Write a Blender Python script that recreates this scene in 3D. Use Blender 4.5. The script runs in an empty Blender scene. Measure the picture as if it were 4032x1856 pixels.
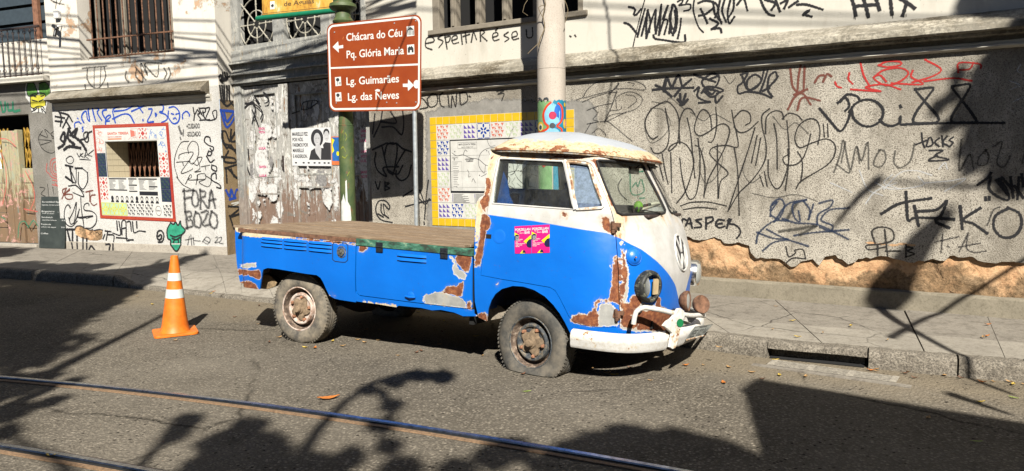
import bpy, bmesh, math, random
import numpy as np
from mathutils import Vector, Matrix, geometry
random.seed(7)
S = bpy.context.scene
COL = S.collection
# ------------------------------------------------------------------ camera
CF, CP, CR, CH = 2946.9, .0973970, .0154943, 1.6304
def _cam_axes(p, r):
    f = np.array([0, math.cos(p), -math.sin(p)]); rt = np.array([1., 0, 0]); dn = np.cross(f, rt)
    c, s = math.cos(r), math.sin(r)
    return np.stack([c*rt+s*dn, -s*rt+c*dn, f])
CRM = _cam_axes(CP, CR); CAM = np.array([0, 0, CH])
cam = bpy.data.cameras.new('camera'); camo = bpy.data.objects.new('camera', cam); COL.objects.link(camo)
m = Matrix.Identity(4)
for i in range(3):
    m[i][0] = CRM[0][i]; m[i][1] = -CRM[1][i]; m[i][2] = -CRM[2][i]; m[i][3] = CAM[i]
camo.matrix_world = m
cam.sensor_width = 36; cam.lens = CF/4032*36; cam.clip_start = .05; cam.clip_end = 1000
S.camera = camo
# ------------------------------------------------------------------ light
SUN = np.array([-.143, 1.19, -1.0])            # direction the sunlight travels
sl = bpy.data.lights.new('sun', 'SUN'); sl.energy = 5.0; sl.angle = math.radians(.53); sl.color = (1, .95, .865)
so = bpy.data.objects.new('sun', sl); COL.objects.link(so)
so.rotation_mode = 'QUATERNION'; so.rotation_quaternion = Vector(SUN).to_track_quat('-Z', 'Y')
so.location = (2, -12, 12)
wd = bpy.data.worlds.new('World'); S.world = wd; wd.use_nodes = True
wn = wd.node_tree; wn.nodes.clear()
_o = wn.nodes.new('ShaderNodeOutputWorld'); _b = wn.nodes.new('ShaderNodeBackground'); _s = wn.nodes.new('ShaderNodeTexSky')
_s.sky_type = 'NISHITA'; _s.sun_disc = False
_s.sun_elevation = math.atan2(1.0, math.hypot(SUN[0], SUN[1])); _s.sun_rotation = math.atan2(-SUN[0], -SUN[1])
_s.air_density = .5; _s.dust_density = .1; _s.ozone_density = 1.0
_b.inputs[1].default_value = .05
wn.links.new(_s.outputs[0], _b.inputs[0]); wn.links.new(_b.outputs[0], _o.inputs[0])
S.view_settings.view_transform = 'Standard'; S.view_settings.look = 'None'
S.view_settings.exposure = 1.52; S.view_settings.gamma = 1; S.view_settings.use_curve_mapping = False
S.render.engine = 'CYCLES'
S.cycles.max_bounces = 8; S.cycles.diffuse_bounces = 3; S.cycles.transparent_max_bounces = 24
# ------------------------------------------------------------------ picture -> place
def ray(u, v):
    return np.array([(u-2016)/CF, (v-928)/CF, 1.]) @ CRM
def gz(u, v, z=0.):
    d = ray(u, v); return CAM + (z-CAM[2])/d[2]*d
def pj(P):
    q = (np.atleast_2d(P)-CAM) @ CRM.T
    return np.stack([2016+CF*q[:, 0]/q[:, 2], 928+CF*q[:, 1]/q[:, 2]], 1)
class Frame:
    """a vertical wall plane: s runs along it, d comes out of it, z is up"""
    def __init__(s, ox, oy, yaw):
        y = math.radians(yaw); s.o = np.array([ox, oy, 0.]); s.ex = np.array([math.cos(y), math.sin(y), 0]); s.out = np.array([math.sin(y), -math.cos(y), 0])
    def w(s, a, d, z): return s.o + a*s.ex + d*s.out + np.array([0, 0, z])
    def px(s, u, v, d=0.):
        r = ray(u, v); o = s.o + d*s.out; t = np.dot(o-CAM, s.out)/np.dot(r, s.out); X = CAM+t*r
        return np.array([np.dot(X-s.o, s.ex), X[2]])
FD = Frame(2.747, 7.892, -31.8); FB = Frame(-4.83, 12.61, -21.9); FA = Frame(-4.83+.10*.373, 12.61+.10*.928, -21.9); FC = Frame(-4.69, 12.96, -31.8)
def crop(x0, y0, k): return lambda x, y: (x0+x/k, y0+y/k)
# ------------------------------------------------------------------ materials
ALB = .48      # scales all surface reflectances together, so bounced light fills the shade less
class NT:
    def __init__(s, name, rough=.8, metal=0., spec=.3):
        s.m = bpy.data.materials.new(name); s.m.use_nodes = True; s.t = s.m.node_tree; s.b = s.t.nodes['Principled BSDF']
        s.b.inputs['Roughness'].default_value = rough; s.b.inputs['Metallic'].default_value = metal
        s.b.inputs['Specular IOR Level'].default_value = spec; s.tc = None
    def nd(s, k, **kw):
        n = s.t.nodes.new(k)
        for a, b in kw.items(): setattr(n, a, b)
        return n
    def put(s, sock, v):
        if v is None: return
        if isinstance(v, bpy.types.NodeSocket): s.t.links.new(v, sock)
        elif isinstance(v, (tuple, list)) and len(v) == 3 and len(sock.default_value) == 4: sock.default_value = (*v, 1)
        else: sock.default_value = v
    def co(s, scale=None, loc=None, rot=None):
        if s.tc is None: s.tc = s.nd('ShaderNodeTexCoord')
        if scale is None and loc is None and rot is None: return s.tc.outputs['Object']
        mp = s.nd('ShaderNodeMapping'); s.put(mp.inputs[0], s.tc.outputs['Object'])
        if scale: mp.inputs['Scale'].default_value = scale
        if loc: mp.inputs['Location'].default_value = loc
        if rot: mp.inputs['Rotation'].default_value = rot
        return mp.outputs[0]
    def noise(s, scale, detail=4, rough=.55, vec=None, dist=0., out=0):
        n = s.nd('ShaderNodeTexNoise'); s.put(n.inputs['Vector'], vec or s.co()); n.inputs['Scale'].default_value = scale
        n.inputs['Detail'].default_value = detail; n.inputs['Roughness'].default_value = rough; n.inputs['Distortion'].default_value = dist
        return n.outputs[out]
    def vor(s, scale, vec=None, feature='F1', out='Distance', rnd=1.):
        n = s.nd('ShaderNodeTexVoronoi', feature=feature); s.put(n.inputs['Vector'], vec or s.co()); n.inputs['Scale'].default_value = scale
        n.inputs['Randomness'].default_value = rnd
        return n.outputs[out]
    def ramp(s, f, st, interp='LINEAR'):
        n = s.nd('ShaderNodeValToRGB'); s.put(n.inputs[0], f); r = n.color_ramp; r.interpolation = interp
        while len(r.elements) < len(st): r.elements.new(.5)
        for e, (p, c) in zip(r.elements, st):
            e.position = p; e.color = (c, c, c, 1) if not isinstance(c, (tuple, list)) else (*c[:3], 1)
        return n.outputs[0]
    def mix(s, f, a, b, mode='MIX'):
        n = s.nd('ShaderNodeMix', data_type='RGBA', blend_type=mode); s.put(n.inputs[0], f); s.put(n.inputs[6], a); s.put(n.inputs[7], b); return n.outputs[2]
    def mt(s, op, a, b=None, c=None):
        n = s.nd('ShaderNodeMath', operation=op); s.put(n.inputs[0], a); s.put(n.inputs[1], b)
        if c is not None: s.put(n.inputs[2], c)
        return n.outputs[0]
    def attr(s, name):
        n = s.nd('ShaderNodeAttribute', attribute_name=name); return n.outputs['Fac']
    def sep(s, i, vec=None):
        n = s.nd('ShaderNodeSeparateXYZ'); s.put(n.inputs[0], vec or s.co()); return n.outputs[i]
    def col(s, v):
        s.put(s.b.inputs['Base Color'], v if s.b.inputs['Metallic'].default_value > .6 else s.mix(1., v, (ALB, ALB, ALB), 'MULTIPLY')); return s
    def bump(s, h, strength=.5, dist=.01):
        n = s.nd('ShaderNodeBump'); n.inputs['Strength'].default_value = strength; n.inputs['Distance'].default_value = dist
        s.put(n.inputs['Height'], h); s.put(s.b.inputs['Normal'], n.outputs[0]); return s
    def rgh(s, v): s.put(s.b.inputs['Roughness'], v); return s
M = {}
def plain(name, col, rough=.7, metal=0., var=.12, scale=14, bump=0., spec=.3):
    n = NT(name, rough, metal, spec); f = n.noise(scale, 5, .6)
    a = tuple(max(0, c*(1-var*1.6)) for c in col); b = tuple(min(1, c*(1+var)) for c in col)
    n.col(n.ramp(f, [(.3, a), (.7, b)]))
    if bump: n.bump(n.noise(scale*5, 4), bump, .004)
    M[name] = n.m; return n.m
# ------------------------------------------------------------------ meshes
class MB:
    def __init__(s): s.v = []; s.f = []; s.mi = []; s.uv = []
    def add(s, vs, fs, mi=0):
        o = len(s.v); s.v += [tuple(map(float, q)) for q in vs]; s.f += [tuple(o+i for i in f) for f in fs]; s.mi += [mi]*len(fs); return s
    def box(s, c, e, mi=0, ax=None):
        ax = ax or ((1, 0, 0), (0, 1, 0), (0, 0, 1)); c = np.array(c, float); A = [np.array(a, float)*h/2 for a, h in zip(ax, e)]
        vs = [c+x*A[0]+y*A[1]+z*A[2] for z in (-1, 1) for y in (-1, 1) for x in (-1, 1)]
        return s.add(vs, [(0, 2, 3, 1), (4, 5, 7, 6), (0, 1, 5, 4), (2, 6, 7, 3), (0, 4, 6, 2), (1, 3, 7, 5)], mi)
    def wbox(s, F, s0, s1, d0, d1, z0, z1, mi=0):
        return s.box(F.w((s0+s1)/2, (d0+d1)/2, (z0+z1)/2), (abs(s1-s0), abs(d1-d0), abs(z1-z0)), mi, (F.ex, F.out, (0, 0, 1)))
    def prism(s, bot, top, mi=0, caps=True):
        n = len(bot); o = [(i, (i+1) % n, n+(i+1) % n, n+i) for i in range(n)]
        if caps: o += [tuple(range(n-1, -1, -1)), tuple(range(n, 2*n))]
        return s.add(list(bot)+list(top), o, mi)
    def tube(s, pts, r, n=8, mi=0, caps=True):
        P = [np.array(p, float) for p in pts]; R = r if hasattr(r, '__len__') else [r]*len(P); rings = []; up = None
        for i, p in enumerate(P):
            t = (P[min(i+1, len(P)-1)]-P[max(i-1, 0)]); t /= (np.linalg.norm(t)+1e-9)
            if up is None: up = np.array([0, 0, 1.]) if abs(t[2]) < .9 else np.array([1., 0, 0])
            a = np.cross(t, up); a /= (np.linalg.norm(a)+1e-9); b = np.cross(a, t); up = b
            rings.append([p+R[i]*(math.cos(q)*a+math.sin(q)*b) for q in [2*math.pi*k/n for k in range(n)]])
        vs = [q for g in rings for q in g]; fs = []
        for i in range(len(P)-1):
            for k in range(n): fs.append((i*n+k, i*n+(k+1) % n, (i+1)*n+(k+1) % n, (i+1)*n+k))
        if caps: fs += [tuple(range(n-1, -1, -1)), tuple((len(P)-1)*n+k for k in range(n))]
        return s.add(vs, fs, mi)
    def rev(s, prof, c, ax, n=32, mi=0, ref=None, mod=None, caps=True):
        """prof: (r, h) along axis ax from centre c"""
        ax = np.array(ax, float); ax /= np.linalg.norm(ax); ref = np.array(ref if ref is not None else ((0, 0, 1) if abs(ax[2]) < .9 else (1, 0, 0)), float)
        a = ref-ax*np.dot(ref, ax); a /= np.linalg.norm(a); b = np.cross(ax, a); c = np.array(c, float); vs = []; fs = []
        for r, h in prof:
            for k in range(n):
                q = 2*math.pi*k/n; vs.append(c+ax*h+r*(math.cos(q)*a+math.sin(q)*b))
        for i in range(len(prof)-1):
            for k in range(n): fs.append((i*n+k, i*n+(k+1) % n, (i+1)*n+(k+1) % n, (i+1)*n+k))
        if caps and prof[0][0] > 1e-4: fs.append(tuple(range(n-1, -1, -1)))
        if caps and prof[-1][0] > 1e-4: fs.append(tuple((len(prof)-1)*n+k for k in range(n)))
        if mod: vs = [mod(v) for v in vs]
        return s.add(vs, fs, mi)
    def build(s, name, mats, parent=None, smooth=False, bevel=0., autosmooth=None, recalc=True, label=None):
        me = bpy.data.meshes.new(name); me.from_pydata(s.v, [], s.f)
        for mm in (mats if isinstance(mats, (list, tuple)) else [mats]): me.materials.append(mm)
        if len(s.mi): me.polygons.foreach_set('material_index', s.mi)
        if recalc or bevel:
            b = bmesh.new(); b.from_mesh(me)
            if recalc: bmesh.ops.recalc_face_normals(b, faces=b.faces[:])
            if bevel:
                es = [e for e in b.edges if e.is_manifold and e.calc_face_angle(0) > .6]
                bmesh.ops.bevel(b, geom=es, offset=bevel, segments=2, affect='EDGES', profile=.6, clamp_overlap=True)
            b.to_mesh(me); b.free()
        if smooth:
            me.polygons.foreach_set('use_smooth', [True]*len(me.polygons))
            me.set_sharp_from_angle(angle=math.radians(autosmooth or 40))
        return link(name, me, parent, label)
def link(name, me, parent=None, label=None):
    o = bpy.data.objects.new(name, me); COL.objects.link(o)
    if parent is not None: attach(o, parent)
    if label: o['label'] = label
    return o
def attach(o, p):
    o.parent = p
    q = p; M4 = Matrix.Identity(4)
    while q is not None:
        M4 = (Matrix(q.matrix_parent_inverse) @ q.matrix_basis) @ M4; q = q.parent
    o.matrix_parent_inverse = M4.inverted()
def thing(name, label, cat, loc=(0, 0, 0), group=None):
    o = bpy.data.objects.new(name, None); COL.objects.link(o); o.location = [float(x) for x in loc]; o.empty_display_size = .2
    o['label'] = label; o['category'] = cat
    if group: o['group'] = group
    return o
def tag(o, label=None, cat=None, group=None, kind=None):
    for k, v in (('label', label), ('category', cat), ('group', group), ('kind', kind)):
        if v: o[k] = v
    return o
def catmull(P, step):
    P = [np.array(p, float) for p in P]
    if len(P) == 2: 
        n = max(1, int(np.linalg.norm(P[1]-P[0])/step)); return [P[0]+(P[1]-P[0])*i/n for i in range(n+1)]
    Q = [2*P[0]-P[1]]+P+[2*P[-1]-P[-2]]; out = []
    for i in range(1, len(Q)-2):
        a, b, c, d = Q[i-1:i+3]; n = max(1, int(np.linalg.norm(c-b)/step))
        for k in range(n):
            t = k/n; out.append(.5*((2*b)+(-a+c)*t+(2*a-5*b+4*c-d)*t*t+(-a+3*b-3*c+d)*t**3))
    out.append(P[-1]); return out
def in_poly(x, y, P):
    c = False; n = len(P); j = n-1
    for i in range(n):
        if (P[i][1] > y) != (P[j][1] > y) and x < (P[j][0]-P[i][0])*(y-P[i][1])/(P[j][1]-P[i][1])+P[i][0]: c = not c
        j = i
    return c
def sdist(pts, P):
    """signed distance (inside > 0) of many points to a closed polygon"""
    pts = np.asarray(pts, float); A = np.asarray(P, float); B = np.roll(A, -1, 0); best = np.full(len(pts), 9.); ins = np.zeros(len(pts), bool)
    for a, b in zip(A, B):
        d = b-a; L = (d*d).sum()+1e-12; t = np.clip(((pts-a)@d)/L, 0, 1); best = np.minimum(best, np.hypot(*(pts-(a+t[:, None]*d)).T))
        c = ((a[1] > pts[:, 1]) != (b[1] > pts[:, 1])); xx = a[0]+(pts[:, 1]-a[1])*d[0]/(d[1] if abs(d[1]) > 1e-12 else 1e-12)
        ins ^= c & (pts[:, 0] < xx)
    return np.where(ins, best, -best)
def resamp(P, step, closed=True):
    out = []; n = len(P)
    for i in range(n if closed else n-1):
        a = np.array(P[i], float); b = np.array(P[(i+1) % n], float); k = max(1, int(np.linalg.norm(b-a)/step))
        out += [a+(b-a)*j/k for j in range(k)]
    if not closed: out.append(np.array(P[-1], float))
    return out
def cdt(outer, holes=(), step=.03):
    """triangulate a polygon with holes, with inner points; returns points and triangles"""
    loops = [resamp(outer, step)]+[resamp(h, step) for h in holes]; V = []; E = []
    for L in loops:
        o = len(V); V += [Vector((p[0], p[1])) for p in L]; E += [(o+i, o+(i+1) % len(L)) for i in range(len(L))]
    A = np.array(outer); x0, y0 = A.min(0); x1, y1 = A.max(0); g = []
    for j, y in enumerate(np.arange(y0+step/2, y1, step*.87)):
        for x in np.arange(x0+(step/2 if j % 2 else 0), x1, step): g.append((x, y))
    if g:
        g = np.array(g); k = sdist(g, outer) > step*.45
        for h in holes: k &= sdist(g, h) < -step*.45
        V += [Vector(p) for p in g[k]]
    r = geometry.delaunay_2d_cdt(V, E, [], 0, 1e-6)
    pts = np.array([tuple(v) for v in r[0]]); tri = [f for f in r[2] if len(f) == 3]
    c = np.array([(pts[list(f)]).mean(0) for f in tri]); k = sdist(c, outer) > 0
    for h in holes: k &= sdist(c, h) < 0
    return pts, [t for t, q in zip(tri, k) if q]
def shell(name, outer, holes, fn, thick, mats, parent=None, step=.03, attrs=None, smooth=True, label=None, both=True, miror=False):
    """sheet with thickness: fn maps 2-D points to 3-D; inner side is offset against the normal"""
    pts, tri = cdt(outer, holes, step); P = fn(pts[:, 0], pts[:, 1]); e = 1e-3
    du = fn(pts[:, 0]+e, pts[:, 1])-fn(pts[:, 0]-e, pts[:, 1]); dv = fn(pts[:, 0], pts[:, 1]+e)-fn(pts[:, 0], pts[:, 1]-e)
    N = np.cross(du, dv); N /= (np.linalg.norm(N, axis=1)[:, None]+1e-12)
    if miror: N = -N
    n = len(P); V = np.concatenate([P, P-N*thick]); F = [tuple(t) for t in tri]+[tuple(n+i for i in reversed(t)) for t in tri]
    cnt = {}
    for t in tri:
        for i in range(3):
            a, b = t[i], t[(i+1) % 3]; cnt[(a, b)] = cnt.get((a, b), 0)+1
    for (a, b) in cnt:
        if (b, a) not in cnt: F.append((b, a, n+a, n+b))
    me = bpy.data.meshes.new(name); me.from_pydata(V.tolist(), [], F)
    for mm in (mats if isinstance(mats, (list, tuple)) else [mats]): me.materials.append(mm)
    if attrs:
        for k, f in attrs.items():
            v = f(pts); at = me.attributes.new(k, 'FLOAT', 'POINT'); at.data.foreach_set('value', np.concatenate([v, v]).astype(np.float32))
    if smooth:
        me.polygons.foreach_set('use_smooth', [True]*len(me.polygons)); me.set_sharp_from_angle(angle=math.radians(50))
    return link(name, me, parent, label)
def holes_wall(mb, F, s0, s1, z0, z1, holes, d=0., depth=.2, mi=0, back=True):
    """flat wall face at distance d with rectangular holes and their reveals"""
    ss = sorted({s0, s1, *[h[0] for h in holes], *[h[1] for h in holes]}); zz = sorted({z0, z1, *[h[2] for h in holes], *[h[3] for h in holes]})
    for a, b in zip(ss, ss[1:]):
        for c, e in zip(zz, zz[1:]):
            if any(h[0] <= (a+b)/2 <= h[1] and h[2] <= (c+e)/2 <= h[3] for h in holes): continue
            mb.add([F.w(a, d, c), F.w(b, d, c), F.w(b, d, e), F.w(a, d, e)], [(0, 1, 2, 3)], mi)
    for h in holes:
        q = [(h[0], h[2]), (h[1], h[2]), (h[1], h[3]), (h[0], h[3])]
        for i in range(4):
            a, b = q[i], q[(i+1) % 4]; mb.add([F.w(a[0], d, a[1]), F.w(b[0], d, b[1]), F.w(b[0], d-depth, b[1]), F.w(a[0], d-depth, a[1])], [(0, 1, 2, 3)], mi)
    return mb
# flat print: spray strokes, drawn lines and lettering that lie on a face
_lift = [0]
def ribbon(mb, P2, w, to3, mi=0, step=.02, uvs=None, taper=True):
    Q = catmull(P2, step); n = len(Q)
    if n < 2: return
    mb.uv += [(0, .5)]*(len(mb.v)-len(mb.uv))
    W = w if hasattr(w, '__len__') else [w]*n; o = len(mb.v)
    for i, p in enumerate(Q):
        t = Q[min(i+1, n-1)]-Q[max(i-1, 0)]; t = t/(np.linalg.norm(t)+1e-9); nn = np.array([-t[1], t[0]])
        ww = W[i]*(1+.16*math.sin(i*.7+len(mb.v))+.14*math.sin(i*.23+len(mb.f)*.01))*.5; _lift[0] = (_lift[0]+1) % 400; l = _lift[0]*4e-6
        if i == 0: p = p-t*ww*.8
        if i == n-1: p = p+t*ww*.8
        mb.v.append(tuple(to3(p+nn*ww, l))); mb.v.append(tuple(to3(p-nn*ww, l)))
        mb.uv += [(i*step, 0.), (i*step, 1.)]
    for i in range(n-1):
        mb.f.append((o+2*i, o+2*i+1, o+2*i+3, o+2*i+2)); mb.mi.append(mi)
def build_print(mb, name, mats, parent, label=None):
    me = bpy.data.meshes.new(name); me.from_pydata(mb.v, [], mb.f)
    for mm in (mats if isinstance(mats, (list, tuple)) else [mats]): me.materials.append(mm)
    me.polygons.foreach_set('material_index', mb.mi)
    uv = me.uv_layers.new(name='UVMap'); U = mb.uv+[(0, .5)]*(len(mb.v)-len(mb.uv))
    idx = np.zeros(len(me.loops), int); me.loops.foreach_get('vertex_index', idx); uv.data.foreach_set('uv', np.array(U)[idx].ravel())
    return link(name, me, parent, label)
def spray(name, col, soft=.35, dens=1., grain=90):
    n = NT(name, .75); u = n.nd('ShaderNodeUVMap'); v = n.sep(1, u.outputs[0])
    e = n.mt('SUBTRACT', 1, n.mt('ABSOLUTE', n.mt('MULTIPLY_ADD', v, 2, -1)))          # 0 at edge, 1 at centre
    g = n.noise(grain, 3, .7); a = n.mt('MULTIPLY_ADD', g, soft*1.6, n.mt('MULTIPLY_ADD', e, 1/max(soft, .05), -.5-soft*.8)); a.node.use_clamp = True
    if dens < 1: a = n.mt('MULTIPLY', a, dens)
    n.col(col); n.put(n.b.inputs['Alpha'], a); M[name] = n.m; return n.m
def text_mesh(txt, size, bold=0., xs=1., align='LEFT', shear=0.):
    c = bpy.data.curves.new('t', 'FONT'); c.body = txt; c.size = size; c.offset = bold*size; c.align_x = align; c.shear = shear; c.resolution_u = 3
    o = bpy.data.objects.new('t', c); COL.objects.link(o); bpy.context.view_layer.update()
    me = bpy.data.meshes.new_from_object(o.evaluated_get(bpy.context.evaluated_depsgraph_get())); bpy.data.objects.remove(o)
    v = np.array([(p.co.x*xs, p.co.y) for p in me.vertices]) if len(me.vertices) else np.zeros((0, 2)); f = [tuple(p.vertices) for p in me.polygons]
    bpy.data.meshes.remove(me); bpy.data.curves.remove(c); return v, f
def put_text(mb, txt, size, at, to3, bold=0., xs=1., align='LEFT', mi=0, rot=0., width=None, shear=0., lift=0.):
    v, f = text_mesh(txt, size, bold, xs, align, shear)
    if not len(v): return
    if width: v[:, 0] *= width/(v[:, 0].max()-v[:, 0].min())
    c, s_ = math.cos(rot), math.sin(rot); v = v@np.array([[c, s_], [-s_, c]])+np.array(at)
    mb.add([to3(p, lift) for p in v], f, mi)
# ================================================================== materials of the place
def mk_asphalt():
    n = NT('asphalt', .95, spec=.03); big = n.noise(.6, 5, .6); mid = n.noise(4, 5, .65); nz = n.noise(190, 2, .7); g1 = n.noise(75, 2, .6); v2 = n.vor(52)
    st = n.ramp(n.vor(52, out='Color'), [(0, (.08, .07, .057)), (.4, (.19, .165, .13)), (.7, (.31, .27, .21)), (1, (.60, .53, .42))])
    c = n.mix(n.ramp(v2, [(.30, 0), (.62, .9)]), st, (.055, .048, .038)); c = n.mix(n.ramp(g1, [(.38, .75), (.50, 0)]), c, (.035, .031, .026)); c = n.mix(n.ramp(nz, [(.52, 0), (.68, .6)]), c, (.40, .35, .27))
    c = n.mix(n.ramp(big, [(.35, .15), (.7, .6)]), c, (.31, .275, .22)); c = n.mix(n.ramp(mid, [(.55, 0), (.75, .35)]), c, (.07, .062, .05))
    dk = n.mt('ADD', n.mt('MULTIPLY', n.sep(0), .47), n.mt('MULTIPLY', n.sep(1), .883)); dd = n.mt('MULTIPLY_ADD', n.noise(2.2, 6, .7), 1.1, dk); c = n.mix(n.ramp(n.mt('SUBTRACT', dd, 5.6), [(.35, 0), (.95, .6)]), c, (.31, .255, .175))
    ck = n.vor(.42, n.mix(.22, n.co(), n.noise(1.4, 6, .7, out=1)), 'DISTANCE_TO_EDGE'); cq = n.mt('MULTIPLY', n.ramp(ck, [(.0015, 1), (.006, 0)]), n.ramp(n.noise(.5), [(.5, 0), (.58, 1)])); c = n.mix(n.mt('MULTIPLY', cq, .75), c, (.02, .018, .015)); c = n.mix(n.ramp(n.noise(.9, 5, .7, n.co((1, 1, 1), (7, 3, 0))), [(.58, 0), (.70, .4)]), c, (.085, .075, .06))
    pits = n.ramp(n.vor(19), [(.13, 1), (.20, 0)]); pn = n.ramp(n.noise(1.8), [(.44, 0), (.54, 1)]); pits = n.mt('MULTIPLY', pits, pn); c = n.mix(n.mt('MULTIPLY', pits, .8), c, (.012, .011, .010)); n.col(c)
    n.bump(n.mt('SUBTRACT', n.mt('ADD', g1, n.mt('MULTIPLY', nz, .5)), n.mt('ADD', v2, pits)), .8, .008); M['asphalt'] = n.m
def mk_cement(name, base, dark, sc=1., cracks=True, rough=.9, bump=.5, stain=.5):
    n = NT(name, rough, spec=.2); a = n.noise(2.2*sc, 6, .65); b = n.noise(35*sc, 5, .7); d = n.noise(9*sc, 5, .7)
    c = n.mix(n.ramp(a, [(.35, 0), (.65, 1)]), base, tuple(x*.78 for x in base)); c = n.mix(n.ramp(d, [(.5, 0), (.72, stain)]), c, dark)
    c = n.mix(n.ramp(b, [(.35, .5), (.5, 0)]), c, dark)
    h = b
    if cracks:
        cr = n.vor(1.3*sc, n.mix(.12, n.co(), n.noise(3*sc, 4, .6, out=1)), 'DISTANCE_TO_EDGE'); k = n.ramp(cr, [(.003, 1), (.010, 0)]); k = n.mt('MULTIPLY', k, n.ramp(n.noise(.6*sc), [(.47, 0), (.6, 1)]))
        c = n.mix(k, c, tuple(x*.3 for x in dark)); h = n.mt('SUBTRACT', b, k)
    n.col(c); n.bump(h, bump, .006); M[name] = n.m
def mk_roughcast(name, base, low, stains, ss=.5):
    """sprayed-on roughcast: coarse grains with shaded pits between them"""
    n = NT(name, .93, spec=.12); g = n.noise(85, 4, .62); g2 = n.noise(170, 2, .6); big = n.noise(1.1, 6, .65); st = n.noise(2.6, 6, .7, n.co((1, 1, .45)))
    c = n.mix(n.ramp(g, [(.38, 1), (.50, 0)]), base, low); c = n.mix(n.ramp(g2, [(.35, .5), (.5, 0)]), c, low)
    c = n.mix(n.ramp(big, [(.45, 0), (.60, ss*1.3)]), c, stains); c = n.mix(n.ramp(st, [(.50, 0), (.68, ss*1.3)]), c, tuple(x*.55 for x in stains))
    hz = n.mt('MULTIPLY_ADD', n.noise(1.3, 6, .7, n.co((1, 1, .6))), 1.1, n.sep(2)); c = n.mix(n.ramp(n.mt('MULTIPLY', hz, .25), [(.70, 0), (.80, ss*.9)]), c, tuple(x*.8 for x in stains))
    n.col(c); n.bump(n.mix(.35, g, g2), 1., .016); M[name] = n.m
def mk_paintwall(name, base, under, amt=.5, pits=True, grime=(.30, .26, .19)):
    """old painted render: flaked patches show the layer below"""
    n = NT(name, .82, spec=.2); a = n.noise(1.7, 7, .68, dist=.4); b = n.noise(8, 6, .75); e = n.mt('MULTIPLY_ADD', b, .35, a)
    k = n.ramp(e, [(amt, 0), (amt+.012, 1)]); k2 = n.ramp(e, [(amt-.025, 0), (amt-.02, 1), (amt, 1), (amt+.004, 0)])
    g = n.noise(2.5, 6, .7, n.co((1, 1, .3))); c = n.mix(n.ramp(g, [(.5, 0), (.8, .45)]), base, grime)
    u = n.mix(n.ramp(b, [(.4, 0), (.6, 1)]), under, tuple(x*.72+.07 for x in under)); c = n.mix(k, c, u); c = n.mix(n.mt('MULTIPLY', k2, .5), c, (.36, .33, .27))
    h = n.mt('MULTIPLY_ADD', k, -.8, n.mt('MULTIPLY', b, .3))
    if pits:
        p = n.ramp(n.vor(17), [(.05, 1), (.09, 0)]); p = n.mt('MULTIPLY', p, n.ramp(n.noise(2.2), [(.48, 0), (.56, 1)])); c = n.mix(n.mt('MULTIPLY', p, .7), c, (.16, .13, .10)); h = n.mt('SUBTRACT', h, p)
    n.col(c); n.bump(h, .5, .008); M[name] = n.m
def mk_ledge(name, base=(.62, .56, .45)):
    n = NT(name, .93, spec=.12); s = n.noise(5, 7, .72, n.co((.5, .5, 3))); f = n.noise(28, 5, .8); z = n.noise(1.6, 5, .6)
    c = n.mix(n.ramp(s, [(.38, 0), (.58, 1)]), base, (.20, .17, .12)); c = n.mix(n.ramp(f, [(.44, .75), (.56, 0)]), c, (.085, .073, .05))
    c = n.mix(n.ramp(z, [(.35, .35), (.6, 0)]), c, (.74, .70, .60)); n.col(c); n.bump(n.mix(.5, s, f), .7, .012); M[name] = n.m
def mk_plaster():
    n = NT('orange_plaster', .95, spec=.08); a = n.noise(3.2, 7, .7, dist=.6); b = n.noise(26, 6, .75); z = n.sep(2)
    c = n.ramp(a, [(.3, (.60, .33, .17)), (.5, (.74, .47, .26)), (.72, (.80, .57, .36))]); c = n.mix(n.ramp(b, [(.35, .55), (.5, 0)]), c, (.42, .20, .10))
    low = n.mt('MULTIPLY_ADD', z, -1.25, 1.02); k = n.ramp(n.mt('ADD', n.mt('MULTIPLY', low, .5), n.mt('MULTIPLY', n.noise(2.3, 6, .7), .9)), [(.62, 0), (.68, .92)])
    c = n.mix(n.mt('MULTIPLY', k, n.ramp(b, [(.35, 1), (.65, .55)])), c, (.13, .095, .055))
    cr = n.vor(.8, n.mix(.5, n.co((1, 1, 2.6)), n.noise(2.5, 6, .7, out=1)), 'DISTANCE_TO_EDGE'); q = n.mt('MULTIPLY', n.ramp(cr, [(.004, 1), (.014, 0)]), n.ramp(n.noise(1.9), [(.42, 0), (.52, 1)]))
    c = n.mix(n.mt('MULTIPLY', q, .8), c, (.10, .055, .03)); n.col(c); n.bump(n.mt('SUBTRACT', n.mt('MULTIPLY_ADD', a, 1.4, n.mt('MULTIPLY', b, .5)), n.mt('MULTIPLY', q, .8)), .9, .03); M['orange_plaster'] = n.m
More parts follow.
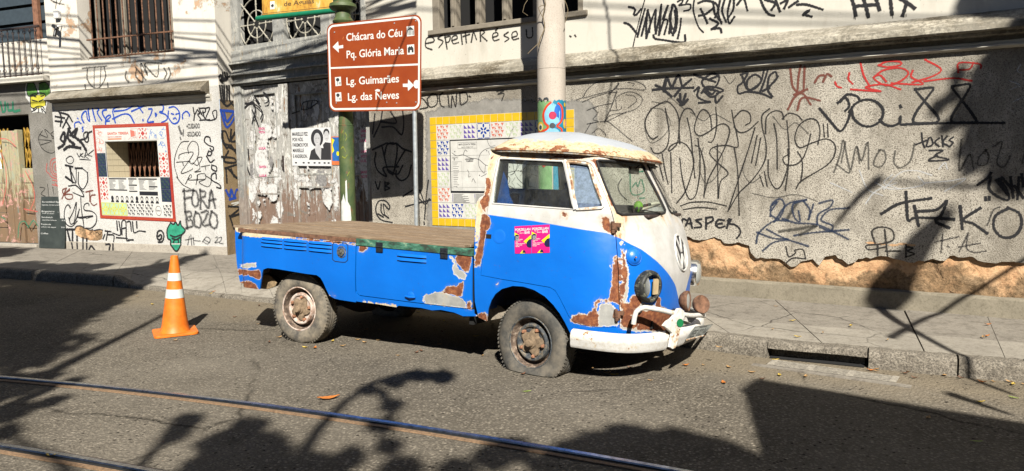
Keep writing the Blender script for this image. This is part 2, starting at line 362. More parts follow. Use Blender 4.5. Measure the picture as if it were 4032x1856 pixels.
def mk_peelwood(name, base, patches, streak=1.):
    n = NT(name, .8, spec=.2); v = n.noise(6, 8, .8, n.co((2.0, 2.0, .8)), .5); w = n.noise(4.3, 8, .8, dist=.9); fine = n.noise(60, 4, .6, n.co((3, 3, .2)))
    c = n.mix(n.ramp(fine, [(.4, 0), (.65, .6)]), base, tuple(x*.55 for x in base)); k = n.ramp(v, [(.53, 0), (.555, 1)]); c = n.mix(k, c, patches[0]); z_ = n.sep(2); kz = n.ramp(n.mt('ADD', n.mt('MULTIPLY', z_, -.28), n.noise(8, 7, .8, n.co((2.5, 2.5, .35)), .3)), [(.13, 0), (.17, .8)]); c = n.mix(n.mt('MULTIPLY', kz, streak), c, (.20, .10, .055))
    k2 = n.ramp(w, [(.565, 0), (.58, 1)]); c = n.mix(k2, c, patches[1]); k3 = n.ramp(n.noise(5, 7, .75, n.co((2.6, 2.6, .6), (3, 1, 5)), .4), [(.61, 0), (.63, 1)])
    c = n.mix(n.mt('MULTIPLY', k3, streak), c, patches[2]); n.col(c); n.bump(n.mt('ADD', n.mt('MULTIPLY', fine, .4), n.mt('ADD', k, k2)), .5, .004); M[name] = n.m
mk_asphalt()
mk_cement('pavement', (.35, .315, .26), (.12, .10, .08), bump=.9, stain=.8); mk_cement('pavement_band', (.44, .40, .33), (.19, .165, .13), bump=.7, stain=.75)
mk_cement('plinth', (.34, .30, .225), (.15, .13, .09), 1.4, False); mk_cement('skirt', (.55, .50, .42), (.25, .21, .16), 1.4, False)
mk_roughcast('grey_roughcast', (.72, .665, .56), (.20, .175, .14), (.30, .265, .21)); mk_roughcast('white_roughcast', (.86, .85, .81), (.50, .48, .44), (.60, .57, .50), .2)
mk_roughcast('tan_roughcast', (.46, .335, .19), (.22, .15, .08), (.30, .22, .13))
mk_roughcast('left_roughcast', (.40, .38, .34), (.15, .14, .125), (.24, .225, .19))
mk_paintwall('white_wall', (.76, .72, .62), (.72, .60, .40), .86); mk_paintwall('corner_wall', (.84, .79, .69), (.66, .43, .26), .80)
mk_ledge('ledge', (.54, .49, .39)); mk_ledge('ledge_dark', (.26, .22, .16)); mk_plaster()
mk_peelwood('door_paint', (.52, .505, .46), ((.82, .80, .74), (.24, .22, .19), (.30, .17, .09)))
mk_peelwood('door_trim', (.42, .42, .39), ((.56, .55, .49), (.27, .27, .25), (.45, .30, .12)), .6)
mk_peelwood('green_door', (.52, .47, .29), ((.40, .42, .30), (.66, .36, .30), (.20, .24, .20)))
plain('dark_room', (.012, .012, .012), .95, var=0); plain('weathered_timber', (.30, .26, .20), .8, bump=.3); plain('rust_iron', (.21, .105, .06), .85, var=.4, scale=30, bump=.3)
plain('pale_iron', (.50, .47, .38), .7, var=.3, scale=40, bump=.3); plain('dark_iron', (.055, .035, .03), .6, var=.3, scale=30)
plain('gate_brown', (.30, .145, .085), .6, var=.25, scale=20); plain('gate_yellow', (.55, .33, .05), .6, var=.25, scale=20)
plain('cream_tile', (.78, .68, .47), .25, var=.03, spec=.5); plain('grout', (.55, .50, .40), .9); plain('blue_shutter', (.05, .07, .085), .6)
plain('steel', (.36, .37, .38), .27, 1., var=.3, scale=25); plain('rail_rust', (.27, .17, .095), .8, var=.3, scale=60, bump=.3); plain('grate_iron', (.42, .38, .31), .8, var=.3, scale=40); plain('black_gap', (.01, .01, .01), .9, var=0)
plain('white_plastic', (.8, .8, .78), .4, var=.02); plain('black_plastic', (.02, .02, .02), .4, var=.05)
n = NT('granite', .85, spec=.25); a = n.noise(16, 6, .75); b = n.noise(70, 3, .7)
n.col(n.mix(n.ramp(b, [(.4, .8), (.6, 0)]), n.ramp(a, [(.3, (.17, .145, .11)), (.7, (.46, .41, .33))]), (.08, .07, .055))); n.bump(n.mix(.5, a, b), 1., .02); M['granite'] = n.m
# ================================================================== ground
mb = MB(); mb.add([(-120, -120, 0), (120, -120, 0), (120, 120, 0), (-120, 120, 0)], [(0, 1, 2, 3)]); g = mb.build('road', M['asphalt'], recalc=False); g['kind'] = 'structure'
# front foot of the kerb (x, y, top height)
KB = [(-13, 13.4, .14), (-7.80, 11.29, .14), (-5.55, 10.29, .14), (-5.25, 10.12, .045), (-2.82, 8.78, .035), (-1.0, 8.30, .03), (.45, 7.75, .04), (1.12, 7.15, .12), (1.48, 6.42, .14), (2.13, 5.97, .14), (3.11, 5.48, .14), (3.67, 5.23, .14), (6.2, 4.1, .14), (12, 1.5, .14)]
def kerbpt(t):
    i = min(int(t), len(KB)-2); f = t-i; return np.array(KB[i])*(1-f)+np.array(KB[i+1])*f
WL = [(-13, 15.8), (-8.7, 14.3), (-6.9, 13.55), (-6.6, 13.42), (-4.7, 12.9), (-3.0, 11.9), (-1.3, 10.5), (-.2, 9.85), (1.0, 9.15), (2.2, 8.3), (3.9, 7.3), (4.6, 6.85), (7.6, 4.95), (14, 1.)]
def pave(t, w):
    i = min(int(t), len(KB)-2); f = t-i; k = kerbpt(t); q = np.array(WL[i])*(1-f)+np.array(WL[i+1])*f
    d = q-k[:2]; L = np.linalg.norm(d); k2 = k[:2]+d/L*.12; p = k2+(q+d/L*.25-k2)*w; x = w*(L-.12)
    return np.array([p[0], p[1], k[2]+(.14-k[2])*min(1, x/.9)**.8])
def slab(name, t0, t1, w0, w1, mat, par, dz=0., nt=6, nw=5, th=.05):
    mb = MB(); P = [pave(t0+(t1-t0)*i/nt, w0+(w1-w0)*j/nw)+np.array([0, 0, dz]) for j in range(nw+1) for i in range(nt+1)]; n0 = len(P)
    mb.add(P, [(j*(nt+1)+i, j*(nt+1)+i+1, (j+1)*(nt+1)+i+1, (j+1)*(nt+1)+i) for j in range(nw) for i in range(nt)])
    ring = [i for i in range(nt+1)]+[j*(nt+1)+nt for j in range(1, nw+1)]+[nw*(nt+1)+i for i in range(nt-1, -1, -1)]+[j*(nt+1) for j in range(nw-1, 0, -1)]
    R = [P[i] for i in ring]; n = len(R); mb.add(R+[p-np.array([0, 0, th]) for p in R], [(i, (i+1) % n, n+(i+1) % n, n+i) for i in range(n)])
    return mb.build(name, mat, par, recalc=True)
mb = MB(); nn = 60; P = []
for i in range(nn+1):
    t = (len(KB)-1)*i/nn
    for w in (0, 1): p = pave(t, w); P.append((p[0], p[1], p[2]-.045))
mb.add(P, [(2*i, 2*i+2, 2*i+3, 2*i+1) for i in range(nn)]); pv = mb.build('pavement', M['skirt'], recalc=False); pv['kind'] = 'structure'
T = [0, .5, 1, 1.35, 1.7, 2, 2.999, 3.35, 3.7, 4.0, 5, 6, 7, 8, 8.6, 9.35, 9.98, 10.8, 11.35, 12, 12.5, 13]
for i, (a, b) in enumerate(zip(T, T[1:])):
    if b-a < .01: continue
    e = .0035/max(.3, float(np.linalg.norm((kerbpt(b)-kerbpt(a))[:2]))/(b-a))
    slab('pavement_slab', a+e, b-e, 0, .30, M['pavement_band'], pv, 0.)
    slab('pavement_slab', a+e, b-e, .3012, 1, M['pavement'], pv, -.003 if i % 2 else 0)
kb = thing('kerb', 'worn granite kerb stones along the edge of the pavement', 'kerb', (1.5, 6.4, 0)); kb['kind'] = 'structure'
def kstone(t0, t1, zb=-.02, depth=.125, jit=.006, ztop=None):
    mb = MB(); N = 9; prof = [(0, 0), (0, .72), (.012, .9), (.035, 1.0), (depth, 1.0), (depth, 0)]; R = []
    rr = random.Random(int(t0*97)); P = []
    for i in range(N+1):
        t = t0+(t1-t0)*i/N; k = kerbpt(t); k1 = kerbpt(min(t+.02, len(KB)-1.0001)); k0 = kerbpt(max(t-.02, 0)); d = (k1-k0)[:2]; d /= np.linalg.norm(d); nrm = np.array([-d[1], d[0]])
        for (a, h) in prof:
            j = rr.uniform(-jit, jit); zt = k[2] if ztop is None else ztop; z = zb+(zt+.004-zb)*h+(rr.uniform(-jit, jit)*.6 if h > .5 else 0)
            q = k[:2]+nrm*(a+j*(a < .05)); P.append((q[0], q[1], z))
    m_ = len(prof); mb.add(P, [(i*m_+j, i*m_+(j+1) % m_, (i+1)*m_+(j+1) % m_, (i+1)*m_+j) for i in range(N) for j in range(m_)]+[tuple(range(m_)), tuple(N*m_+j for j in range(m_))])
    return mb.build('kerb_stone', M['granite'], kb, smooth=True, autosmooth=50)
KT = [0, .3, .6, .9, 1.3, 1.7, 2.0]
for a, b in zip(KT, KT[1:]): kstone(a+.004, b-.004)
for a, b in [(2.02, 2.97), (3.0, 3.3), (3.3, 3.66), (3.66, 4.0), (4.0, 4.5), (4.5, 5.), (5., 5.5), (5.5, 6), (6, 6.5), (6.5, 7), (7.03, 7.6), (7.6, 7.98), (8, 8.92), (9.62, 10.3), (10.31, 10.995), (11.3, 11.6), (11.62, 11.9), (11.92, 12.4), (12.4, 13)]: kstone(a+.006, b-.006)
kstone(10.999, 11.29)
# gully: a long stone lintel over a dark mouth in the kerb, with its iron grate in the road
kstone(8.925, 9.615, zb=.085)
gu = thing('storm_drain', 'rusty slotted drain grate set in the road before the dark mouth in the kerb', 'drain', (2.4, 5.75, 0))
mb = MB(); A0, A1 = kerbpt(8.94), kerbpt(9.60); d = (A1-A0)[:2]; L = np.linalg.norm(d); d /= L; nr_ = np.array([-d[1], d[0]]); ex = (*d, 0); ey = (*nr_, 0)
c = (A0+A1)/2; mb.box((*(c[:2]+nr_*.10), .04), (L, .02, .09), 0, (ex, ey, (0, 0, 1))); mb.build('gully_back', M['granite'], gu)
mb = MB(); mb.box((*(c[:2]+nr_*.045), .0065), (L, .09, .004), 0, (ex, ey, (0, 0, 1))); mb.build('gully_floor', M['dark_room'], gu)
G0, G1 = gz(3032, 1440)[:2], gz(3515, 1508)[:2]; gd = G1-G0; GL = np.linalg.norm(gd)*1.0; gd /= np.linalg.norm(gd); gn = np.array([-gd[1], gd[0]]); ex = (*gd, 0); ey = (*gn, 0)
mb = MB(); cc = (G0+G1)/2+gn*.075; mb.box((*cc, .005), (GL, .17, .003), 0, (ex, ey, (0, 0, 1))); mb.build('grate_pit', M['black_gap'], gu)
mb = MB()
for k in range(7): mb.box((*(G0+(G1-G0)*.5+gn*(.0+.025*k)), .0085), (GL, .011, .003), 0, (ex, ey, (0, 0, 1)))
mb.build('grate_bars', M['grate_iron'], gu)['kind'] = 'stuff'
mb = MB()
for k in range(4): mb.box((*(G0+gd*GL*(k/3)+gn*.075), .0095), (.045, .17, .004), 0, (ex, ey, (0, 0, 1)))
mb.build('grate_frame', M['grate_iron'], gu)['kind'] = 'stuff'
mb = MB(); q = G0+(G1-G0)*.5; mb.box((*(q-gn*.045), .003), (GL+.25, .07, .006), 0, (ex, ey, (0, 0, 1))); mb.build('grate_surround', M['pavement'], gu)
# ------------------------------------------------------------------ tram rails, let into the road
RP = [gz(*q)[:2] for q in ((0, 1492), (1000, 1602), (1600, 1683), (2368, 1812), (2700, 1872))]
cf = np.polyfit([p[0] for p in RP], [p[1] for p in RP], 2)
def railpt(x, off=0.):
    x0 = max(-9., min(x, 6.)); y = np.polyval(cf, x0)+(x-x0)*np.polyval(np.polyder(cf), x0); sl_ = np.polyval(np.polyder(cf), x0); t = np.array([1, sl_])/math.hypot(1, sl_); n_ = np.array([-t[1], t[0]]); return np.array([x, y])+n_*off
def rail(off, label):
    r = thing('tram_rail', label, 'tram rail', (*railpt(0, off), 0), 'grooved tram rails in the road')
    for nm, prof, mt_ in (('rail_head', [(-.004, .002), (-.004, .010), (.004, .016), (.034, .016), (.042, .010), (.042, .002)], 'steel'),
                          ('rail_groove', [(-.034, .003), (-.034, .0045), (-.004, .0045), (-.004, .003)], 'black_gap'),
                          ('rail_lip', [(-.066, .002), (-.064, .009), (-.036, .011), (-.034, .002)], 'rail_rust'),
                          ('rail_seam', [(.042, .002), (.042, .0055), (.062, .0045), (.062, .002)], 'dark_iron')):
        mb = MB(); N = 110; P = []
        for i in range(N+1):
            x = -14+24*i/N
            for (a, h) in prof: q = railpt(x, off+a); P.append((q[0], q[1], h))
        m_ = len(prof); mb.add(P, [(i*m_+j, i*m_+(j+1) % m_, (i+1)*m_+(j+1) % m_, (i+1)*m_+j) for i in range(N) for j in range(m_)]); mb.build(nm, M[mt_], r)
rail(0, 'polished tram rail running across the road, nearer the truck'); rail(-1.10, 'tram rail cutting the lower left corner of the road')
# ================================================================== right building
HD = thing('long_building', 'long building of white render over grey roughcast, bare orange plaster at its foot', 'building', (2.2, 8.2, 0))
sL, sR = -5.61, 9.
w0 = FD.px(1704, 124); w1 = FD.px(2296, 38)
mb = MB(); holes_wall(mb, FD, sL, sR, 2.86, 12.5, [(w0[0], w1[0], w0[1], 5.4)], 0, .22); mb.build('upper_wall', M['white_wall'], HD, recalc=False)
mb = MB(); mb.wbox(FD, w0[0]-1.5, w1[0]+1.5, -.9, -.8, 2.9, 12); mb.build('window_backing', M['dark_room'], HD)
wf = MB(); z0 = w0[1]
wf.wbox(FD, w0[0]-.06, w1[0]+.06, -.10, .035, z0-.05, z0+.012); wf.wbox(FD, w0[0], w0[0]+.11, -.12, .0, z0+.014, 5.4); wf.wbox(FD, w1[0]-.07, w1[0], -.12, 0., z0+.014, 5.4)
wfo = wf.build('window_frame', M['weathered_timber'], HD, bevel=.008)
for u in (1784, 1882, 1988, 2110):
    a = FD.px(u, 60)[0]; mb = MB(); mb.wbox(FD, a-.045, a+.045, -.11, -.004, z0+.014, 5.4); mb.wbox(FD, a-.018, a+.018, -.004, .012, z0+.03, 5.4); mb.build('mullion', M['weathered_timber'], wfo, bevel=.006)
def sweep(name, F, a, b, prof, mat, par, n=40, jit=.0, seed=1):
    mb = MB(); rr = random.Random(seed); P = []
    for i in range(n+1):
        s_ = a+(b-a)*i/n
        for (d, z) in prof: P.append(F.w(s_, d+rr.uniform(-jit, jit), z+rr.uniform(-jit, jit)*.7))
    m_ = len(prof); mb.add(P, [(i*m_+j, i*m_+j+1, (i+1)*m_+j+1, (i+1)*m_+j) for i in range(n) for j in range(m_-1)]+[tuple(range(m_)), tuple(n*m_+j for j in range(m_))])
    return mb.build(name, mat, par, recalc=True)
sweep('ledge_cap', FD, sL-.1, sR, [(-.02, 2.925), (.012, 2.915), (.175, 2.80), (.185, 2.74), (.172, 2.728), (.10, 2.726), (.10, 2.70), (-.02, 2.69)], M['ledge'], HD, 160, .004)
sweep('ledge_shadow_gap', FD, sL-.05, sR, [(-.02, 2.692), (.012, 2.69), (.012, 2.655), (-.02, 2.652)], M['plinth'], HD, 20)  # darker plinth cement here paints in the shade under the cap
sweep('ledge_moulding', FD, sL-.08, sR, [(-.02, 2.654), (.034, 2.650), (.040, 2.640), (.036, 2.622), (.052, 2.616), (.056, 2.600), (.030, 2.586), (-.02, 2.580)], M['white_wall'], HD, 160, .003)
# roughcast skin, broken away along its foot
c6 = crop(2600, 700, 1.799)
rag = [(200, 415), (235, 432), (275, 445), (330, 432), (385, 422), (430, 440), (450, 465), (500, 468), (550, 460), (590, 470), (630, 478), (636, 520), (650, 545), (680, 566), (720, 565), (760, 575), (850, 582), (890, 600), (925, 632), (960, 622), (1000, 598), (1040, 590), (1080, 583), (1105, 610), (1125, 625), (1150, 590), (1165, 562), (1200, 548), (1240, 548), (1290, 585), (1330, 606), (1380, 592), (1430, 570), (1490, 568), (1560, 560), (1610, 566), (1650, 575), (1700, 590), (1760, 602), (1830, 592), (1900, 580), (1960, 580), (2020, 590), (2050, 560), (2075, 548), (2110, 562), (2150, 565), (2190, 556), (2215, 560), (2250, 580), (2290, 598), (2340, 612), (2380, 606), (2420, 600), (2500, 600), (2576, 605)]
rag = [FD.px(*c6(*p)) for p in rag]; rr = random.Random(3)
left = [(sL, .80), (-5.0, .62), (-4.4, .70), (-3.6, .60), (-2.6, .74), (-1.8, .66), (-1.2, .80)]
right = [(2.7, rag[-1][1]+.03), (3.6, .8), (5, .7), (9, .75)]
bot = [p for p in left if p[0] < rag[0][0]-.05]+[tuple(p) for p in rag]+right
b2 = []
for a, b in zip(bot, bot[1:]):
    k = max(1, int(np.hypot(b[0]-a[0], b[1]-a[1])/.035))
    for j in range(k): b2.append((a[0]+(b[0]-a[0])*j/k+(rr.uniform(-.006, .006) if j else 0), a[1]+(b[1]-a[1])*j/k+rr.uniform(-.012, .012)))
b2.append(bot[-1]); outer = b2+[(sR, 2.62), (sL, 2.62)]
fnD = lambda s_, z_: np.stack([FD.w(a, 0, b) for a, b in zip(s_, z_)])
shell('roughcast_skin', outer, [], fnD, .05, M['grey_roughcast'], HD, .5, smooth=False)
mb = MB(); mb.wbox(FD, sL, sR, -.2, -.052, .1, 2.9); mb.build('wall_core', M['orange_plaster'], HD)
mb = MB(); mb.wbox(FD, sL, sL+.02, -.75, -.002, .1, 12); mb.build('wall_end', M['grey_roughcast'], HD)
# bare plaster with a real uneven face
N = 420; K = 26; P = []; rr = random.Random(5)
from mathutils import noise as _nz
for i in range(N+1):
    a = sL+(sR-sL)*i/N
    for j in range(K+1):
        z = .30+.75*j/K; h = .022*_nz.noise((a*2.3, z*4, 1))+.016*_nz.noise((a*8, z*10, 4))+.008*_nz.noise((a*22, z*26, 2)); P.append(FD.w(a, -.032+h, z))
mb = MB(); mb.add(P, [(i*(K+1)+j, (i+1)*(K+1)+j, (i+1)*(K+1)+j+1, i*(K+1)+j+1) for i in range(N) for j in range(K)]); mb.build('bare_plaster', M['orange_plaster'], HD, smooth=True, recalc=False)
sweep('plinth', FD, sL, sR, [(-.05, .325), (.0, .322), (.032, .312), (.036, .30), (.036, .10)], M['plinth'], HD, 120, .0025)
# grey cement smear round the tile map and the niches of repaired render
n = NT('cement_smear', .9, spec=.15); f = n.noise(7, 6, .7); n.col(n.ramp(f, [(.3, (.26, .25, .225)), (.7, (.42, .40, .36))])); n.bump(n.noise(30, 5), .5, .008)
n.put(n.b.inputs['Alpha'], n.ramp(n.mt('ADD', n.attr('edge'), n.mt('MULTIPLY', n.noise(11, 5, .7), .16)), [(.115, 0), (.15, .92)])); M['cement_smear'] = n.m
def smear(F, poly, d, par, name='cement_patch'):
    P = np.array(poly)
    return shell(name, [tuple(p) for p in P], [], lambda s_, z_: np.stack([F.w(a, d, b) for a, b in zip(s_, z_)]), .0008, M['cement_smear'], par, .08, attrs={'edge': lambda q: sdist(q, P)}, smooth=False)
tb = [FD.px(*p) for p in ((1690, 462), (2262, 434), (2268, 880), (1712, 892))]
x0, x1, z0_, z1_ = tb[0][0], tb[1][0], .78, tb[0][1]
smear(FD, [(x0-.12, .6), (x1+.3, .6), (x1+.34, z1_+.02), (x1+.2, z1_+.13), (x0+.9, z1_+.24), (x0+.3, z1_+.18), (x0-.1, z1_+.1)], .0016, HD)
# ================================================================== old double door
HC = thing('wooden_doorway', 'tall peeling grey double door with wheel-pattern transom grilles between the two buildings', 'door', FC.w(1.5, 0, .14))
def pc(u, v, d=0.): return FC.px(u, v, d)
dL = pc(931, 400)[0]; dR = 3.25; ztop = pc(1000, 336)[1]; zt1 = pc(1000, 193)[1]
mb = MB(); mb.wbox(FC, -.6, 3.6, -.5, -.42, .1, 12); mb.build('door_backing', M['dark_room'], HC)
mb = MB(); jl = pc(968, 500)[0]; mb.wbox(FC, dL, jl-.03, -.1, .06, .14, ztop); mb.wbox(FC, jl-.03, jl, -.1, .02, .14, ztop); mb.wbox(FC, 3.0, dR, -.1, .06, .14, ztop); fr_ = mb.build('door_frame', M['door_trim'], HC, bevel=.01)
mb = MB()
for k, (a, b, d) in enumerate(((.0, .06, .05), (.06, .10, .10), (.10, .30, .04), (.30, .345, .11), (.345, .40, .07), (.40, .60, .05), (.60, .65, .13), (.65, 1., .06))):
    h = zt1-ztop; mb.wbox(FC, dL-.02*(d > .08), dR, -.1, d, ztop+h*a+.001, ztop+h*b)
mb.build('lintel_moulding', M['door_trim'], HC, bevel=.006)
def leaf(sa, sb, panels, lbl=None):
    """door leaf with recessed panels"""
    mb = MB(); holes_wall(mb, FC, sa, sb, .16, ztop-.02, panels, 0., .035); lf = mb.build('door_leaf', M['door_paint'], HC, recalc=False, label=lbl)
    for (a, b, c, e) in panels:
        k = max(2, int((b-a)/.11)); w_ = (b-a)/k
        for j in range(k):
            mb = MB(); mb.wbox(FC, a+w_*j+.002, a+w_*(j+1)-.002, -.06, -.030-.003*(j % 2), c, e); mb.build('board', M['door_paint'], lf)
        mb = MB(); 
        for (p, q, r_, t_) in ((a, a+.03, c, e), (b-.03, b, c, e), (a+.03, b-.03, c, c+.03), (a+.03, b-.03, e-.03, e)): mb.wbox(FC, p, q, -.03, .008, r_, t_)
        mb.build('panel_moulding', M['door_trim'], lf, bevel=.006)
    return lf
m1 = pc(1112, 600)[0]; m2 = pc(1148, 600)[0]; pl = pc(1010, 600); m3 = pc(1345, 600)[0]
leaf(jl+.004, m1, [(pc(1000, 600)[0], pc(1098, 600)[0], pc(1000, 700)[1], pc(1000, 368)[1]), (pc(1000, 600)[0], pc(1098, 600)[0], .35, pc(1000, 760)[1])])
leaf(m2, m3, [(pc(1166, 600)[0], pc(1308, 600)[0], pc(1200, 690)[1], pc(1200, 365)[1]), (pc(1166, 600)[0], pc(1308, 600)[0], .35, pc(1200, 733)[1])])
leaf(m3+.01, 2.998, [(m3+.14, 2.88, .35, 1.5), (m3+.14, 2.88, 1.65, ztop-.2)])
mb = MB(); mb.wbox(FC, m1+.003, m2-.003, -.02, .035, .16, ztop-.03); mb.wbox(FC, (m1+m2)/2-.02, (m1+m2)/2+.02, .035, .055, .16, ztop-.04); mb.build('meeting_stile', M['door_paint'], HC, bevel=.006)
a = pc(1126, 640); mb = MB(); mb.wbox(FC, a[0]-.018, a[0]+.018, .055, .062, a[1]-.13, a[1]+.11); mb.tube([FC.w(a[0], .065, a[1]-.08), FC.w(a[0], .10, a[1]-.06), FC.w(a[0], .10, a[1]+.03), FC.w(a[0], .065, a[1]+.05)], .006, 6); mb.build('door_handle', M['dark_iron'], HC)
# transom openings with iron wheels
tw0 = [(pc(944, 100)[0], pc(1078, 100)[0]), (pc(1122, 80)[0], pc(1267, 80)[0]), (pc(1320, 60)[0], pc(1420, 60)[0])]
mb = MB(); holes_wall(mb, FC, dL, dR, zt1+.002, 12, [(a, b, zt1+.07, zt1+1.05) for a, b in tw0], .03, .12); mb.build('transom', M['door_trim'], HC, recalc=False)
for (a, b), cc in zip(tw0, ((1007, 95), (1197, 74), (1370, 60))):
    c_ = pc(*cc); R_ = (b-a)/2*1.03; mb = MB(); g3 = lambda r_, q: FC.w(c_[0]+r_*math.cos(q), -.02, c_[1]+r_*math.sin(q))
    for r_ in (R_*.52, R_*.98):
        arc = [q for q in np.linspace(0, 2*math.pi, 33)]; mb.tube([g3(r_, q) for q in arc], .011, 6, caps=False)
    for k in range(8):
        q = k*math.pi/4+math.pi/8*0; mb.tube([g3(R_*t_, q) for t_ in (.17, .98 if k % 2 == 0 else 1.22)], [.010, .012], 6)
        for t_ in (.17, .52, .74, .98): p = g3(R_*t_, q); mb.rev([(0, -.012), (.017, -.008), (.02, 0), (.017, .008), (0, .012)], p, FC.out, 8)
    mb.build('wheel_grille', M['pale_iron'], HC, smooth=True)
# wall above, between the buildings
# ================================================================== corner building
HB = thing('corner_building', 'white corner building with a barred upper window and a graffiti-covered ground floor', 'building', (-6.5, 13.2, 0))
nb = [FB.px(*p) for p in ((415, 558), (619, 554), (634, 999), (423, 1000))]
cN = crop(200, 380, 3.39); nh = [FB.px(*cN(*p)) for p in ((722, 603), (1424, 592), (1468, 1082), (757, 1085))]
ns0 = (nh[0][0]+nh[3][0])/2; ns1 = (nh[1][0]+nh[2][0])/2; nz0 = (nh[2][1]+nh[3][1])/2; nz1 = (nh[0][1]+nh[1][1])/2
skz = FB.px(448, 957)[1]
mb = MB(); holes_wall(mb, FB, -3.97, 0, skz, 2.98, [(ns0, ns1, nz0, nz1)], 0, .02); mb.build('lower_wall', M['white_roughcast'], HB, recalc=False)
mb = MB(); mb.wbox(FB, -3.97, .0, -.1, .012, .1, skz); mb.build('skirting', M['skirt'], HB, bevel=.008)
wB = [FB.px(*p) for p in ((337, 20), (325, 240), (688, 212), (676, 0))]
ws0, ws1, wz0 = FB.px(352, 236)[0]-.22, FB.px(684, 200)[0]+.02, FB.px(500, 222)[1]
mb = MB(); holes_wall(mb, FB, -3.97, 0, 2.98, 12, [(ws0, ws1, wz0, 6.0)], 0, .28); mb.build('upper_wall', M['corner_wall'], HB, recalc=False)
FR = Frame(-4.83, 12.61, 68.1)       # the return wall that runs back to the door
zr = FR.px(905, 395)[1]
mb = MB(); holes_wall(mb, FR, 0, .62, zr, 12, [], 0); mb.build('return_wall', M['corner_wall'], HB, recalc=False)
mb = MB(); holes_wall(mb, FR, 0.002, .62, .1, zr, [], .004); mb.build('tan_return', M['tan_roughcast'], HB, recalc=False)
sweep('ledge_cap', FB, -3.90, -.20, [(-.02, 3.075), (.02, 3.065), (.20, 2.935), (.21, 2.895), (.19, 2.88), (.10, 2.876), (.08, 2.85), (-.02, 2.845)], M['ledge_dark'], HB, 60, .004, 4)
sweep('ledge_moulding', FB, -3.88, -.16, [(-.02, 2.846), (.055, 2.842), (.06, 2.83), (.05, 2.80), (.03, 2.795), (.025, 2.77), (.008, 2.735), (.0, 2.725)], M['white_wall'], HB, 60, .002, 5)
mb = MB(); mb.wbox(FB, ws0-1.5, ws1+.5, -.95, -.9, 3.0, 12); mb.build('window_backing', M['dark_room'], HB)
gr = MB(); za = FB.px(500, 140)[1]; s0b, s1b = FB.px(346, 215)[0], FB.px(683, 215)[0]
for k in range(13):
    a = s0b+(s1b-s0b)*(k+.5)/13; mb = MB(); mb.tube([FB.w(a, -.05, wz0+.03), FB.w(a, -.05, 6.0)], .0125, 6)
    if k == 0: grille = thing('x', '', ''); bpy.data.objects.remove(grille); root = MB(); root.wbox(FB, s0b-.06, s1b+.04, -.065, -.035, za-.012, za+.012); root.wbox(FB, s0b-.02, s1b+.02, -.065, -.035, wz0+.02, wz0+.045); grille = root.build('window_grille', M['rust_iron'], HB)
    mb.build('bar', M['rust_iron'], grille, smooth=True)
mb = MB()
mb.wbox(FB, ws0+.18, ws0+.26, -.26, -.2, wz0+.002, 6); mb.wbox(FB, ws1-.07, ws1-.005, -.26, -.2, wz0+.002, 6); mb.wbox(FB, ws0+.26, ws1-.07, -.26, -.2, wz0+.002, wz0+.09)
for u in (452, 640):
    a = FB.px(u, 120)[0]; mb.wbox(FB, a-.04, a+.04, -.255, -.19, wz0+.092, 6)
mb.build('window_frame', M['weathered_timber'], HB, bevel=.006)
# niche with cream tiles and a folding gate
nd_ = .50; NI = thing('x', '', ''); bpy.data.objects.remove(NI)
mb = MB()
q = [(ns0, nz0), (ns1, nz0), (ns1, nz1), (ns0, nz1)]
mb.wbox(FB, ns0-.05, ns0-.004, -nd_, -.021, nz0, nz1); mb.wbox(FB, ns1+.004, ns1+.05, -nd_, -.021, nz0, nz1); mb.wbox(FB, ns0-.05, ns1+.05, -nd_, -.021, nz1+.001, nz1+.05); mb.wbox(FB, ns0-.05, ns1+.05, -nd_, -.021, nz0-.05, nz0-.001)
nich = mb.build('ticket_niche', M['grout'], HB)
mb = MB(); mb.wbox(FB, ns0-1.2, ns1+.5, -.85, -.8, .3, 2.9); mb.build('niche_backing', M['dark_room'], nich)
tz = (nz1-nz0)/6; td = (nd_-.03)/4; tile_me = None
for i in range(4):
    for j in range(6):
        mb = MB(); mb.wbox(FB, ns0-.004, ns0+.004+.0006*((i*7+j*3) % 3), -.025-td*i-.003, -.025-td*(i+1)+.003, nz0+tz*j+.003, nz0+tz*(j+1)-.003); mb.build('tile', M['cream_tile'], nich)
def scissor(F, a0, a1, d, z0, z1, nx, mat, par, nm, rows=2, r_=.007, cap=True):
    mb = MB(); w_ = (a1-a0)/nx
    for i in range(nx+1):
        mb.wbox(F, a0+w_*i-.006, a0+w_*i+.006, d-.006, d+.006, z0, z1)
    for i in range(nx):
        for j in range(rows):
            h = (z1-z0)/rows; p0, p1 = z0+h*j+.02, z0+h*(j+1)-.02
            mb.tube([F.w(a0+w_*i, d+.010, p0), F.w(a0+w_*(i+1), d+.010, p1)], r_, 4); mb.tube([F.w(a0+w_*(i+1), d-.010, p0), F.w(a0+w_*i, d-.010, p1)], r_, 4)
    return mb.build(nm, mat, par)
scissor(FB, ns0+.03, ns1-.02, -nd_+.03, nz0, nz1, 10, M['gate_brown'], nich, 'folding_gate', 1, .009)
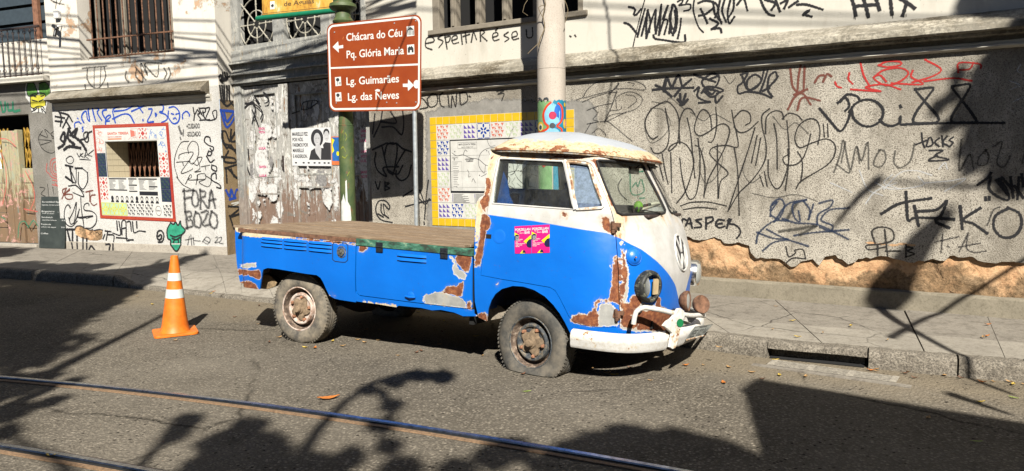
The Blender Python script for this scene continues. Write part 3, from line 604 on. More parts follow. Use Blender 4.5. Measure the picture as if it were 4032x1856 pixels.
# camera box and lamp on the corner building
a = FB.px(232, 60); mb = MB(); mb.wbox(FB, a[0]-.06, a[0]+.06, 0, .07, a[1]-.07, a[1]+.07); sb = mb.build('junction_box', M['white_plastic'], HB, bevel=.015)
a = FB.px(242, 112); sc_ = thing('security_camera', 'small black and white security camera fixed to the white wall beside the barred window', 'camera', FB.w(a[0], 0, a[1]))
mb = MB(); mb.tube([FB.w(a[0]+.02, 0, a[1]+.04), FB.w(a[0]+.02, .07, a[1]+.03), FB.w(a[0], .10, a[1])], .012, 6); mb.build('bracket', M['white_plastic'], sc_)
mb = MB(); mb.tube([FB.w(a[0]-.10, .08, a[1]+.04), FB.w(a[0]+.02, .10, a[1]-.02)], .035, 12); mb.tube([FB.w(a[0]+.02, .11, a[1]), FB.w(a[0]+.015, .16, a[1]-.17)], .028, 12); mb.build('camera_body', M['black_plastic'], sc_)
# ================================================================== left building
HA = thing('left_building', 'grey building at the far left with an iron balcony over a painted folding door', 'building', (-9.5, 14.5, 0))
ah = FA.px(112, 450); at_ = FA.px(60, 325)[1]; ab0 = .19
ui = FA.px(100, 160)[1]; 
mb = MB(); holes_wall(mb, FA, -12, -3.96, .1, at_, [(-7.2, ah[0], ab0, ah[1])], 0, .25); mb.build('lower_wall', M['left_roughcast'], HA, recalc=False)
u0 = FA.px(180, 60)[0]; mb = MB(); holes_wall(mb, FA, -12, -3.96, at_, 11, [(-9, u0, ui, 7.4)], 0, .2); mb.build('upper_wall', M['corner_wall'], HA, recalc=False)
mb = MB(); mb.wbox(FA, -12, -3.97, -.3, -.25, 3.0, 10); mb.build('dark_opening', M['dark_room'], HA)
for k in range(6):
    mb = MB(); z = ui+.05+k*.33; mb.wbox(FA, -8, u0-.03, -.22+.02*(k % 2), -.17, z, z+.27); mb.build('shutter_board', M['blue_shutter'], HA)
mb = MB(); a = FA.px(118, 40)[0]; mb.wbox(FA, a-.07, a+.07, -.16, -.1, ui, 7.4); mb.build('shutter_post', M['gate_brown'], HA)
BD = .17; zs = FA.px(100, 300, BD)[1]; zs0 = FA.px(100, 322, BD)[1]
mb = MB(); mb.wbox(FA, -12, -4.06, .001, BD, zs0, zs); mb.build('balcony_slab', M['white_wall'], HA, bevel=.01)
RAIL = MB(); zt = FA.px(100, 108, BD-.03)[1]; zl = FA.px(100, 296, BD-.03)[1]
RAIL.wbox(FA, -10, -4.12, BD-.05, BD-.01, zt-.02, zt+.012); RAIL.wbox(FA, -10, -4.12, BD-.04, BD-.02, zl-.01, zl+.012); rail_o = RAIL.build('balcony_railing', M['dark_iron'], HA)
pitch = abs(FA.px(60, 200, .14)[0]-FA.px(38, 200, .14)[0])
k = 0; a = -4.2
while a > -8.5:
    mb = MB(); mb.tube([FA.w(a, BD-.03, zl-.05), FA.w(a, BD-.03, zt)], .009, 6)
    for zz in (zt-.09, zl+.10): mb.tube([FA.w(a-.05*math.cos(q), BD-.03, zz+.035*math.sin(q)) for q in np.linspace(0, 2*math.pi, 9)] if k % 4 == 2 else [FA.w(a-.035, BD-.03, zz+.03), FA.w(a-.03, BD-.03, zz), FA.w(a, BD-.03, zz-.02), FA.w(a+.03, BD-.03, zz), FA.w(a+.035, BD-.03, zz+.03)], .006, 5)
    mb.build('baluster', M['dark_iron'], rail_o); k += 1; a -= pitch
# folding door of painted boards in the opening, gate behind it
mb = MB(); mb.wbox(FA, -7.4, ah[0]+.1, -1.3, -1.2, .1, 3); mb.build('room_backing', M['dark_room'], HA)
dt = FA.px(30, 512)[1]; e0 = FA.px(72, 700)[0]
gate = MB(); gz1 = FA.px(90, 500)[1]; gz0 = FA.px(90, 662)[1]
scissor(FA, FA.px(66, 600)[0], ah[0]-.02, -.18, gz0, gz1, 4, M['gate_yellow'], HA, 'folding_gate', 2, .010)
scissor(FA, -7.1, FA.px(2, 600)[0], -.18, gz0, gz1, 12, M['gate_yellow'], HA, 'folding_gate', 2, .010)
DL = MB(); DL.wbox(FA, FA.px(62, 700)[0], FA.px(72, 700)[0], -.16, -.04, ab0, dt); door_o = DL.build('painted_door', M['green_door'], HA, bevel=.01)
for (ua, ub, va) in ((2, 28, 515), (30, 60, 515)):
    mb = MB(); sa, sb_ = FA.px(ua, 700)[0], FA.px(ub, 700)[0]; mb.wbox(FA, sa, sb_, -.14, -.07, ab0, FA.px(ua, va)[1]); mb.build('door_board', M['green_door'], door_o, bevel=.012)
sa, sb_ = FA.px(74, 760)[0], ah[0]-.01; zz = np.linspace(ab0, gz0, 6)
for a, b in zip(zz, zz[1:]):
    mb = MB(); mb.wbox(FA, sa+.02, sb_, -.13, -.09, a+.006, b-.006); mb.build('door_board', M['green_door'], door_o, bevel=.008)
for a, b in zip(zz, zz[1:]):
    mb = MB(); mb.wbox(FA, -7.1, FA.px(0, 760)[0], -.13, -.09, a+.006, b-.006); mb.build('door_board', M['green_door'], door_o, bevel=.008)
mb = MB(); mb.wbox(FA, -7.2, ah[0], -.25, .05, .1, ab0-.002); mb.build('doorstep', M['skirt'], HA, bevel=.01)
# ================================================================== spray paint, markers, posters: flat print on the walls
spray('spray_black', (.012, .012, .014), .30); spray('spray_soft', (.02, .02, .022), .75, .92, 60); spray('spray_thin', (.025, .023, .02), .40, .88); spray('spray_faint', (.04, .04, .035), .55, .62)
spray('spray_blue', (.01, .07, .45), .25); spray('spray_navy', (.015, .035, .085), .5, .75); spray('spray_red', (.55, .025, .02), .3, .9); spray('spray_maroon', (.19, .055, .035), .35, .85); spray('spray_white', (.75, .77, .78), .6, .6)
spray('spray_pink', (.70, .12, .10), .4, .7); spray('spray_green', (.02, .22, .12), .35, .85); spray('marker_pink', (.75, .05, .25), .2, .9); spray('spray_pale', (.78, .78, .72), .25, .95); spray('spray_lime', (.30, .34, .04), .3, .9)
def parse(K, t): return [[K(*map(float, q.split(','))) for q in st.split()] for st in t.split(';') if st.strip()]
def graf(F, K, w, mat, par, t, d=.0022, label=None, name='graffiti_tag'):
    mb = MB()
    for st in parse(K, t):
        P = [F.px(u, v, d) for u, v in st]
        if len(P) == 1: P.append(P[0]+np.array([.012, 0]))
        sc = abs(F.px(st[0][0], st[0][1]+1, d)[1]-F.px(*st[0], d)[1]); W = w*sc*1.42*(1.2 if F is FB else 1)
        ribbon(mb, P, W, lambda q, l: F.w(q[0], d+l, q[1]), 0, max(.014, W*.45))
    return build_print(mb, name, M[mat], par, label)
def fill(F, K, mat, par, t, d=.0018, name='graffiti_fill', label=None):
    mb = MB()
    for k, st in enumerate(parse(K, t)):
        pts, tri = cdt([tuple(F.px(u, v, d)) for u, v in st], (), .3); mb.add([F.w(a, d+k*2e-5, b) for a, b in pts], [tuple(q) for q in tri])
    return mb.build(name, M[mat], par, recalc=False, label=label)
K1 = crop(0, 0, 1.119); K2 = crop(900, 0, 1.186); K3 = crop(1600, 0, 1.249); K5 = crop(3032, 0, 1.248); KA = crop(2430, 0, 1.608); KB_ = crop(2600, 700, 1.799); KC = crop(2250, 280, 2.8235); KD = crop(2500, 400, 2.3725)
KE = crop(1400, 400, 2.372); KF = crop(200, 380, 3.39); KG = crop(200, 680, 3.39); KH = crop(0, 0, 1.976); KI = crop(0, 500, 1.976); KJ = crop(860, 240, 1.797); KP = crop(1130, 480, 3.12)
# --- right building, white upper wall
graf(FD, KA, 8.5, 'spray_black', HD, "75,45 100,50 115,65 105,90 120,95 150,60; 45,145 80,160 130,220; 130,230 150,150 175,60; 155,225 180,130 195,60 185,160 185,240; 185,240 215,140 245,60 240,150 245,210; 245,210 265,120 280,30 265,220; 265,220 300,110 320,40; 320,40 290,120 320,130 300,215; 330,210 340,120 350,30 375,60 380,130 370,200 345,210 340,150; 385,240 400,170 405,120; 230,225 240,245 300,255 400,270 430,265 430,225; 195,70 210,130 205,200; 350,50 330,110 350,180; 365,70 370,140 355,220", label='thick black tag on the white wall above the ledge')
graf(FD, KA, 4.5, 'spray_black', HD, "175,0 150,90 120,210 100,300"); graf(FD, KA, 6.5, 'spray_black', HD, "385,10 415,-5 410,20 390,35 430,30; 450,0 435,25 465,30 460,60 425,70; 490,-10 482,50 490,100 515,170 545,205")
graf(FD, KA, 8.5, 'spray_black', HD, "515,20 560,5 620,20 640,60 620,110; 530,60 560,120 570,145; 520,100 560,90 600,60; 590,120 640,150 600,185; 600,185 650,180 660,205; 610,30 620,90 660,140; 650,10 640,80 660,150; 680,0 665,70 690,140; 720,-10 700,80 710,150 740,110; 740,-10 735,60 700,120; 760,30 800,-10 825,65")
graf(FD, KA, 9, 'spray_black', HD, "905,-10 930,50 960,90 995,100; 940,0 1000,20 980,60; 1000,-10 1030,70; 1040,20 1080,0 1060,50; 1090,45 1140,10; 1140,30 1200,30 1300,60; 1180,95 1220,65 1180,90 1230,105")
graf(FD, KA, 12, 'spray_black', HD, "1485,-10 1500,40 1510,95; 1510,40 1560,35 1640,30; 1560,-10 1580,60 1590,105; 1640,-10 1660,60; 1730,-10 1740,90; 1830,30 1810,95; 1790,-10 1840,20 1880,50")
graf(FD, KA, 2, 'spray_black', HD, "1500,90 1500,118; 1508,90 1508,125; 1590,100 1590,115; 1745,90 1745,115; 1815,95 1815,110; 1830,90 1830,105")
graf(FD, K3, 7, 'spray_thin', HD, "95,215 135,205 130,185 100,190 95,230 125,245; 175,175 155,190 180,205 160,235; 190,180 200,240; 190,185 215,180 210,205 195,210; 225,200 250,190 245,175 225,185 230,215 255,210; 270,175 275,215; 290,160 295,210; 280,180 310,170; 320,205 330,160 345,195; 365,200 365,150 385,160 370,175 395,200; 425,185 450,175 445,160 425,170 430,200 455,195; 440,150 450,140; 500,160 480,175 505,190 485,205; 520,185 545,175 540,155 520,165 525,195 550,190; 590,150 595,185 620,180 620,140; 805,178 808,180; 830,176 833,180", label='faded handwriting beside the pole')
# --- grey roughcast
graf(FD, KC, 6.5, 'spray_soft', HD, "60,320 130,290 160,230 240,150 340,110 500,95 680,110 780,140 825,185 800,212 640,195 500,200; 130,345 250,290 400,245 500,235; 140,300 260,265 480,205 520,140; 180,435 300,390 450,360; 250,425 290,470 240,540 300,560 180,590; 370,565 440,490 600,465; 440,440 540,430 560,400; 500,410 500,300 600,240 700,240 785,300 770,370 700,430 590,465 400,560; 615,265 690,275 725,330 640,405; 180,590 380,560 480,620 600,720 670,775; 630,125 700,140 680,165; 235,690 300,640 370,690 380,720; 150,690 210,590")
graf(FD, KC, 9, 'spray_soft', HD, "500,230 480,300 430,430 370,560; 430,250 520,150")
graf(FD, KC, 9.5, 'spray_black', HD, "940,160 1000,190 1110,280; 910,210 1040,195 1350,185; 1020,190 1060,80 1110,180; 1120,180 1190,50 1230,170; 1150,275 1230,180 1330,95; 1060,80 1030,220; 1210,260 1215,370; 1270,260 1235,370; 1185,320 1240,370 1290,320")
graf(FD, KC, 8, 'spray_black', HD, "1365,40 1460,75 1600,120; 1480,80 1560,30 1640,60 1620,150 1560,200 1480,180 1450,120 1480,80; 1370,220 1420,180 1400,280 1480,330 1550,345 1420,355; 1450,240 1500,180 1600,180 1690,215 1620,250; 1480,230 1560,290 1640,230 1500,200; 1600,290 1610,355 1680,280; 1500,210 1560,260 1600,220; 1540,90 1620,60")
graf(FD, KC, 8, 'spray_black', HD, "1885,40 1960,20 1900,130 1850,170 1860,250 1960,230 2110,250 2225,300; 1950,190 1960,100 2040,40 2110,90 2060,180 1960,200 1900,60; 2000,210 2100,130 2140,0; 2100,230 2150,100 2180,0; 2180,180 2200,60 2270,10 2280,90 2200,170; 2130,220 2200,190; 2230,280 2190,200 2300,60")
graf(FD, KD, 6.2, 'spray_thin', HD, "285,65 300,150 320,300 300,420 240,480 180,480 150,430; 210,330 160,350 110,280 100,180 150,80 220,30 300,0 370,60 410,160 410,300 390,400 320,465 330,420 420,380 500,430 550,560 510,740 460,860 390,950; 420,390 415,200 460,80 520,70 560,120; 490,160 520,300 540,500 560,710; 420,530 440,700 480,860 520,915 570,870 600,720 610,560 590,350; 565,410 610,440 650,600 655,760 645,890; 720,265 700,130 640,75 590,130 555,260 600,320 680,290 780,220 850,215 885,280 840,430 760,590 690,720 650,860; 755,55 765,200 745,330 710,385 690,380; 905,85 925,200 950,300 960,425 850,410 730,430 700,490 770,570 870,670 800,750 780,900; 770,400 775,700 778,900; 930,150 1000,85 1070,110 1080,190 1035,220; 930,240 980,290 1060,270 1150,190; 1120,250 1060,450 970,720 870,1025; 930,440 960,650 975,1060; 1140,325 1090,570; 1175,345 1130,590", label='tall looping thin black script across the grey roughcast')
graf(FD, KD, 6.2, 'spray_thin', HD, "1255,70 1190,130 1190,240 1225,400 1210,560 1100,730 970,860 880,1010; 1220,300 1230,150 1300,90 1370,100 1390,160; 1300,210 1325,350 1330,630; 1245,550 1250,700 1310,810 1370,780 1430,600 1440,440 1420,180; 1380,160 1440,110 1520,130 1560,170; 1430,450 1435,600 1405,830; 1710,400 1730,280 1700,180 1620,165 1530,230 1495,350 1540,430 1650,390 1780,350 1860,390 1870,480 1800,590 1560,740 1505,815; 1520,470 1560,540 1565,640 1550,750; 1440,490 1385,530 1410,590 1500,590 1570,530 1620,400 1640,310; 1165,690 1200,790; 1210,660 1235,790; 1760,210 1770,330; 1800,210 1805,330; 430,975 520,945 680,940 850,975; 455,1010 600,990 760,1005; 255,490 280,640 310,770; 215,530 265,730; 335,480 345,850")
graf(FD, KD, 7.5, 'spray_black', HD, "480,1110 450,1095 440,1130; 475,1160 510,1090 535,1180; 490,1140 530,1140; 620,1100 570,1110 610,1140 620,1170 560,1180; 665,1085 665,1185; 665,1090 720,1080 730,1110 680,1140; 830,1110 780,1105 755,1150 790,1180 840,1165; 780,1145 810,1140; 880,1100 860,1180; 870,1110 900,1100 880,1140 930,1150 975,1185 985,1230 955,1275", label='the word CASPER in black spray')
graf(FD, K5, 9.5, 'spray_black', HD, "245,535 300,600 345,645 380,600 400,540 410,580 450,615 500,620 545,590 555,540 520,500 470,490 420,510 390,550; 335,505 370,480 390,520 370,545; 345,500 380,465 430,475 440,495; 540,590 560,610 600,620 640,600 640,570 640,610 700,610 900,605 1150,605; 640,520 642,525; 715,440 800,432 780,470 720,550 705,600 760,605 820,600 825,575 770,510 720,450 715,438; 895,425 980,415 965,460 900,560 895,600 950,605 1010,600 1000,570 940,490 900,440 895,425", label='large black looping letters ending in 88')
graf(FD, K5, 7, 'spray_red', HD, "445,310 460,370 490,425; 535,320 580,302 640,305 640,320 580,330 535,322; 510,380 560,345 640,335 680,360 640,400 570,420 510,385 540,370 570,400; 400,440 545,450 470,430 560,415 640,440; 700,350 695,380 750,415 600,410; 765,295 840,340 800,375 700,405; 390,360 385,390 405,412; 320,405 330,425 350,432; 760,400 900,385 990,398; 925,355 930,310 1030,315 1035,335; 930,345 980,340 1000,310", label='red scribbled tag near the top of the grey wall')
graf(FD, K5, 9, 'spray_maroon', HD, "100,340 110,420 130,450; 150,325 140,380 135,450; 170,330 165,450; 90,535 120,480 160,460 200,515; 135,540 150,490 180,480 245,495; 120,465 180,440; 220,405 240,375 260,370; 262,400 280,365 300,375"); graf(FD, K5, 9, 'spray_faint', HD, "315,845 345,760 360,690 380,780 390,850 330,810; 400,830 425,720 450,790 480,700 485,830; 540,740 520,770 510,810 545,820 570,780 560,740 540,738; 615,745 610,800 640,825 690,790 710,710; 940,690 930,840 980,760 1000,830; 1060,740 1030,770 1020,810 1060,810 1075,770 1060,740; 1100,720 1140,700 1115,800 1150,820 1180,770; 1240,800 1248,760; 370,700 350,800; 430,730 440,800")
graf(FD, K5, 6, 'spray_black', HD, "745,655 750,700 760,725; 720,710 770,690; 780,680 770,720 800,710 790,675 780,680; 830,680 810,700 830,720; 845,670 850,720; 870,670 850,700 880,720; 900,675 880,690 900,700 885,720; 785,740 850,740 810,765 880,785 780,790 820,765")
graf(FD, K5, 10.5, 'spray_black', HD, "668,945 672,1010 680,1085 720,1070 900,1078; 550,1050 640,1000 790,975; 710,1015 730,1110; 720,1040 820,1030 870,985 840,1060 815,1090 880,1120; 935,1015 945,1125; 1030,1025 950,1080 1000,1100 1065,1145; 1170,1025 1110,1060 1100,1120 1140,1165 1200,1160 1235,1110 1225,1050 1170,1022", label='the word TEKO in broad black strokes')
graf(FD, KB_, 9, 'spray_soft', HD, "1950,455 2110,420; 2000,405 1990,520; 2040,490 2045,492; 2180,395 2120,520; 2180,400 2170,500 2230,530 2300,520; 2120,490 2260,465; 2320,330 2360,230 2400,210")
graf(FD, KB_, 9, 'spray_black', HD, "2250,50 2320,0 2340,-30; 2340,0 2330,80 2400,140 2470,155 2450,80 2400,10; 2480,0 2500,140; 2540,0 2530,150; 2510,60 2570,140; 2305,140 2306,155; 2330,140 2331,155; 2380,20 2460,120; 2420,0 2500,90; 2560,-20 2570,60")
graf(FD, KB_, 9.5, 'spray_navy', HD, "780,270 790,190 850,150 880,200 840,290 790,270; 810,310 900,190 1030,155; 1030,160 940,190 950,280 990,310 980,240; 1020,170 1060,230 1050,300 1085,190; 870,290 960,320 1100,330 1200,370 1330,435; 680,460 700,390 800,310 900,305; 690,390 800,430 900,435; 760,370 880,430 1045,485; 730,515 800,460 900,440; 950,410 1080,390 1200,380 1330,370; 1130,180 1220,160 1200,210 1120,260 1110,330; 1330,215 1200,230 1140,300 1220,340 1200,380 1130,350; 800,190 830,170 790,230", label='smudged blue-black scribble over the broken plaster')
graf(FD, KB_, 16, 'spray_faint', HD, "850,380 1000,360 1100,340 1000,400; 900,290 960,190"); graf(FD, KB_, 6, 'spray_thin', HD, "890,490 910,560 960,530 950,515 1010,510 1030,575; 890,605 940,570 1025,575")
graf(FD, KB_, 7, 'spray_thin', HD, "1520,460 1500,380 1560,350 1640,370 1650,440 1560,470 1460,480 1480,510 1600,490; 1590,370 1610,555; 1540,480 1540,550; 1600,520 1700,520; 1740,480 1740,560; 1745,490 1790,500 1750,520 1800,540 1745,560")
graf(FD, K5, 7, 'spray_white', HD, "440,840 480,930 550,960; 470,1000 520,940 620,900; 560,930 640,850 720,840 790,860; 520,900 600,930 750,910 730,870; 760,900 880,890 960,880 860,940; 300,900 400,945; 830,830 860,800 870,830; 600,860 560,900 640,930; 1230,320 1215,350 1240,360; 1180,400 1230,420 1180,440; 1195,500 1240,480")
graf(FD, KE, 7, 'spray_black', HD, "160,450 270,400 290,390 360,400 380,390 440,440 520,470; 250,430 300,640 340,680; 270,500 300,400 380,400 385,500 360,640; 460,460 390,580 350,680; 190,480 180,560 210,650 290,700 260,620 400,610; 520,600 490,700 430,740 380,700 380,650; 300,640 390,680 440,600; 160,300 180,120; 250,90 230,200 170,330; 330,100 380,200 240,190; 440,90 450,200 430,310 350,240 250,240")
graf(FD, KE, 6, 'spray_black', HD, "185,750 210,820 230,750; 275,755 275,830; 275,760 315,765 280,790 320,810 275,830; 310,1010 320,980 280,930 220,930 190,990 200,1060 250,1110 340,1130; 240,960 240,1030 270,1060 260,960 300,1000; 210,1050 260,1080; 270,1060 310,1090; 680,740 660,900 645,1100; 445,885 530,830; 470,980 700,920; 580,890 650,960 690,910; 600,830 640,940; 640,1130 642,1145")
graf(FD, K2, 7, 'spray_thin', HD, "895,510 930,500 915,470 895,455; 930,460 950,440 975,450 970,490 940,500 928,470; 1000,435 985,450 990,490 1005,500; 1025,450 1030,500; 1040,500 1045,450 1060,500 1065,440; 1080,440 1085,490 1115,470 1110,435 1080,435; 1125,450 1127,452")
graf(FD, K3, 6, 'spray_thin', HD, "440,410 480,405 475,425 445,430; 445,450 480,445 450,465 480,460 470,495"); g5 = crop(1850, 500, 2.965)
graf(FD, g5, 5, 'spray_green', HD, "1870,540 1890,780 2030,760 2010,620; 1870,540 2020,520; 1900,700 1940,650 1960,700 1990,620; 1985,835 2040,830", label='green sprayed square seen through the windscreen'); graf(FD, g5, 5, 'spray_thin', HD, "1770,610 1730,690 1760,780 1830,850")
for k, (u, v) in enumerate(((1480, 462), (1560, 470), (1640, 478), (1700, 470), (1760, 478))): fill(FD, KB_, 'orange_plaster', HD, f"{u-30},{v} {u},{v-9} {u+45},{v-5} {u+50},{v+6} {u+5},{v+9}", name='flaked_spot')
graf(FD, KD, 5, 'spray_faint', HD, "150,60 90,200 140,380 260,330 330,200 260,80 150,60; 640,430 600,600 660,760 760,700 820,520 740,430; 1050,480 1010,640 1080,760 1180,700; 1290,140 1400,260 1500,200 1620,300; 520,100 640,180 740,120 900,200; 1100,860 1300,900 1500,870 1700,930")
graf(FD, KC, 5, 'spray_faint', HD, "900,340 1040,360 1100,300 1250,420; 60,60 200,90 330,70; 1700,60 1760,140 1820,80")
# --- corner building, lower wall
fill(FB, KG, 'orange_plaster', HB, "320,760 340,722 400,713 450,740 520,768 600,775 690,768 692,840 680,890 620,910 520,906 400,872 330,822", d=.0021, name='broken_render', label='oval patch of bare orange plaster'); graf(FB, KG, 4, 'spray_black', HB, "320,760 340,722 400,713 450,740 520,768 560,765; 580,775 640,762 690,768", d=.0024)
graf(FB, KF, 5.2, 'spray_blue', HB, "440,350 415,300 420,240 470,200 490,300 520,330 500,200 510,130; 550,120 570,230 600,330; 560,130 640,170 620,220 680,320; 740,180 700,190 690,230 740,320; 730,370 740,280 790,250 800,270 740,330 780,330; 900,90 920,120 830,180 840,270 860,350; 850,200 1000,180 1120,110; 830,300 960,240 1050,250 1110,350; 1080,200 1240,130; 1140,100 1180,150 1230,220; 1230,310 1231,320; 1310,170 1350,170 1340,230 1290,340 1370,340; 1395,230 1400,270 1415,240 1395,228; 1350,100 1430,90 1500,130 1490,200 1450,210 1540,250 1550,310 1480,350; 1580,150 1650,140 1710,200 1720,280 1690,350 1630,360 1570,280 1570,200; 1610,230 1640,240; 1670,240 1700,230; 1640,300 1660,285 1675,305; 1760,300 1760,240 1810,200 1850,240 1850,260; 320,410 320,360 370,340 400,360; 360,295 365,300; 430,410 415,430 435,445 425,470", label='long blue tag above the tiled ticket niche')
graf(FB, KF, 6, 'spray_black', HB, "110,210 140,280 130,390; 65,270 180,290; 60,330 150,340; 120,215 230,250 290,340; 240,260 160,420; 200,320 260,420; 400,580 470,560 490,480 440,500 460,600 500,600 500,500 540,470; 195,920 290,940; 250,940 290,1150; 200,1080 300,1150; 330,960 420,960")
graf(FB, KF, 9.5, 'spray_black', HB, "105,690 180,630 180,480 130,570 190,600 240,440 230,560 310,640; 240,440 300,540 350,430 260,520; 180,710 250,670 390,690; 330,550 410,620 470,720")
graf(FB, KF, 3.2, 'spray_black', HB, "350,760 380,810 400,770; 430,760 400,790 430,810; 450,820 470,740 490,780 450,790 500,830; 570,720 500,780 550,800; 390,840 530,850; 250,800 205,840 230,890 280,895 305,850 280,805 250,800; 340,960 340,1150; 420,960 490,1030 490,1150; 270,940 270,1100")
graf(FB, KG, 4.2, 'spray_black', HB, "490,0 490,120 430,220 370,150 370,0; 200,50 330,140 280,0; 240,180 350,180 440,320 300,270; 330,170 440,260; 260,470 230,430 190,480 180,600 210,690 280,720 350,650; 250,620 300,520 340,400 330,560 310,680; 240,610 270,690 330,640 380,500; 400,340 410,500 440,700 440,740; 350,600 560,580 480,610; 380,490 370,600 470,600; 510,440 500,410 450,430 450,500 550,520 610,580 600,680 540,740 470,740")
graf(FB, KG, 5, 'spray_maroon', HB, "210,210 160,230 170,280 250,240; 150,350 200,230; 250,220 190,290 210,350 280,350 290,300 230,290 170,300; 470,260 560,240; 520,250 520,380; 590,300 540,310 530,390 570,440 610,420")
graf(FB, KG, 5, 'spray_black', HB, "880,650 890,770; 910,660 930,830 830,810; 950,830 950,660 1000,660 1010,890 1040,910; 950,750 1000,740; 1040,900 1100,900; 1020,660 1060,660 1075,780; 1090,660 1110,800 1180,780 1260,790; 1145,660 1150,740; 880,870 1020,880; 730,780 800,790; 760,790 740,900; 770,830 840,840 840,920; 700,880 720,830")
graf(FB, KG, 7, 'spray_black', HB, "220,760 240,850 262,930; 290,770 290,900; 170,760 310,760; 350,860 352,925; 430,880 430,925; 480,890 480,925"); graf(FB, KG, 6, 'spray_black', HB, "280,945 290,1010; 350,945 355,1020; 430,945 430,1025; 480,950 480,1030; 510,1030 540,980 590,1040; 740,960 790,960 780,1030; 830,960 830,1030", d=.0142)
graf(FB, KF, 4.5, 'spray_black', HB, "1900,150 1920,240 1950,190; 1920,240 1910,320; 1960,180 1990,230 1960,240 2000,300; 2000,160 2060,160 2060,210 2010,230 2070,300; 2060,160 2120,160 2070,310 2200,300 2210,190 2160,210 2180,290; 1990,320 2120,310; 1980,160 2010,240; 2030,200 2050,290")
graf(FB, KF, 14, 'spray_soft', HB, "1715,420 1735,480"); graf(FB, KF, 8, 'spray_soft', HB, "1772,460 1765,520; 1730,555 1732,562")
graf(FB, KF, 3.6, 'spray_thin', HB, "1840,600 1740,620 1670,760 1650,920 1700,1100; 1840,760 1830,680 1890,600 1960,640 1970,780 1900,900 1840,870; 1710,830 1720,780 1820,750 1900,770 1740,1020 1880,980 1890,960; 1680,880 1860,865; 1760,880 1770,920; 1900,890 1960,920 2020,820 1960,830 1990,960 1920,1010 2000,1000; 2010,940 2120,920; 2060,930 2070,980")
graf(FB, KG, 3.6, 'spray_thin', HB, "1680,60 1760,160 1860,215; 1800,150 1860,30 1880,60 1840,100 2060,90; 1960,40 1940,160; 1960,100 1960,30 2060,20 2060,90 1980,130 2100,190 2140,100 2060,40")
graf(FB, KF, 5, 'spray_black', HB, "2130,600 2120,550 2070,540 2050,600 2100,650 2170,680 2160,730 2130,700; 2110,730 2090,780 2130,790 2150,750 2110,730; 2080,800 2130,880 2180,850; 2150,920 2150,970 2210,1000 2210,940 2160,920"); graf(FB, KG, 5, 'spray_black', HB, "2210,80 2200,10 2150,30 2150,100 2250,160 2270,210 2220,200")
graf(FB, KG, 13.5, 'spray_soft', HB, "1780,240 1790,460; 1780,250 1890,235; 1790,345 1870,335; 1910,250 1885,320 1890,420 1920,460 1965,430 1965,310 1940,250 1910,245; 1995,240 2000,460; 2000,240 2070,270 2060,320 2010,345 2080,450; 2110,460 2140,240 2190,460; 2120,370 2190,360; 1800,520 1820,730; 1800,520 1870,530 1880,580 1820,620 1890,650 1900,710 1820,740; 1930,540 1910,620 1930,720 1975,740 2010,680 1990,570 1940,530; 2020,530 2100,520 2030,700 2110,700; 2150,530 2120,620 2140,720 2190,750 2225,690 2210,570 2150,525", label='the words FORA BOZO in fuzzy black spray')
graf(FB, KG, 6.5, 'spray_black', HB, "1440,850 1470,830 1480,870 1450,900 1420,870 1430,790 1480,780 1510,840 1490,920 1440,930"); graf(FB, KG, 6, 'spray_soft', HB, "1800,900 1900,880; 1850,860 1830,960; 1870,840 1880,960; 1900,870 1910,960; 1920,910 1990,915; 2030,920 2080,860 2130,900 2090,955 2030,920; 2200,870 2230,860 2230,890 2190,940 2240,930; 2250,870 2280,860 2280,890 2250,940 2295,950; 2050,900 2110,930")
plain('fill_green', (.03, .34, .20), .75, var=.3, scale=10); plain('fill_yellow', (.66, .60, .05), .75, var=.15); plain('fill_lime', (.13, .36, .06), .75, var=.3); plain('fill_black', (.02, .02, .02), .75, var=.2); plain('fill_white', (.72, .72, .68), .8)
fill(FB, KG, 'fill_green', HB, "1600,670 1640,692 1665,660 1700,705 1730,645 1742,705 1792,762 1782,800 1742,845 1735,945 1600,945 1596,900 1562,880 1552,765", name='graffiti_head', label='green flame-haired face sprayed under the niche'); fill(FB, KG, 'fill_green', HB, "1600,960 1735,960 1700,1030 1665,1045 1625,995", d=.0142, name='graffiti_chin')
graf(FB, KG, 5, 'spray_black', HB, "1600,670 1640,692 1665,660 1700,705 1730,645 1742,705 1792,762 1782,800 1742,845 1735,945; 1600,945 1596,900 1562,880 1552,765 1600,670; 1600,840 1660,860 1740,830; 1620,880 1650,890; 1690,890 1720,870; 1640,930 1650,900 1700,900 1705,930", d=.0026); graf(FB, KG, 5, 'spray_black', HB, "1600,965 1625,1000 1665,1048 1700,1035 1735,965", d=.0144)
mb = MB()
for t_, (u, v), wd_ in (('+CUIDADO', (1812, 432), 180), ('-SOLDADO', (1818, 538), 185)):
    a = FB.px(*KF(u, v)); b = FB.px(*KF(u+wd_, v)); put_text(mb, t_, .115, a, lambda q, l: FB.w(q[0], .0025, q[1]), .03, width=abs(b[0]-a[0]))
mb.build('stencil_lettering', M['fill_black'], HB, recalc=False)
graf(FB, K1, 9, 'spray_soft', HB, "365,302 400,298 470,292; 385,310 385,350 410,385 440,385 465,340 460,300; 555,320 553,345 565,360; 600,310 600,340 630,360 620,280 650,330 640,280 710,280; 600,300 640,350; 640,290 690,340 700,290; 725,305 735,325 725,345; 745,305 752,325 742,350; 375,380 376,388; 475,370 477,385"); graf(FB, K1, 6, 'spray_soft', HB, "415,300 415,380; 445,300 440,385; 235,10 280,20; 250,0 245,35; 270,0 262,18; 225,2 250,12")
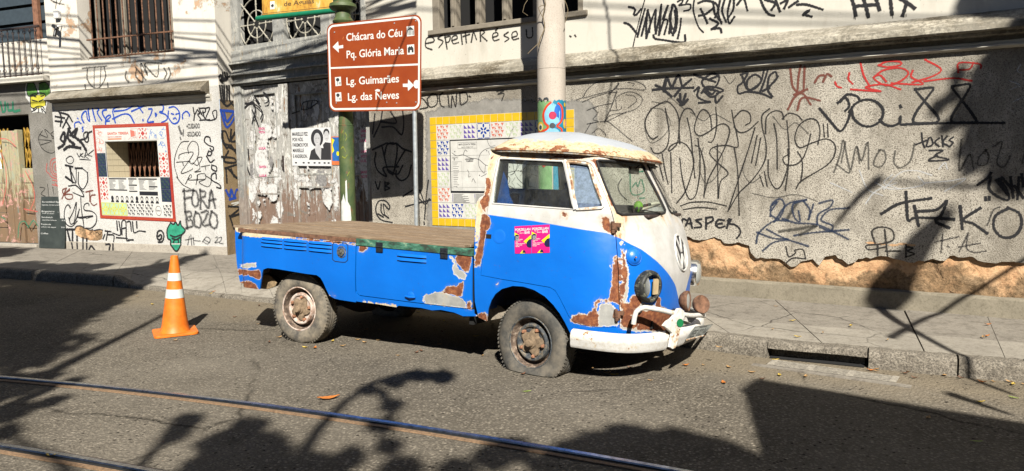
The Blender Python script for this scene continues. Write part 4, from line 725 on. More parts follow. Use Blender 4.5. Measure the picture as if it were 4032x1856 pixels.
graf(FR, KJ, 8.5, 'spray_black', HB, "5,110 20,100 25,150; 30,90 35,140; 45,85 50,130; 60,90 60,130 10,140 75,110; 10,180 20,270; 25,180 35,280; 40,180 45,290; 60,180 60,280; 75,180 80,280 110,320; 20,280 60,320 100,290; 25,500 40,580 90,600; 60,620 30,570 25,510 50,500 80,570 90,490; 115,510 90,570 145,570 130,630 70,610; 90,600 130,660; 25,680 110,690 120,720 40,710 70,640; 50,760 140,740 135,830 60,760 60,860; 90,770 110,820; 75,1030 150,1040 90,1100 160,1080; 80,1100 110,1190", d=.0062)
graf(FR, KJ, 9, 'spray_blue', HB, "15,350 120,370 60,470 15,350; 40,370 60,430 100,380; 55,920 80,960 90,910 110,960 130,910 155,930; 80,980 120,970", d=.0064); graf(FR, KJ, 5, 'spray_pale', HB, "95,1010 155,1000 100,1030 155,1030", d=.0066)
# --- left building
graf(FA, KH, 5, 'spray_pink', HA, "0,830 10,860"); graf(FA, KI, 4.5, 'spray_pink', HA, "440,240 400,260 390,320 410,370 450,390; 450,270 415,280 405,320 420,360 450,370; 450,300 430,305 430,335 450,340; 440,405 400,390 380,360; 455,425 410,415; 365,290 360,340 375,360; 410,450 450,460; 430,440 460,475")
graf(FA, KH, 10, 'spray_green', HA, "5,800 20,870 40,860 40,800; 60,810 65,860 90,860; 100,800 105,865 150,860")
graf(FA, KI, 3.5, 'spray_thin', HA, "330,30 300,90 330,170 400,205 440,170 430,90 400,70; 310,60 370,80 350,20 430,90; 400,50 430,30 440,80 410,90; 320,140 400,110 300,100; 310,470 350,480 320,520 350,540; 370,450 380,540; 410,470 420,530"); 
fill(FA, KH, 'fill_white', HA, "205,640 240,630 290,640 345,628 395,650 408,730 370,790 355,850 350,885 300,870 250,880 230,800 200,760 195,690", d=.0012, name='graffiti_backing')
fill(FA, KH, 'fill_lime', HA, "215,650 260,645 285,700 290,735 240,750 215,740 208,690; 305,650 350,640 385,680 390,750 350,760 310,740 300,690", d=.0017, name='graffiti_fill'); fill(FA, KH, 'fill_yellow', HA, "235,745 350,738 355,820 300,848 240,835; 350,765 385,750 355,785", d=.0019, name='graffiti_face', label='yellow bearded face under a green two-lobed hat, sprayed by the balcony')
graf(FA, KH, 4.5, 'spray_black', HA, "215,650 260,645 285,700 290,735 240,750 215,740 208,690 215,650; 305,650 350,640 385,680 390,750 350,760; 235,745 290,725 350,738 355,820; 235,745 240,830 265,845; 250,780 290,790; 305,790 340,775; 265,750 280,755; 320,750 340,745; 260,850 290,830 330,830 345,850; 270,860 290,840; 300,870 300,840; 330,870 320,840; 250,870 280,850; 355,880 330,850", d=.0024)
graf(FA, KI, 5, 'spray_pink', HA, "10,200 40,300 50,450 20,600; 200,350 250,450 270,550 240,640; 190,640 290,660; 0,90 60,100 120,150"); graf(FA, KI, 5, 'spray_green', HA, "140,860 150,760 190,735 220,780; 230,770 260,730 295,770; 10,700 40,720")
# --- door: posters, torn paper, tags
FCp = lambda q, l=0: FC.w(q[0], .006+l, q[1])
n = NT('paper', .9, spec=.1); f = n.noise(18, 6, .75); n.col(n.ramp(f, [(.38, (.42, .40, .37)), (.5, (.76, .75, .72))])); n.put(n.b.inputs['Alpha'], n.ramp(n.mt('ADD', n.attr('edge'), n.mt('MULTIPLY', n.noise(22, 5, .75), .16)), [(.092, 0), (.097, 1)])); M['paper'] = n.m
plain('poster_white', (.78, .78, .77), .7, var=.03); plain('poster_orange', (.75, .20, .06), .7); plain('poster_blue', (.02, .16, .50), .7, var=.2); plain('poster_grey', (.38, .38, .38), .7); plain('poster_lightgrey', (.60, .60, .60), .7); plain('poster_ink', (.035, .035, .038), .7, var=.1); plain('poster_pink', (.80, .01, .22), .45, var=.04); plain('poster_yellow', (.85, .78, .02), .45, var=.02); plain('poster_navy', (.005, .006, .06), .6)
for k, P in enumerate(("300,440 380,440 385,540 350,560 350,700 380,760 340,850 300,830 250,830 240,700 290,560", "360,560 470,540 480,440 400,460", "290,850 340,840 350,950 300,960 285,900", "380,760 440,740 450,840 400,900", "195,860 260,850 280,950 240,1010 200,960", "340,870 420,860 420,990 370,1000 340,950", "210,250 250,240 260,290 220,300", "370,250 390,250 390,390 365,380", "240,330 270,330 260,420 235,400", "260,1110 300,1100 290,1160 260,1160", "480,860 500,860 500,900")):
    p = np.array([FC.px(*KJ(*map(float, q.split(','))), .005) for q in P.split()]); shell('torn_paper', [tuple(q) for q in p], [], lambda s_, z_, k=k: np.stack([FC.w(a, .006+k*1e-4, b) for a, b in zip(s_, z_)]), .0008, M['paper'], HC, .06, attrs={'edge': lambda q, p=p: sdist(q, p)}, smooth=False)
for k, P in enumerate(("100,680 250,660 300,720 480,740 540,700 640,690 640,760 300,760 100,740", "430,830 550,800 570,1000 520,1100 440,1000", "0,960 90,960 100,1180 0,1180", "240,980 280,940 290,1090 380,1100 250,1150", "570,720 640,760 640,1100 580,1120")):
    p = np.array([FC.px(*KP(*map(float, q.split(','))), .005) for q in P.split()]); shell('torn_paper', [tuple(q) for q in p], [], lambda s_, z_, k=k: np.stack([FC.w(a, .0085+k*1e-4, b) for a, b in zip(s_, z_)]), .0008, M['paper'], HC, .06, attrs={'edge': lambda q, p=p: sdist(q, p)}, smooth=False)
rq = random.Random(31); plain('old_print', (.30, .29, .28), .9, var=.3, scale=30)
for k in range(58):                                       # the many scraps of old bills pasted over each other on the door
    sa, sb_ = ((jl+.05, m1-.02), (m2+.02, m3-.02), (m3+.05, 2.95))[k % 3]; cx, cz = rq.uniform(sa, sb_), .45+(ztop-.75)*rq.random()**.8; rw, rh = rq.uniform(.04, .17), rq.uniform(.05, .26); nn_ = rq.randint(7, 11)
    p = [(min(max(cx+rw*math.cos(2*math.pi*i/nn_)*rq.uniform(.45, 1.1), sa), sb_), cz+rh*math.sin(2*math.pi*i/nn_)*rq.uniform(.45, 1.1)) for i in range(nn_)]; p = np.array(p); dk = k % 7 == 3
    shell('torn_paper', [tuple(q) for q in p], [], lambda s_, z_, k=k: np.stack([FC.w(a, .0048+k*4e-5, b) for a, b in zip(s_, z_)]), .0003, M['old_print'] if dk else M['paper'], HC, .05, attrs={'edge': lambda q, p=p: sdist(q, p)}, smooth=False)
def quadpos(F, K, Q, d):
    """bilinear map of unit square (0..1, 0 at top-left) onto four picture corners TL TR BR BL on the wall"""
    P = [F.px(*K(*q), d) for q in Q]
    def f(x, y, l=0): p = (P[0]*(1-x)+P[1]*x)*(1-y)+(P[3]*(1-x)+P[2]*x)*y; return F.w(p[0], d+l, p[1])
    return f
def pquad(mb, f, x0, y0, x1, y1, l, mi=0): mb.add([f(x0, y0, l), f(x1, y0, l), f(x1, y1, l), f(x0, y1, l)], [(0, 1, 2, 3)], mi)
def ppoly(mb, f, pts, l, mi=0): mb.add([f(x, y, l) for x, y in pts], [tuple(range(len(pts)))], mi)
def ell(cx, cy, rx, ry, a0=0, a1=360, n=20): return [(cx+rx*math.cos(math.radians(a)), cy+ry*math.sin(math.radians(a))) for a in np.linspace(a0, a1, n+1)[:-1 if a1-a0 >= 360 else None]]
def ptext(mb, f, t, x, y, h, w=None, mi=0, l=.0006, bold=.02, align='LEFT', asp=1.):
    """text with cap height h (share of the quad height) and optional width w; asp = quad width / height"""
    v, fc = text_mesh(t, h/.73, bold)
    if not len(v): return
    x0_, x1_ = v[:, 0].min(), v[:, 0].max(); v[:, 0] = (v[:, 0]-x0_)*((w/(x1_-x0_)) if w else 1/asp)
    if align == 'CENTER': v[:, 0] -= v[:, 0].max()/2
    mb.add([f(x+a, y-b, l) for a, b in v], fc, mi)
f = quadpos(FC, KP, ((48, 82), (535, 68), (548, 545), (66, 540)), .010); mb = MB(); pquad(mb, f, 0, 0, 1, 1, 0); po = mb.build('poster', M['poster_white'], HC, recalc=False, label='black and white poster with two portraits')
mb = MB()
for t_, y, w_ in (('MARIELLE FEZ', .20, .40), ('POR NÓS.', .345, .28), ('FAREMOS POR', .49, .40), ('MARIELLE', .635, .285), ('E ANDERSON.', .79, .375)): ptext(mb, f, t_, .03, y, .095, w_, 0, .0006, .03)
# two plain printed busts
ppoly(mb, f, ell(.66, .27, .155, .235), .0006); ppoly(mb, f, ell(.895, .14, .075, .11), .0007); ppoly(mb, f, [(.80, .45), (.86, .38), (.995, .40), (.995, .84), (.86, .84)], .0008); ppoly(mb, f, [(.44, .84), (.50, .60), (.60, .53), (.80, .53), (.92, .60), (.96, .84)], .0011)
for x in (.1, .3, .43, .58, .7, .83, .93): ppoly(mb, f, ell(x, .92, .03, .022), .0006)
mb.build('print_black', M['poster_ink'], po, recalc=False)
mb = MB(); ppoly(mb, f, ell(.665, .30, .085, .165), .0012); ppoly(mb, f, [(.63, .42), (.72, .42), (.76, .56), (.74, .84), (.62, .66), (.60, .54)], .0013); ppoly(mb, f, ell(.895, .22, .062, .13), .0010); mb.build('print_skin', M['poster_lightgrey'], po, recalc=False)
mb = MB(); ppoly(mb, f, ell(.635, .275, .02, .012), .0016); ppoly(mb, f, ell(.70, .275, .02, .012), .0016); ppoly(mb, f, ell(.668, .385, .026, .010), .0016); ppoly(mb, f, ell(.875, .20, .012, .008), .0016); ppoly(mb, f, ell(.915, .20, .012, .008), .0016); ppoly(mb, f, ell(.895, .29, .025, .01), .0016); mb.build('print_grey', M['poster_grey'], po, recalc=False)
f = quadpos(FC, KP, ((540, 182), (625, 180), (640, 532), (550, 530)), .0104); mb = MB(); pquad(mb, f, 0, 0, 1.6, 1, 0, 0); pquad(mb, f, .1, .03, 1.5, .86, .0005, 1); ppoly(mb, f, [(.1, .05), (.5, .12), (.2, .3), (.4, .5), (.1, .6)], .001, 2); ppoly(mb, f, ell(.9, .6, .2, .08), .001, 2); mb.build('poster', [M['poster_orange'], M['poster_blue'], M['poster_yellow']], HC, recalc=False, label='orange and blue poster behind the green pole')
mb = MB(); f = quadpos(FC, KE, ((45, 240), (130, 240), (130, 720), (45, 720)), .0125)
for y in (.10, .50, .90):
    for k, t_ in enumerate(('SANTA', 'VOTA', 'LULA')):
        if y+.085*k < 1.02: ptext(mb, f, t_, .04, y+.09*k, .055, .95, 0, .0, .02)
f2 = quadpos(FC, KJ, ((280, 465), (330, 465), (345, 830), (285, 830)), .011)
for y, t_ in ((.06, 'SANTA'), (.13, 'VOTA'), (.44, 'LULA'), (.80, 'SANTA'), (.97, 'LULA')): ptext(mb, f2, t_, .1, y, .045, .85, 0, 0, .02)
mb.build('pink_lettering', M['poster_pink'], HC, recalc=False)
p = [tuple(FC.px(*KE(*q), .01)) for q in ((20, 230), (140, 250), (160, 700), (150, 940), (100, 940), (60, 720), (30, 600))]; pp = np.array(p); shell('torn_paper', p, [], lambda s_, z_: np.stack([FC.w(a, .0115, b) for a, b in zip(s_, z_)]), .0008, M['paper'], HC, .06, attrs={'edge': lambda q: sdist(q, pp)}, smooth=False)
graf(FC, KJ, 6.5, 'spray_black', HC, "175,340 240,290 260,340 240,440; 240,350 280,450; 190,300 260,310 310,360 300,410; 320,225 350,250 350,290 330,300; 260,260 290,300; 470,250 465,380; 480,440 480,590; 210,630 215,700; 205,760 220,800", d=.0112); graf(FC, crop(900, 0, 1.186), 6, 'spray_thin', HC, "340,510 350,480 400,470 415,480 370,510 340,512; 370,480 365,510; 390,475 385,505; 310,460 315,520; 300,530 330,520", d=.0112)
# ================================================================== the pickup
TX, TY, TYAW, TPI, TRO = .49591146, 6.32309296, -.48812772, .03678167, -.05171653
def tw(L):
    L = np.atleast_2d(np.array(L, float)); xr = L[:, 0]+2.4; z = L[:, 2]
    X = xr*math.cos(TPI)+z*math.sin(TPI)-2.4; Z = -xr*math.sin(TPI)+z*math.cos(TPI)
    Y = L[:, 1]*math.cos(TRO)+Z*math.sin(TRO); Z = Z*math.cos(TRO)-L[:, 1]*math.sin(TRO)
    fw = np.array([math.cos(TYAW), math.sin(TYAW), 0]); nr = np.array([math.sin(TYAW), -math.cos(TYAW), 0])
    return np.array([TX, TY, 0])+X[:, None]*fw+Y[:, None]*nr+Z[:, None]*np.array([0, 0, 1])
# local axes: x forward, y to the far side (so the frame is right-handed), z up; near side = -y in mesh space
T0 = tw([0, 0, 0])[0]; TB = np.stack([tw([1, 0, 0])[0]-T0, -(tw([0, 1, 0])[0]-T0), tw([0, 0, 1])[0]-T0], 1)
truck = thing('pickup_truck', 'rusty blue and white pickup truck with a flat wooden bed parked at the kerb', 'pickup truck')
mw = Matrix.Identity(4)
for i in range(3):
    for j in range(3): mw[i][j] = TB[i][j]
    mw[i][3] = T0[i]
truck.matrix_world = mw; truck.matrix_basis = mw
_attach = attach
def attach(o, p):
    r = p
    while r.parent is not None: r = r.parent
    if r is truck: o.parent = p
    else: _attach(o, p)
def pch(xs, ys):
    xs = np.array(xs, float); ys = np.array(ys, float); h = np.diff(xs); d = np.diff(ys)/h; mm = np.zeros(len(xs)); mm[0] = d[0]; mm[-1] = d[-1]
    for i in range(1, len(xs)-1): mm[i] = 0 if d[i-1]*d[i] <= 0 else 2*d[i-1]*d[i]/(d[i-1]+d[i])
    def f(x):
        x = np.clip(x, xs[0], xs[-1]); i = np.clip(np.searchsorted(xs, x)-1, 0, len(h)-1); t = (x-xs[i])/h[i]
        return (2*t**3-3*t**2+1)*ys[i]+(t**3-2*t*t+t)*h[i]*mm[i]+(-2*t**3+3*t*t)*ys[i+1]+(t**3-t*t)*h[i]*mm[i+1]
    return f
HWf = pch([.25, .45, .65, .95, 1.25, 1.33, 1.75, 1.95], [.79, .835, .855, .86, .838, .82, .66, .57])
NOf = pch([.25, .45, .65, .85, 1.02, 1.2, 1.33, 1.75, 1.95], [.84, .90, .925, .93, .90, .84, .785, .545, .43])
X0 = .25; LN = 1.15
def _curve(P):
    P = np.array(P, float); s = np.r_[0, np.cumsum(np.hypot(*np.diff(P*[.62, .86], axis=0).T))]; s /= s[-1]
    return lambda a: (np.interp(a, s, P[:, 0]), np.interp(a, s, P[:, 1]))
def _chk(P, k=3):
    P = np.array(P, float)
    for _ in range(k):
        Q = [P[0]]
        for a, b in zip(P[:-1], P[1:]): Q += [.75*a+.25*b, .25*a+.75*b]
        P = np.array(Q+[P[-1]])
    return P
_t = np.linspace(0, math.pi/2, 120); _low = _curve(np.c_[np.sin(_t)**(2/2.6), np.cos(_t)**(2/2.6)]); _up = _curve(_chk([(0, 1), (.45, 1), (.72, .90), (.80, .72), (1, 0)]))
def Fy(a, z):
    """body skin, near side: a runs forward along the side and round the nose (LN = centre), z up; y positive to the near side"""
    a = np.asarray(a, float); z = np.asarray(z, float); far = a > LN; aa = np.where(far, 2*LN-a, a)
    u = np.clip(aa/LN, 0, 1); pl, ql = _low(u); pu, qu = _up(u); w = np.clip((z-1.22)/.14, 0, 1); w = w*w*(3-2*w)
    p = pl*(1-w)+pu*w; q = ql*(1-w)+qu*w; X = np.where(aa < 0, X0+aa, X0+(NOf(z)-X0)*p); Y = HWf(z)*q*np.where(far, -1, 1)
    # the rear corner of the bed is rounded
    r = .14; e = np.clip((-3.13+r-X)/r, 0, 1); Y = Y-np.sign(Y)*r*(1-np.sqrt(np.clip(1-e*e, 0, 1)))*(z < 1.2)
    return np.stack([X, Y, z*np.ones_like(X)], -1)
NEAR = np.array([1, -1, 1.]); FAR = np.array([1, 1, 1.])
Fn = lambda a, z: Fy(a, z)*NEAR
Ff = lambda a, z: Fy(a, z)*FAR
def Foff(a, z, d, side=NEAR):
    e = 1e-3; p = Fy(a, z); du = Fy(a+e, z)-Fy(a-e, z); dv = Fy(a, z+e)-Fy(a, z-e); n_ = np.cross(du, dv); n_ /= np.linalg.norm(n_); n_ = n_ if np.dot(n_, [p[0]*.3, p[1], 0]) > 0 or p[0] > .6 and n_[0] > 0 else -n_
    return (p+n_*d)*side
_A, _Z = np.meshgrid(np.linspace(-3.55, LN, 240), np.linspace(.28, 1.85, 80)); _G = pj(tw(Fy(_A, _Z).reshape(-1, 3)))
def inv(u, v):
    k = np.argmin(((_G-[u, v])**2).sum(1)); x = np.array([_A.ravel()[k], _Z.ravel()[k]])
    for _ in range(9):
        f0 = pj(tw(Fy(*x)))[0]-[u, v]; e = 1e-4
        J = np.stack([(pj(tw(Fy(x[0]+e, x[1])))[0]-[u, v]-f0)/e, (pj(tw(Fy(x[0], x[1]+e)))[0]-[u, v]-f0)/e], 1)
        try: x = x-np.clip(np.linalg.solve(J, f0), -.08, .08)
        except Exception: break
    return x
def IV(pts, c=None): return [tuple(inv(*(c(*p) if c else p))) for p in pts]
def lray(u, v):
    d = ray(u, v); return TB.T@(CAM-T0), TB.T@d
def lplane(u, v, ax, val):
    """point (mesh space) where the sight line meets a truck plane; ax 0,1,2"""
    o, d = lray(u, v); t = (val-o[ax])/d[ax]; return o+t*d
c1 = crop(1850, 500, 1.186); c5 = crop(1850, 500, 2.965); c2 = crop(900, 840, 2.28); c3 = crop(1350, 840, 2.28); c4 = crop(2300, 900, 1.9767); c9 = crop(2500, 1150, 4.391)
# ------------------------------------------------------------------ paint: blue, white, cream undercoat, bare grey, rust
def mk_paint():
    n = NT('body_paint', .42, spec=.35); A = lambda k: n.attr(k)
    nz = n.noise(9, 7, .7); nf = n.noise(38, 5, .75); fine = n.noise(110, 3, .7); w = n.mt('MULTIPLY_ADD', nz, .062, n.mt('MULTIPLY_ADD', nf, .032, -.0445))
    blue = n.ramp(n.noise(2.5, 4), [(.3, (.0005, .150, .66)), (.7, (.001, .18, .76))])
    white = n.ramp(n.noise(6, 6, .7), [(.35, (.56, .55, .51)), (.6, (.69, .68, .655))])
    st = n.noise(10, 6, .75, n.co((1, 1, .35))); edge = n.mt('MULTIPLY_ADD', A('rim'), .6, n.mt('MULTIPLY', st, .34))
    white = n.mix(n.ramp(edge, [(.135, 0), (.19, .75)]), white, (.66, .50, .30)); white = n.mix(n.ramp(edge, [(.178, 0), (.20, .9)]), white, (.50, .20, .045))
    blue = n.mix(n.ramp(n.mt('MULTIPLY_ADD', nf, .5, n.mt('MULTIPLY', nz, .5)), [(.66, 0), (.67, .8)]), blue, (.10, .17, .22))
    c = n.mix(n.ramp(n.mt('MULTIPLY_ADD', nf, .006, A('wh')), [(.002, 0), (.0045, 1)]), blue, white)
    cre = n.ramp(nf, [(.3, (.60, .44, .26)), (.5, (.78, .66, .44)), (.7, (.74, .70, .58))]); kc = n.mt('ADD', A('cr'), w); c = n.mix(n.ramp(kc, [(0, 0), (.003, 1)]), c, cre)
    kr = n.mt('ADD', A('ru'), w); kg = n.mt('ADD', A('gr'), w)
    c = n.mix(n.ramp(kg, [(-.0001, 0), (.0005, 1)]), c, (.72, .70, .66)); grey = n.ramp(nz, [(.35, (.30, .30, .28)), (.6, (.44, .44, .41)), (.75, (.52, .40, .24))])
    c = n.mix(n.ramp(kg, [(.006, 0), (.009, 1)]), c, grey)
    bl = n.mt('MULTIPLY_ADD', st, .075, n.mt('SUBTRACT', kr, .03)); c = n.mix(n.mt('MULTIPLY', n.ramp(n.mt('ADD', bl, .04), [(.028, 0), (.05, .55)]), n.mt('MULTIPLY', n.ramp(st, [(.4, .2), (.6, 1)]), n.ramp(A('wh'), [(0, .12), (.01, 1)]))), c, (.50, .29, .12)); c = n.mix(n.ramp(kr, [(-.0001, 0), (.0005, 1)]), c, (.70, .62, .50)); rust = n.ramp(n.noise(24, 6, .78), [(.3, (.085, .022, .010)), (.48, (.20, .058, .022)), (.6, (.36, .13, .045)), (.76, (.50, .25, .10))])
    c = n.mix(n.ramp(kr, [(.0055, 0), (.008, 1)]), c, rust); c = n.mix(n.ramp(n.mt('ADD', n.mt('MULTIPLY', fine, .5), nf), [(.93, 0), (.96, .5)]), c, (.16, .07, .03))
    c = n.mix(n.mt('MULTIPLY', n.ramp(n.mt('MULTIPLY_ADD', nz, .5, n.mt('MULTIPLY', n.sep(2), -.8)), [(-.16, 0), (.02, .55)]), .8), c, (.20, .16, .10))
    n.col(c); bare = n.ramp(n.mt('MAXIMUM', kr, kg), [(0, .38), (.002, .85)]); n.rgh(bare)
    n.bump(n.mt('SUBTRACT', n.mt('MULTIPLY', n.noise(3.2, 3), 1.1), n.mt('ADD', n.mt('MULTIPLY', n.ramp(n.mt('MAXIMUM', kr, kg), [(0, 0), (.003, 1)]), .12), n.mt('MULTIPLY', nf, .06))), .35, .02); M['paint'] = n.m
mk_paint()
white_poly = IV([(28, 403), (40, 404), (100, 412), (300, 440), (500, 475), (640, 495), (700, 520), (735, 540), (800, 572), (870, 625), (930, 690), (960, 740), (974, 800)], c1)
zc = white_poly[-1][1]
white_poly = [(-4, white_poly[0][1]+.004)]+white_poly+[(LN+.001, .55), (LN+.001, 2.2), (-4, 2.2)]
c1p = lambda P: IV(P, c1)
RUST = [c1p([(686, 600), (672, 612), (664, 640), (662, 700), (655, 760), (648, 800), (590, 802), (580, 820), (574, 866), (540, 882), (500, 870), (465, 893), (470, 915), (560, 932), (598, 932), (600, 822), (660, 820), (698, 830), (696, 600)]),
        c1p([(702, 560), (722, 570), (733, 600), (738, 690), (728, 740), (716, 800), (702, 800)]), c1p([(700, 822), (745, 824), (752, 800), (765, 783), (790, 790), (800, 812), (790, 840), (740, 850), (700, 838)]),
        c1p([(702, 850), (760, 842), (800, 860), (760, 880), (730, 905), (702, 900)]), c1p([(790, 905), (880, 880), (950, 915), (950, 950), (780, 950)]), c1p([(880, 790), (893, 800), (893, 835), (940, 862), (960, 872), (940, 945), (900, 945), (880, 900), (800, 905), (770, 945), (700, 938), (700, 890), (730, 880), (860, 850)]),
        c1p([(58, 318), (94, 330), (90, 362), (74, 392), (98, 440), (94, 472), (76, 486), (66, 560), (48, 655), (22, 655), (28, 590), (46, 500), (54, 430), (62, 390), (44, 352)]),
        c1p([(615, 420), (655, 414), (662, 470), (684, 500), (684, 515), (640, 490), (618, 478)]), c1p([(425, 398), (452, 398), (456, 418), (432, 424)]), c1p([(246, 118), (272, 118), (272, 136), (246, 134)]), c1p([(380, 126), (560, 146), (560, 158), (380, 142)]),
        IV([(606, 300), (688, 306), (686, 350), (610, 345)], c5), IV([(955, 325), (1135, 345), (1135, 388), (1040, 380), (960, 372)], c5), IV([(1330, 362), (1475, 378), (1500, 440), (1545, 570), (1522, 575), (1478, 470), (1440, 395)], c5), IV([(1598, 760), (1638, 775), (1682, 900), (1702, 1015), (1668, 1005), (1640, 880)], c5), IV([(176, 600), (222, 560), (246, 640), (236, 800), (216, 905), (165, 885), (150, 850), (184, 800)], c5), IV([(250, 300), (296, 305), (262, 400), (236, 520), (222, 500), (235, 400)], c5), IV([(700, 308), (800, 318), (790, 345), (705, 340)], c5),
        IV([(975, 372), (1157, 368), (1152, 440), (1142, 470), (1125, 538), (1085, 520), (1046, 470), (1018, 440), (1010, 400)], c3), IV([(890, 702), (952, 652), (1020, 655), (1088, 610), (1082, 680), (1064, 752), (1000, 738)], c3), IV([(1108, 790), (1156, 780), (1156, 868), (1100, 856)], c3),
        IV([(137, 292), (232, 292), (226, 320), (182, 362), (142, 346)], c3), IV([(1215, 888), (1298, 884), (1298, 972), (1240, 965), (1190, 935)], c3), IV([(900, 702), (962, 742), (940, 762), (905, 740)], c2), IV([(78, 500), (280, 512), (300, 560), (280, 600), (180, 560), (82, 556)], c2), IV([(100, 620), (180, 600), (250, 640), (280, 690), (130, 675)], c2),
        IV([(555, 200), (700, 215), (1145, 262), (1140, 292), (940, 268), (700, 246), (555, 228)], c2), IV([(1375, 625), (1410, 612), (1370, 650)], c3)]
GREY = [IV([(420, 280), (610, 296), (610, 342), (425, 328)], c5), IV([(690, 306), (960, 328), (960, 372), (690, 346)], c5), c1p([(600, 824), (660, 824), (690, 860), (694, 932), (602, 930)]), c1p([(704, 842), (760, 842), (772, 880), (752, 930), (702, 930)]), IV([(962, 372), (1000, 400), (1018, 470), (1040, 500), (1112, 545), (1104, 596), (1046, 590), (1000, 545), (990, 500), (996, 440), (960, 400)], c3), IV([(722, 745), (740, 728), (830, 702), (905, 720), (1000, 742), (1062, 755), (1112, 795), (1108, 856), (1000, 846), (722, 806)], c3),
        c1p([(702, 600), (730, 560), (738, 620), (742, 700), (734, 790), (722, 820), (702, 815)]), c1p([(700, 815), (880, 835), (930, 870), (960, 890), (950, 955), (700, 945)]), IV([(92, 462), (250, 450), (252, 486), (110, 484)], c2), c1p([(470, 880), (500, 872), (560, 880), (560, 915), (480, 910)]), c1p([(655, 640), (664, 628), (662, 668), (652, 660)]), IV([(600, 205), (1145, 232), (1145, 262), (600, 222)], c2)]
CREAM = [IV([(245, 262), (800, 300), (1480, 372), (1500, 400), (1440, 402), (1385, 384), (1130, 390), (1090, 372), (420, 338), (330, 345), (290, 420), (230, 560), (190, 640)], c5), IV([(245, 280), (420, 288), (340, 330), (300, 420), (270, 600), (240, 800), (215, 905), (170, 790), (185, 640), (215, 420)], c5), IV([(60, 100), (285, 150), (560, 170), (560, 232), (285, 216), (150, 206), (62, 172)], c2), c1p([(590, 160), (604, 165), (690, 405), (720, 430), (690, 520), (735, 545), (702, 560), (684, 500), (668, 410)]),
         c1p([(32, 352), (60, 340), (60, 400), (44, 500), (34, 640), (22, 650), (24, 560), (30, 403)]), c1p([(880, 855), (960, 860), (945, 948), (740, 950), (760, 900)]), IV([(170, 770), (480, 820), (480, 850), (170, 800)], c3)]
RIMS = [IV([(1480, 400), (2020, 452), (2285, 985), (2240, 1025), (1760, 1030), (1715, 1000)], c5), c1p([(684, 500), (700, 500), (706, 940), (690, 940)]), c1p([(120, 130), (560, 150), (560, 140), (120, 118)])]
ms = lambda q, L: np.max([sdist(q, p) for p in L], 0) if L else np.full(len(q), -9.)
ATN = {'wh': lambda q: sdist(q, white_poly), 'ru': lambda q: ms(q, RUST), 'gr': lambda q: ms(q, GREY), 'cr': lambda q: ms(q, CREAM), 'rim': lambda q: np.clip(ms(q, RIMS), -.2, .0)}
ATF = dict(ATN); ATF['ru'] = lambda q: np.full(len(q), -.2); ATF['gr'] = ATF['ru']; ATF['cr'] = ATF['ru']
# ------------------------------------------------------------------ outlines
door_px = [(52, 693), (60, 600), (70, 500), (79, 420), (88, 362), (112, 240), (132, 150), (145, 137), (300, 146), (450, 155), (540, 163), (562, 171), (578, 190), (610, 270), (640, 340), (662, 400), (672, 440), (680, 500), (685, 560), (690, 640), (694, 720), (696, 800), (698, 880), (698, 935), (600, 935), (520, 925), (482, 907), (462, 885), (440, 840), (420, 800), (398, 764), (372, 749), (330, 742), (250, 728), (150, 712)]
DOOR = IV(door_px, c1)
G1_ = IV([(345, 372), (420, 372), (1080, 405), (1098, 430), (1213, 965), (265, 895), (300, 600)], c5)
G2_ = IV([(1142, 412), (1300, 425), (1385, 440), (1405, 470), (1545, 880), (1558, 930), (1535, 950), (1258, 968)], c5)
WS = IV([(1482, 400), (1510, 392), (2000, 440), (2018, 460), (2278, 975), (2272, 1002), (2240, 1018), (1770, 1024), (1720, 1000)], c5)
def offset(P, d):
    A = np.array(P, float); c = []; n_ = len(A); ar = sum(A[i][0]*A[(i+1) % n_][1]-A[(i+1) % n_][0]*A[i][1] for i in range(n_)); sg = 1 if ar > 0 else -1
    for i in range(n_):
        e0 = A[i]-A[i-1]; e1 = A[(i+1) % n_]-A[i]; n0 = np.array([e0[1], -e0[0]])/(np.linalg.norm(e0)+1e-9); n1 = np.array([e1[1], -e1[0]])/(np.linalg.norm(e1)+1e-9); b = n0+n1; b /= max(.5, np.linalg.norm(b)); c.append(tuple(A[i]+sg*b*d))
    return c
cab_rear = IV([(245, 262), (215, 420), (190, 600), (178, 740), (160, 800), (110, 830), (82, 880), (72, 1000)], c5)+[tuple(inv(1868, 960)), tuple(inv(1868, 1100)), tuple(inv(1870, 1190)), tuple(inv(1884, 1250)), tuple(inv(1917, 1266))]
arch_f = IV([(86, 850), (100, 812), (120, 780), (150, 757), (200, 743), (250, 746), (300, 762), (350, 792), (390, 832), (420, 872), (445, 915), (466, 958)], c1)
zt_ = 1.768
CAB = [(cab_rear[0][0], zt_)]+cab_rear[1:]+arch_f+[(arch_f[-1][0]+.02, .40), (LN, .40), (LN, 1.735), (.9, 1.74), (.5, 1.755)]
body = shell('cab_body', CAB, [offset(DOOR, .0035), WS], lambda a, z: Fn(a, z), .012, M['paint'], truck, .028, ATN)
FWIN = [(-.62, 1.35), (-.64, 1.70), (.2, 1.70), (.40, 1.36)]
CABF = [(cab_rear[0][0], zt_), (-.80, 1.3), (-.82, .5), (-.70, .45), (-.55, .62), (-.35, .74), (-.1, .76), (.10, .62), (.20, .40), (LN, .40), (LN, 1.735), (.9, 1.74), (.5, 1.755)]
shell('cab_body_far_side', CABF, [FWIN, WS], lambda a, z: Ff(a, z), .012, M['paint'], truck, .035, ATF, miror=True)
dr = shell('cab_door', offset(DOOR, -.0015), [G1_, G2_], lambda a, z: Fn(a, z), .03, M['paint'], truck, .025, ATN)
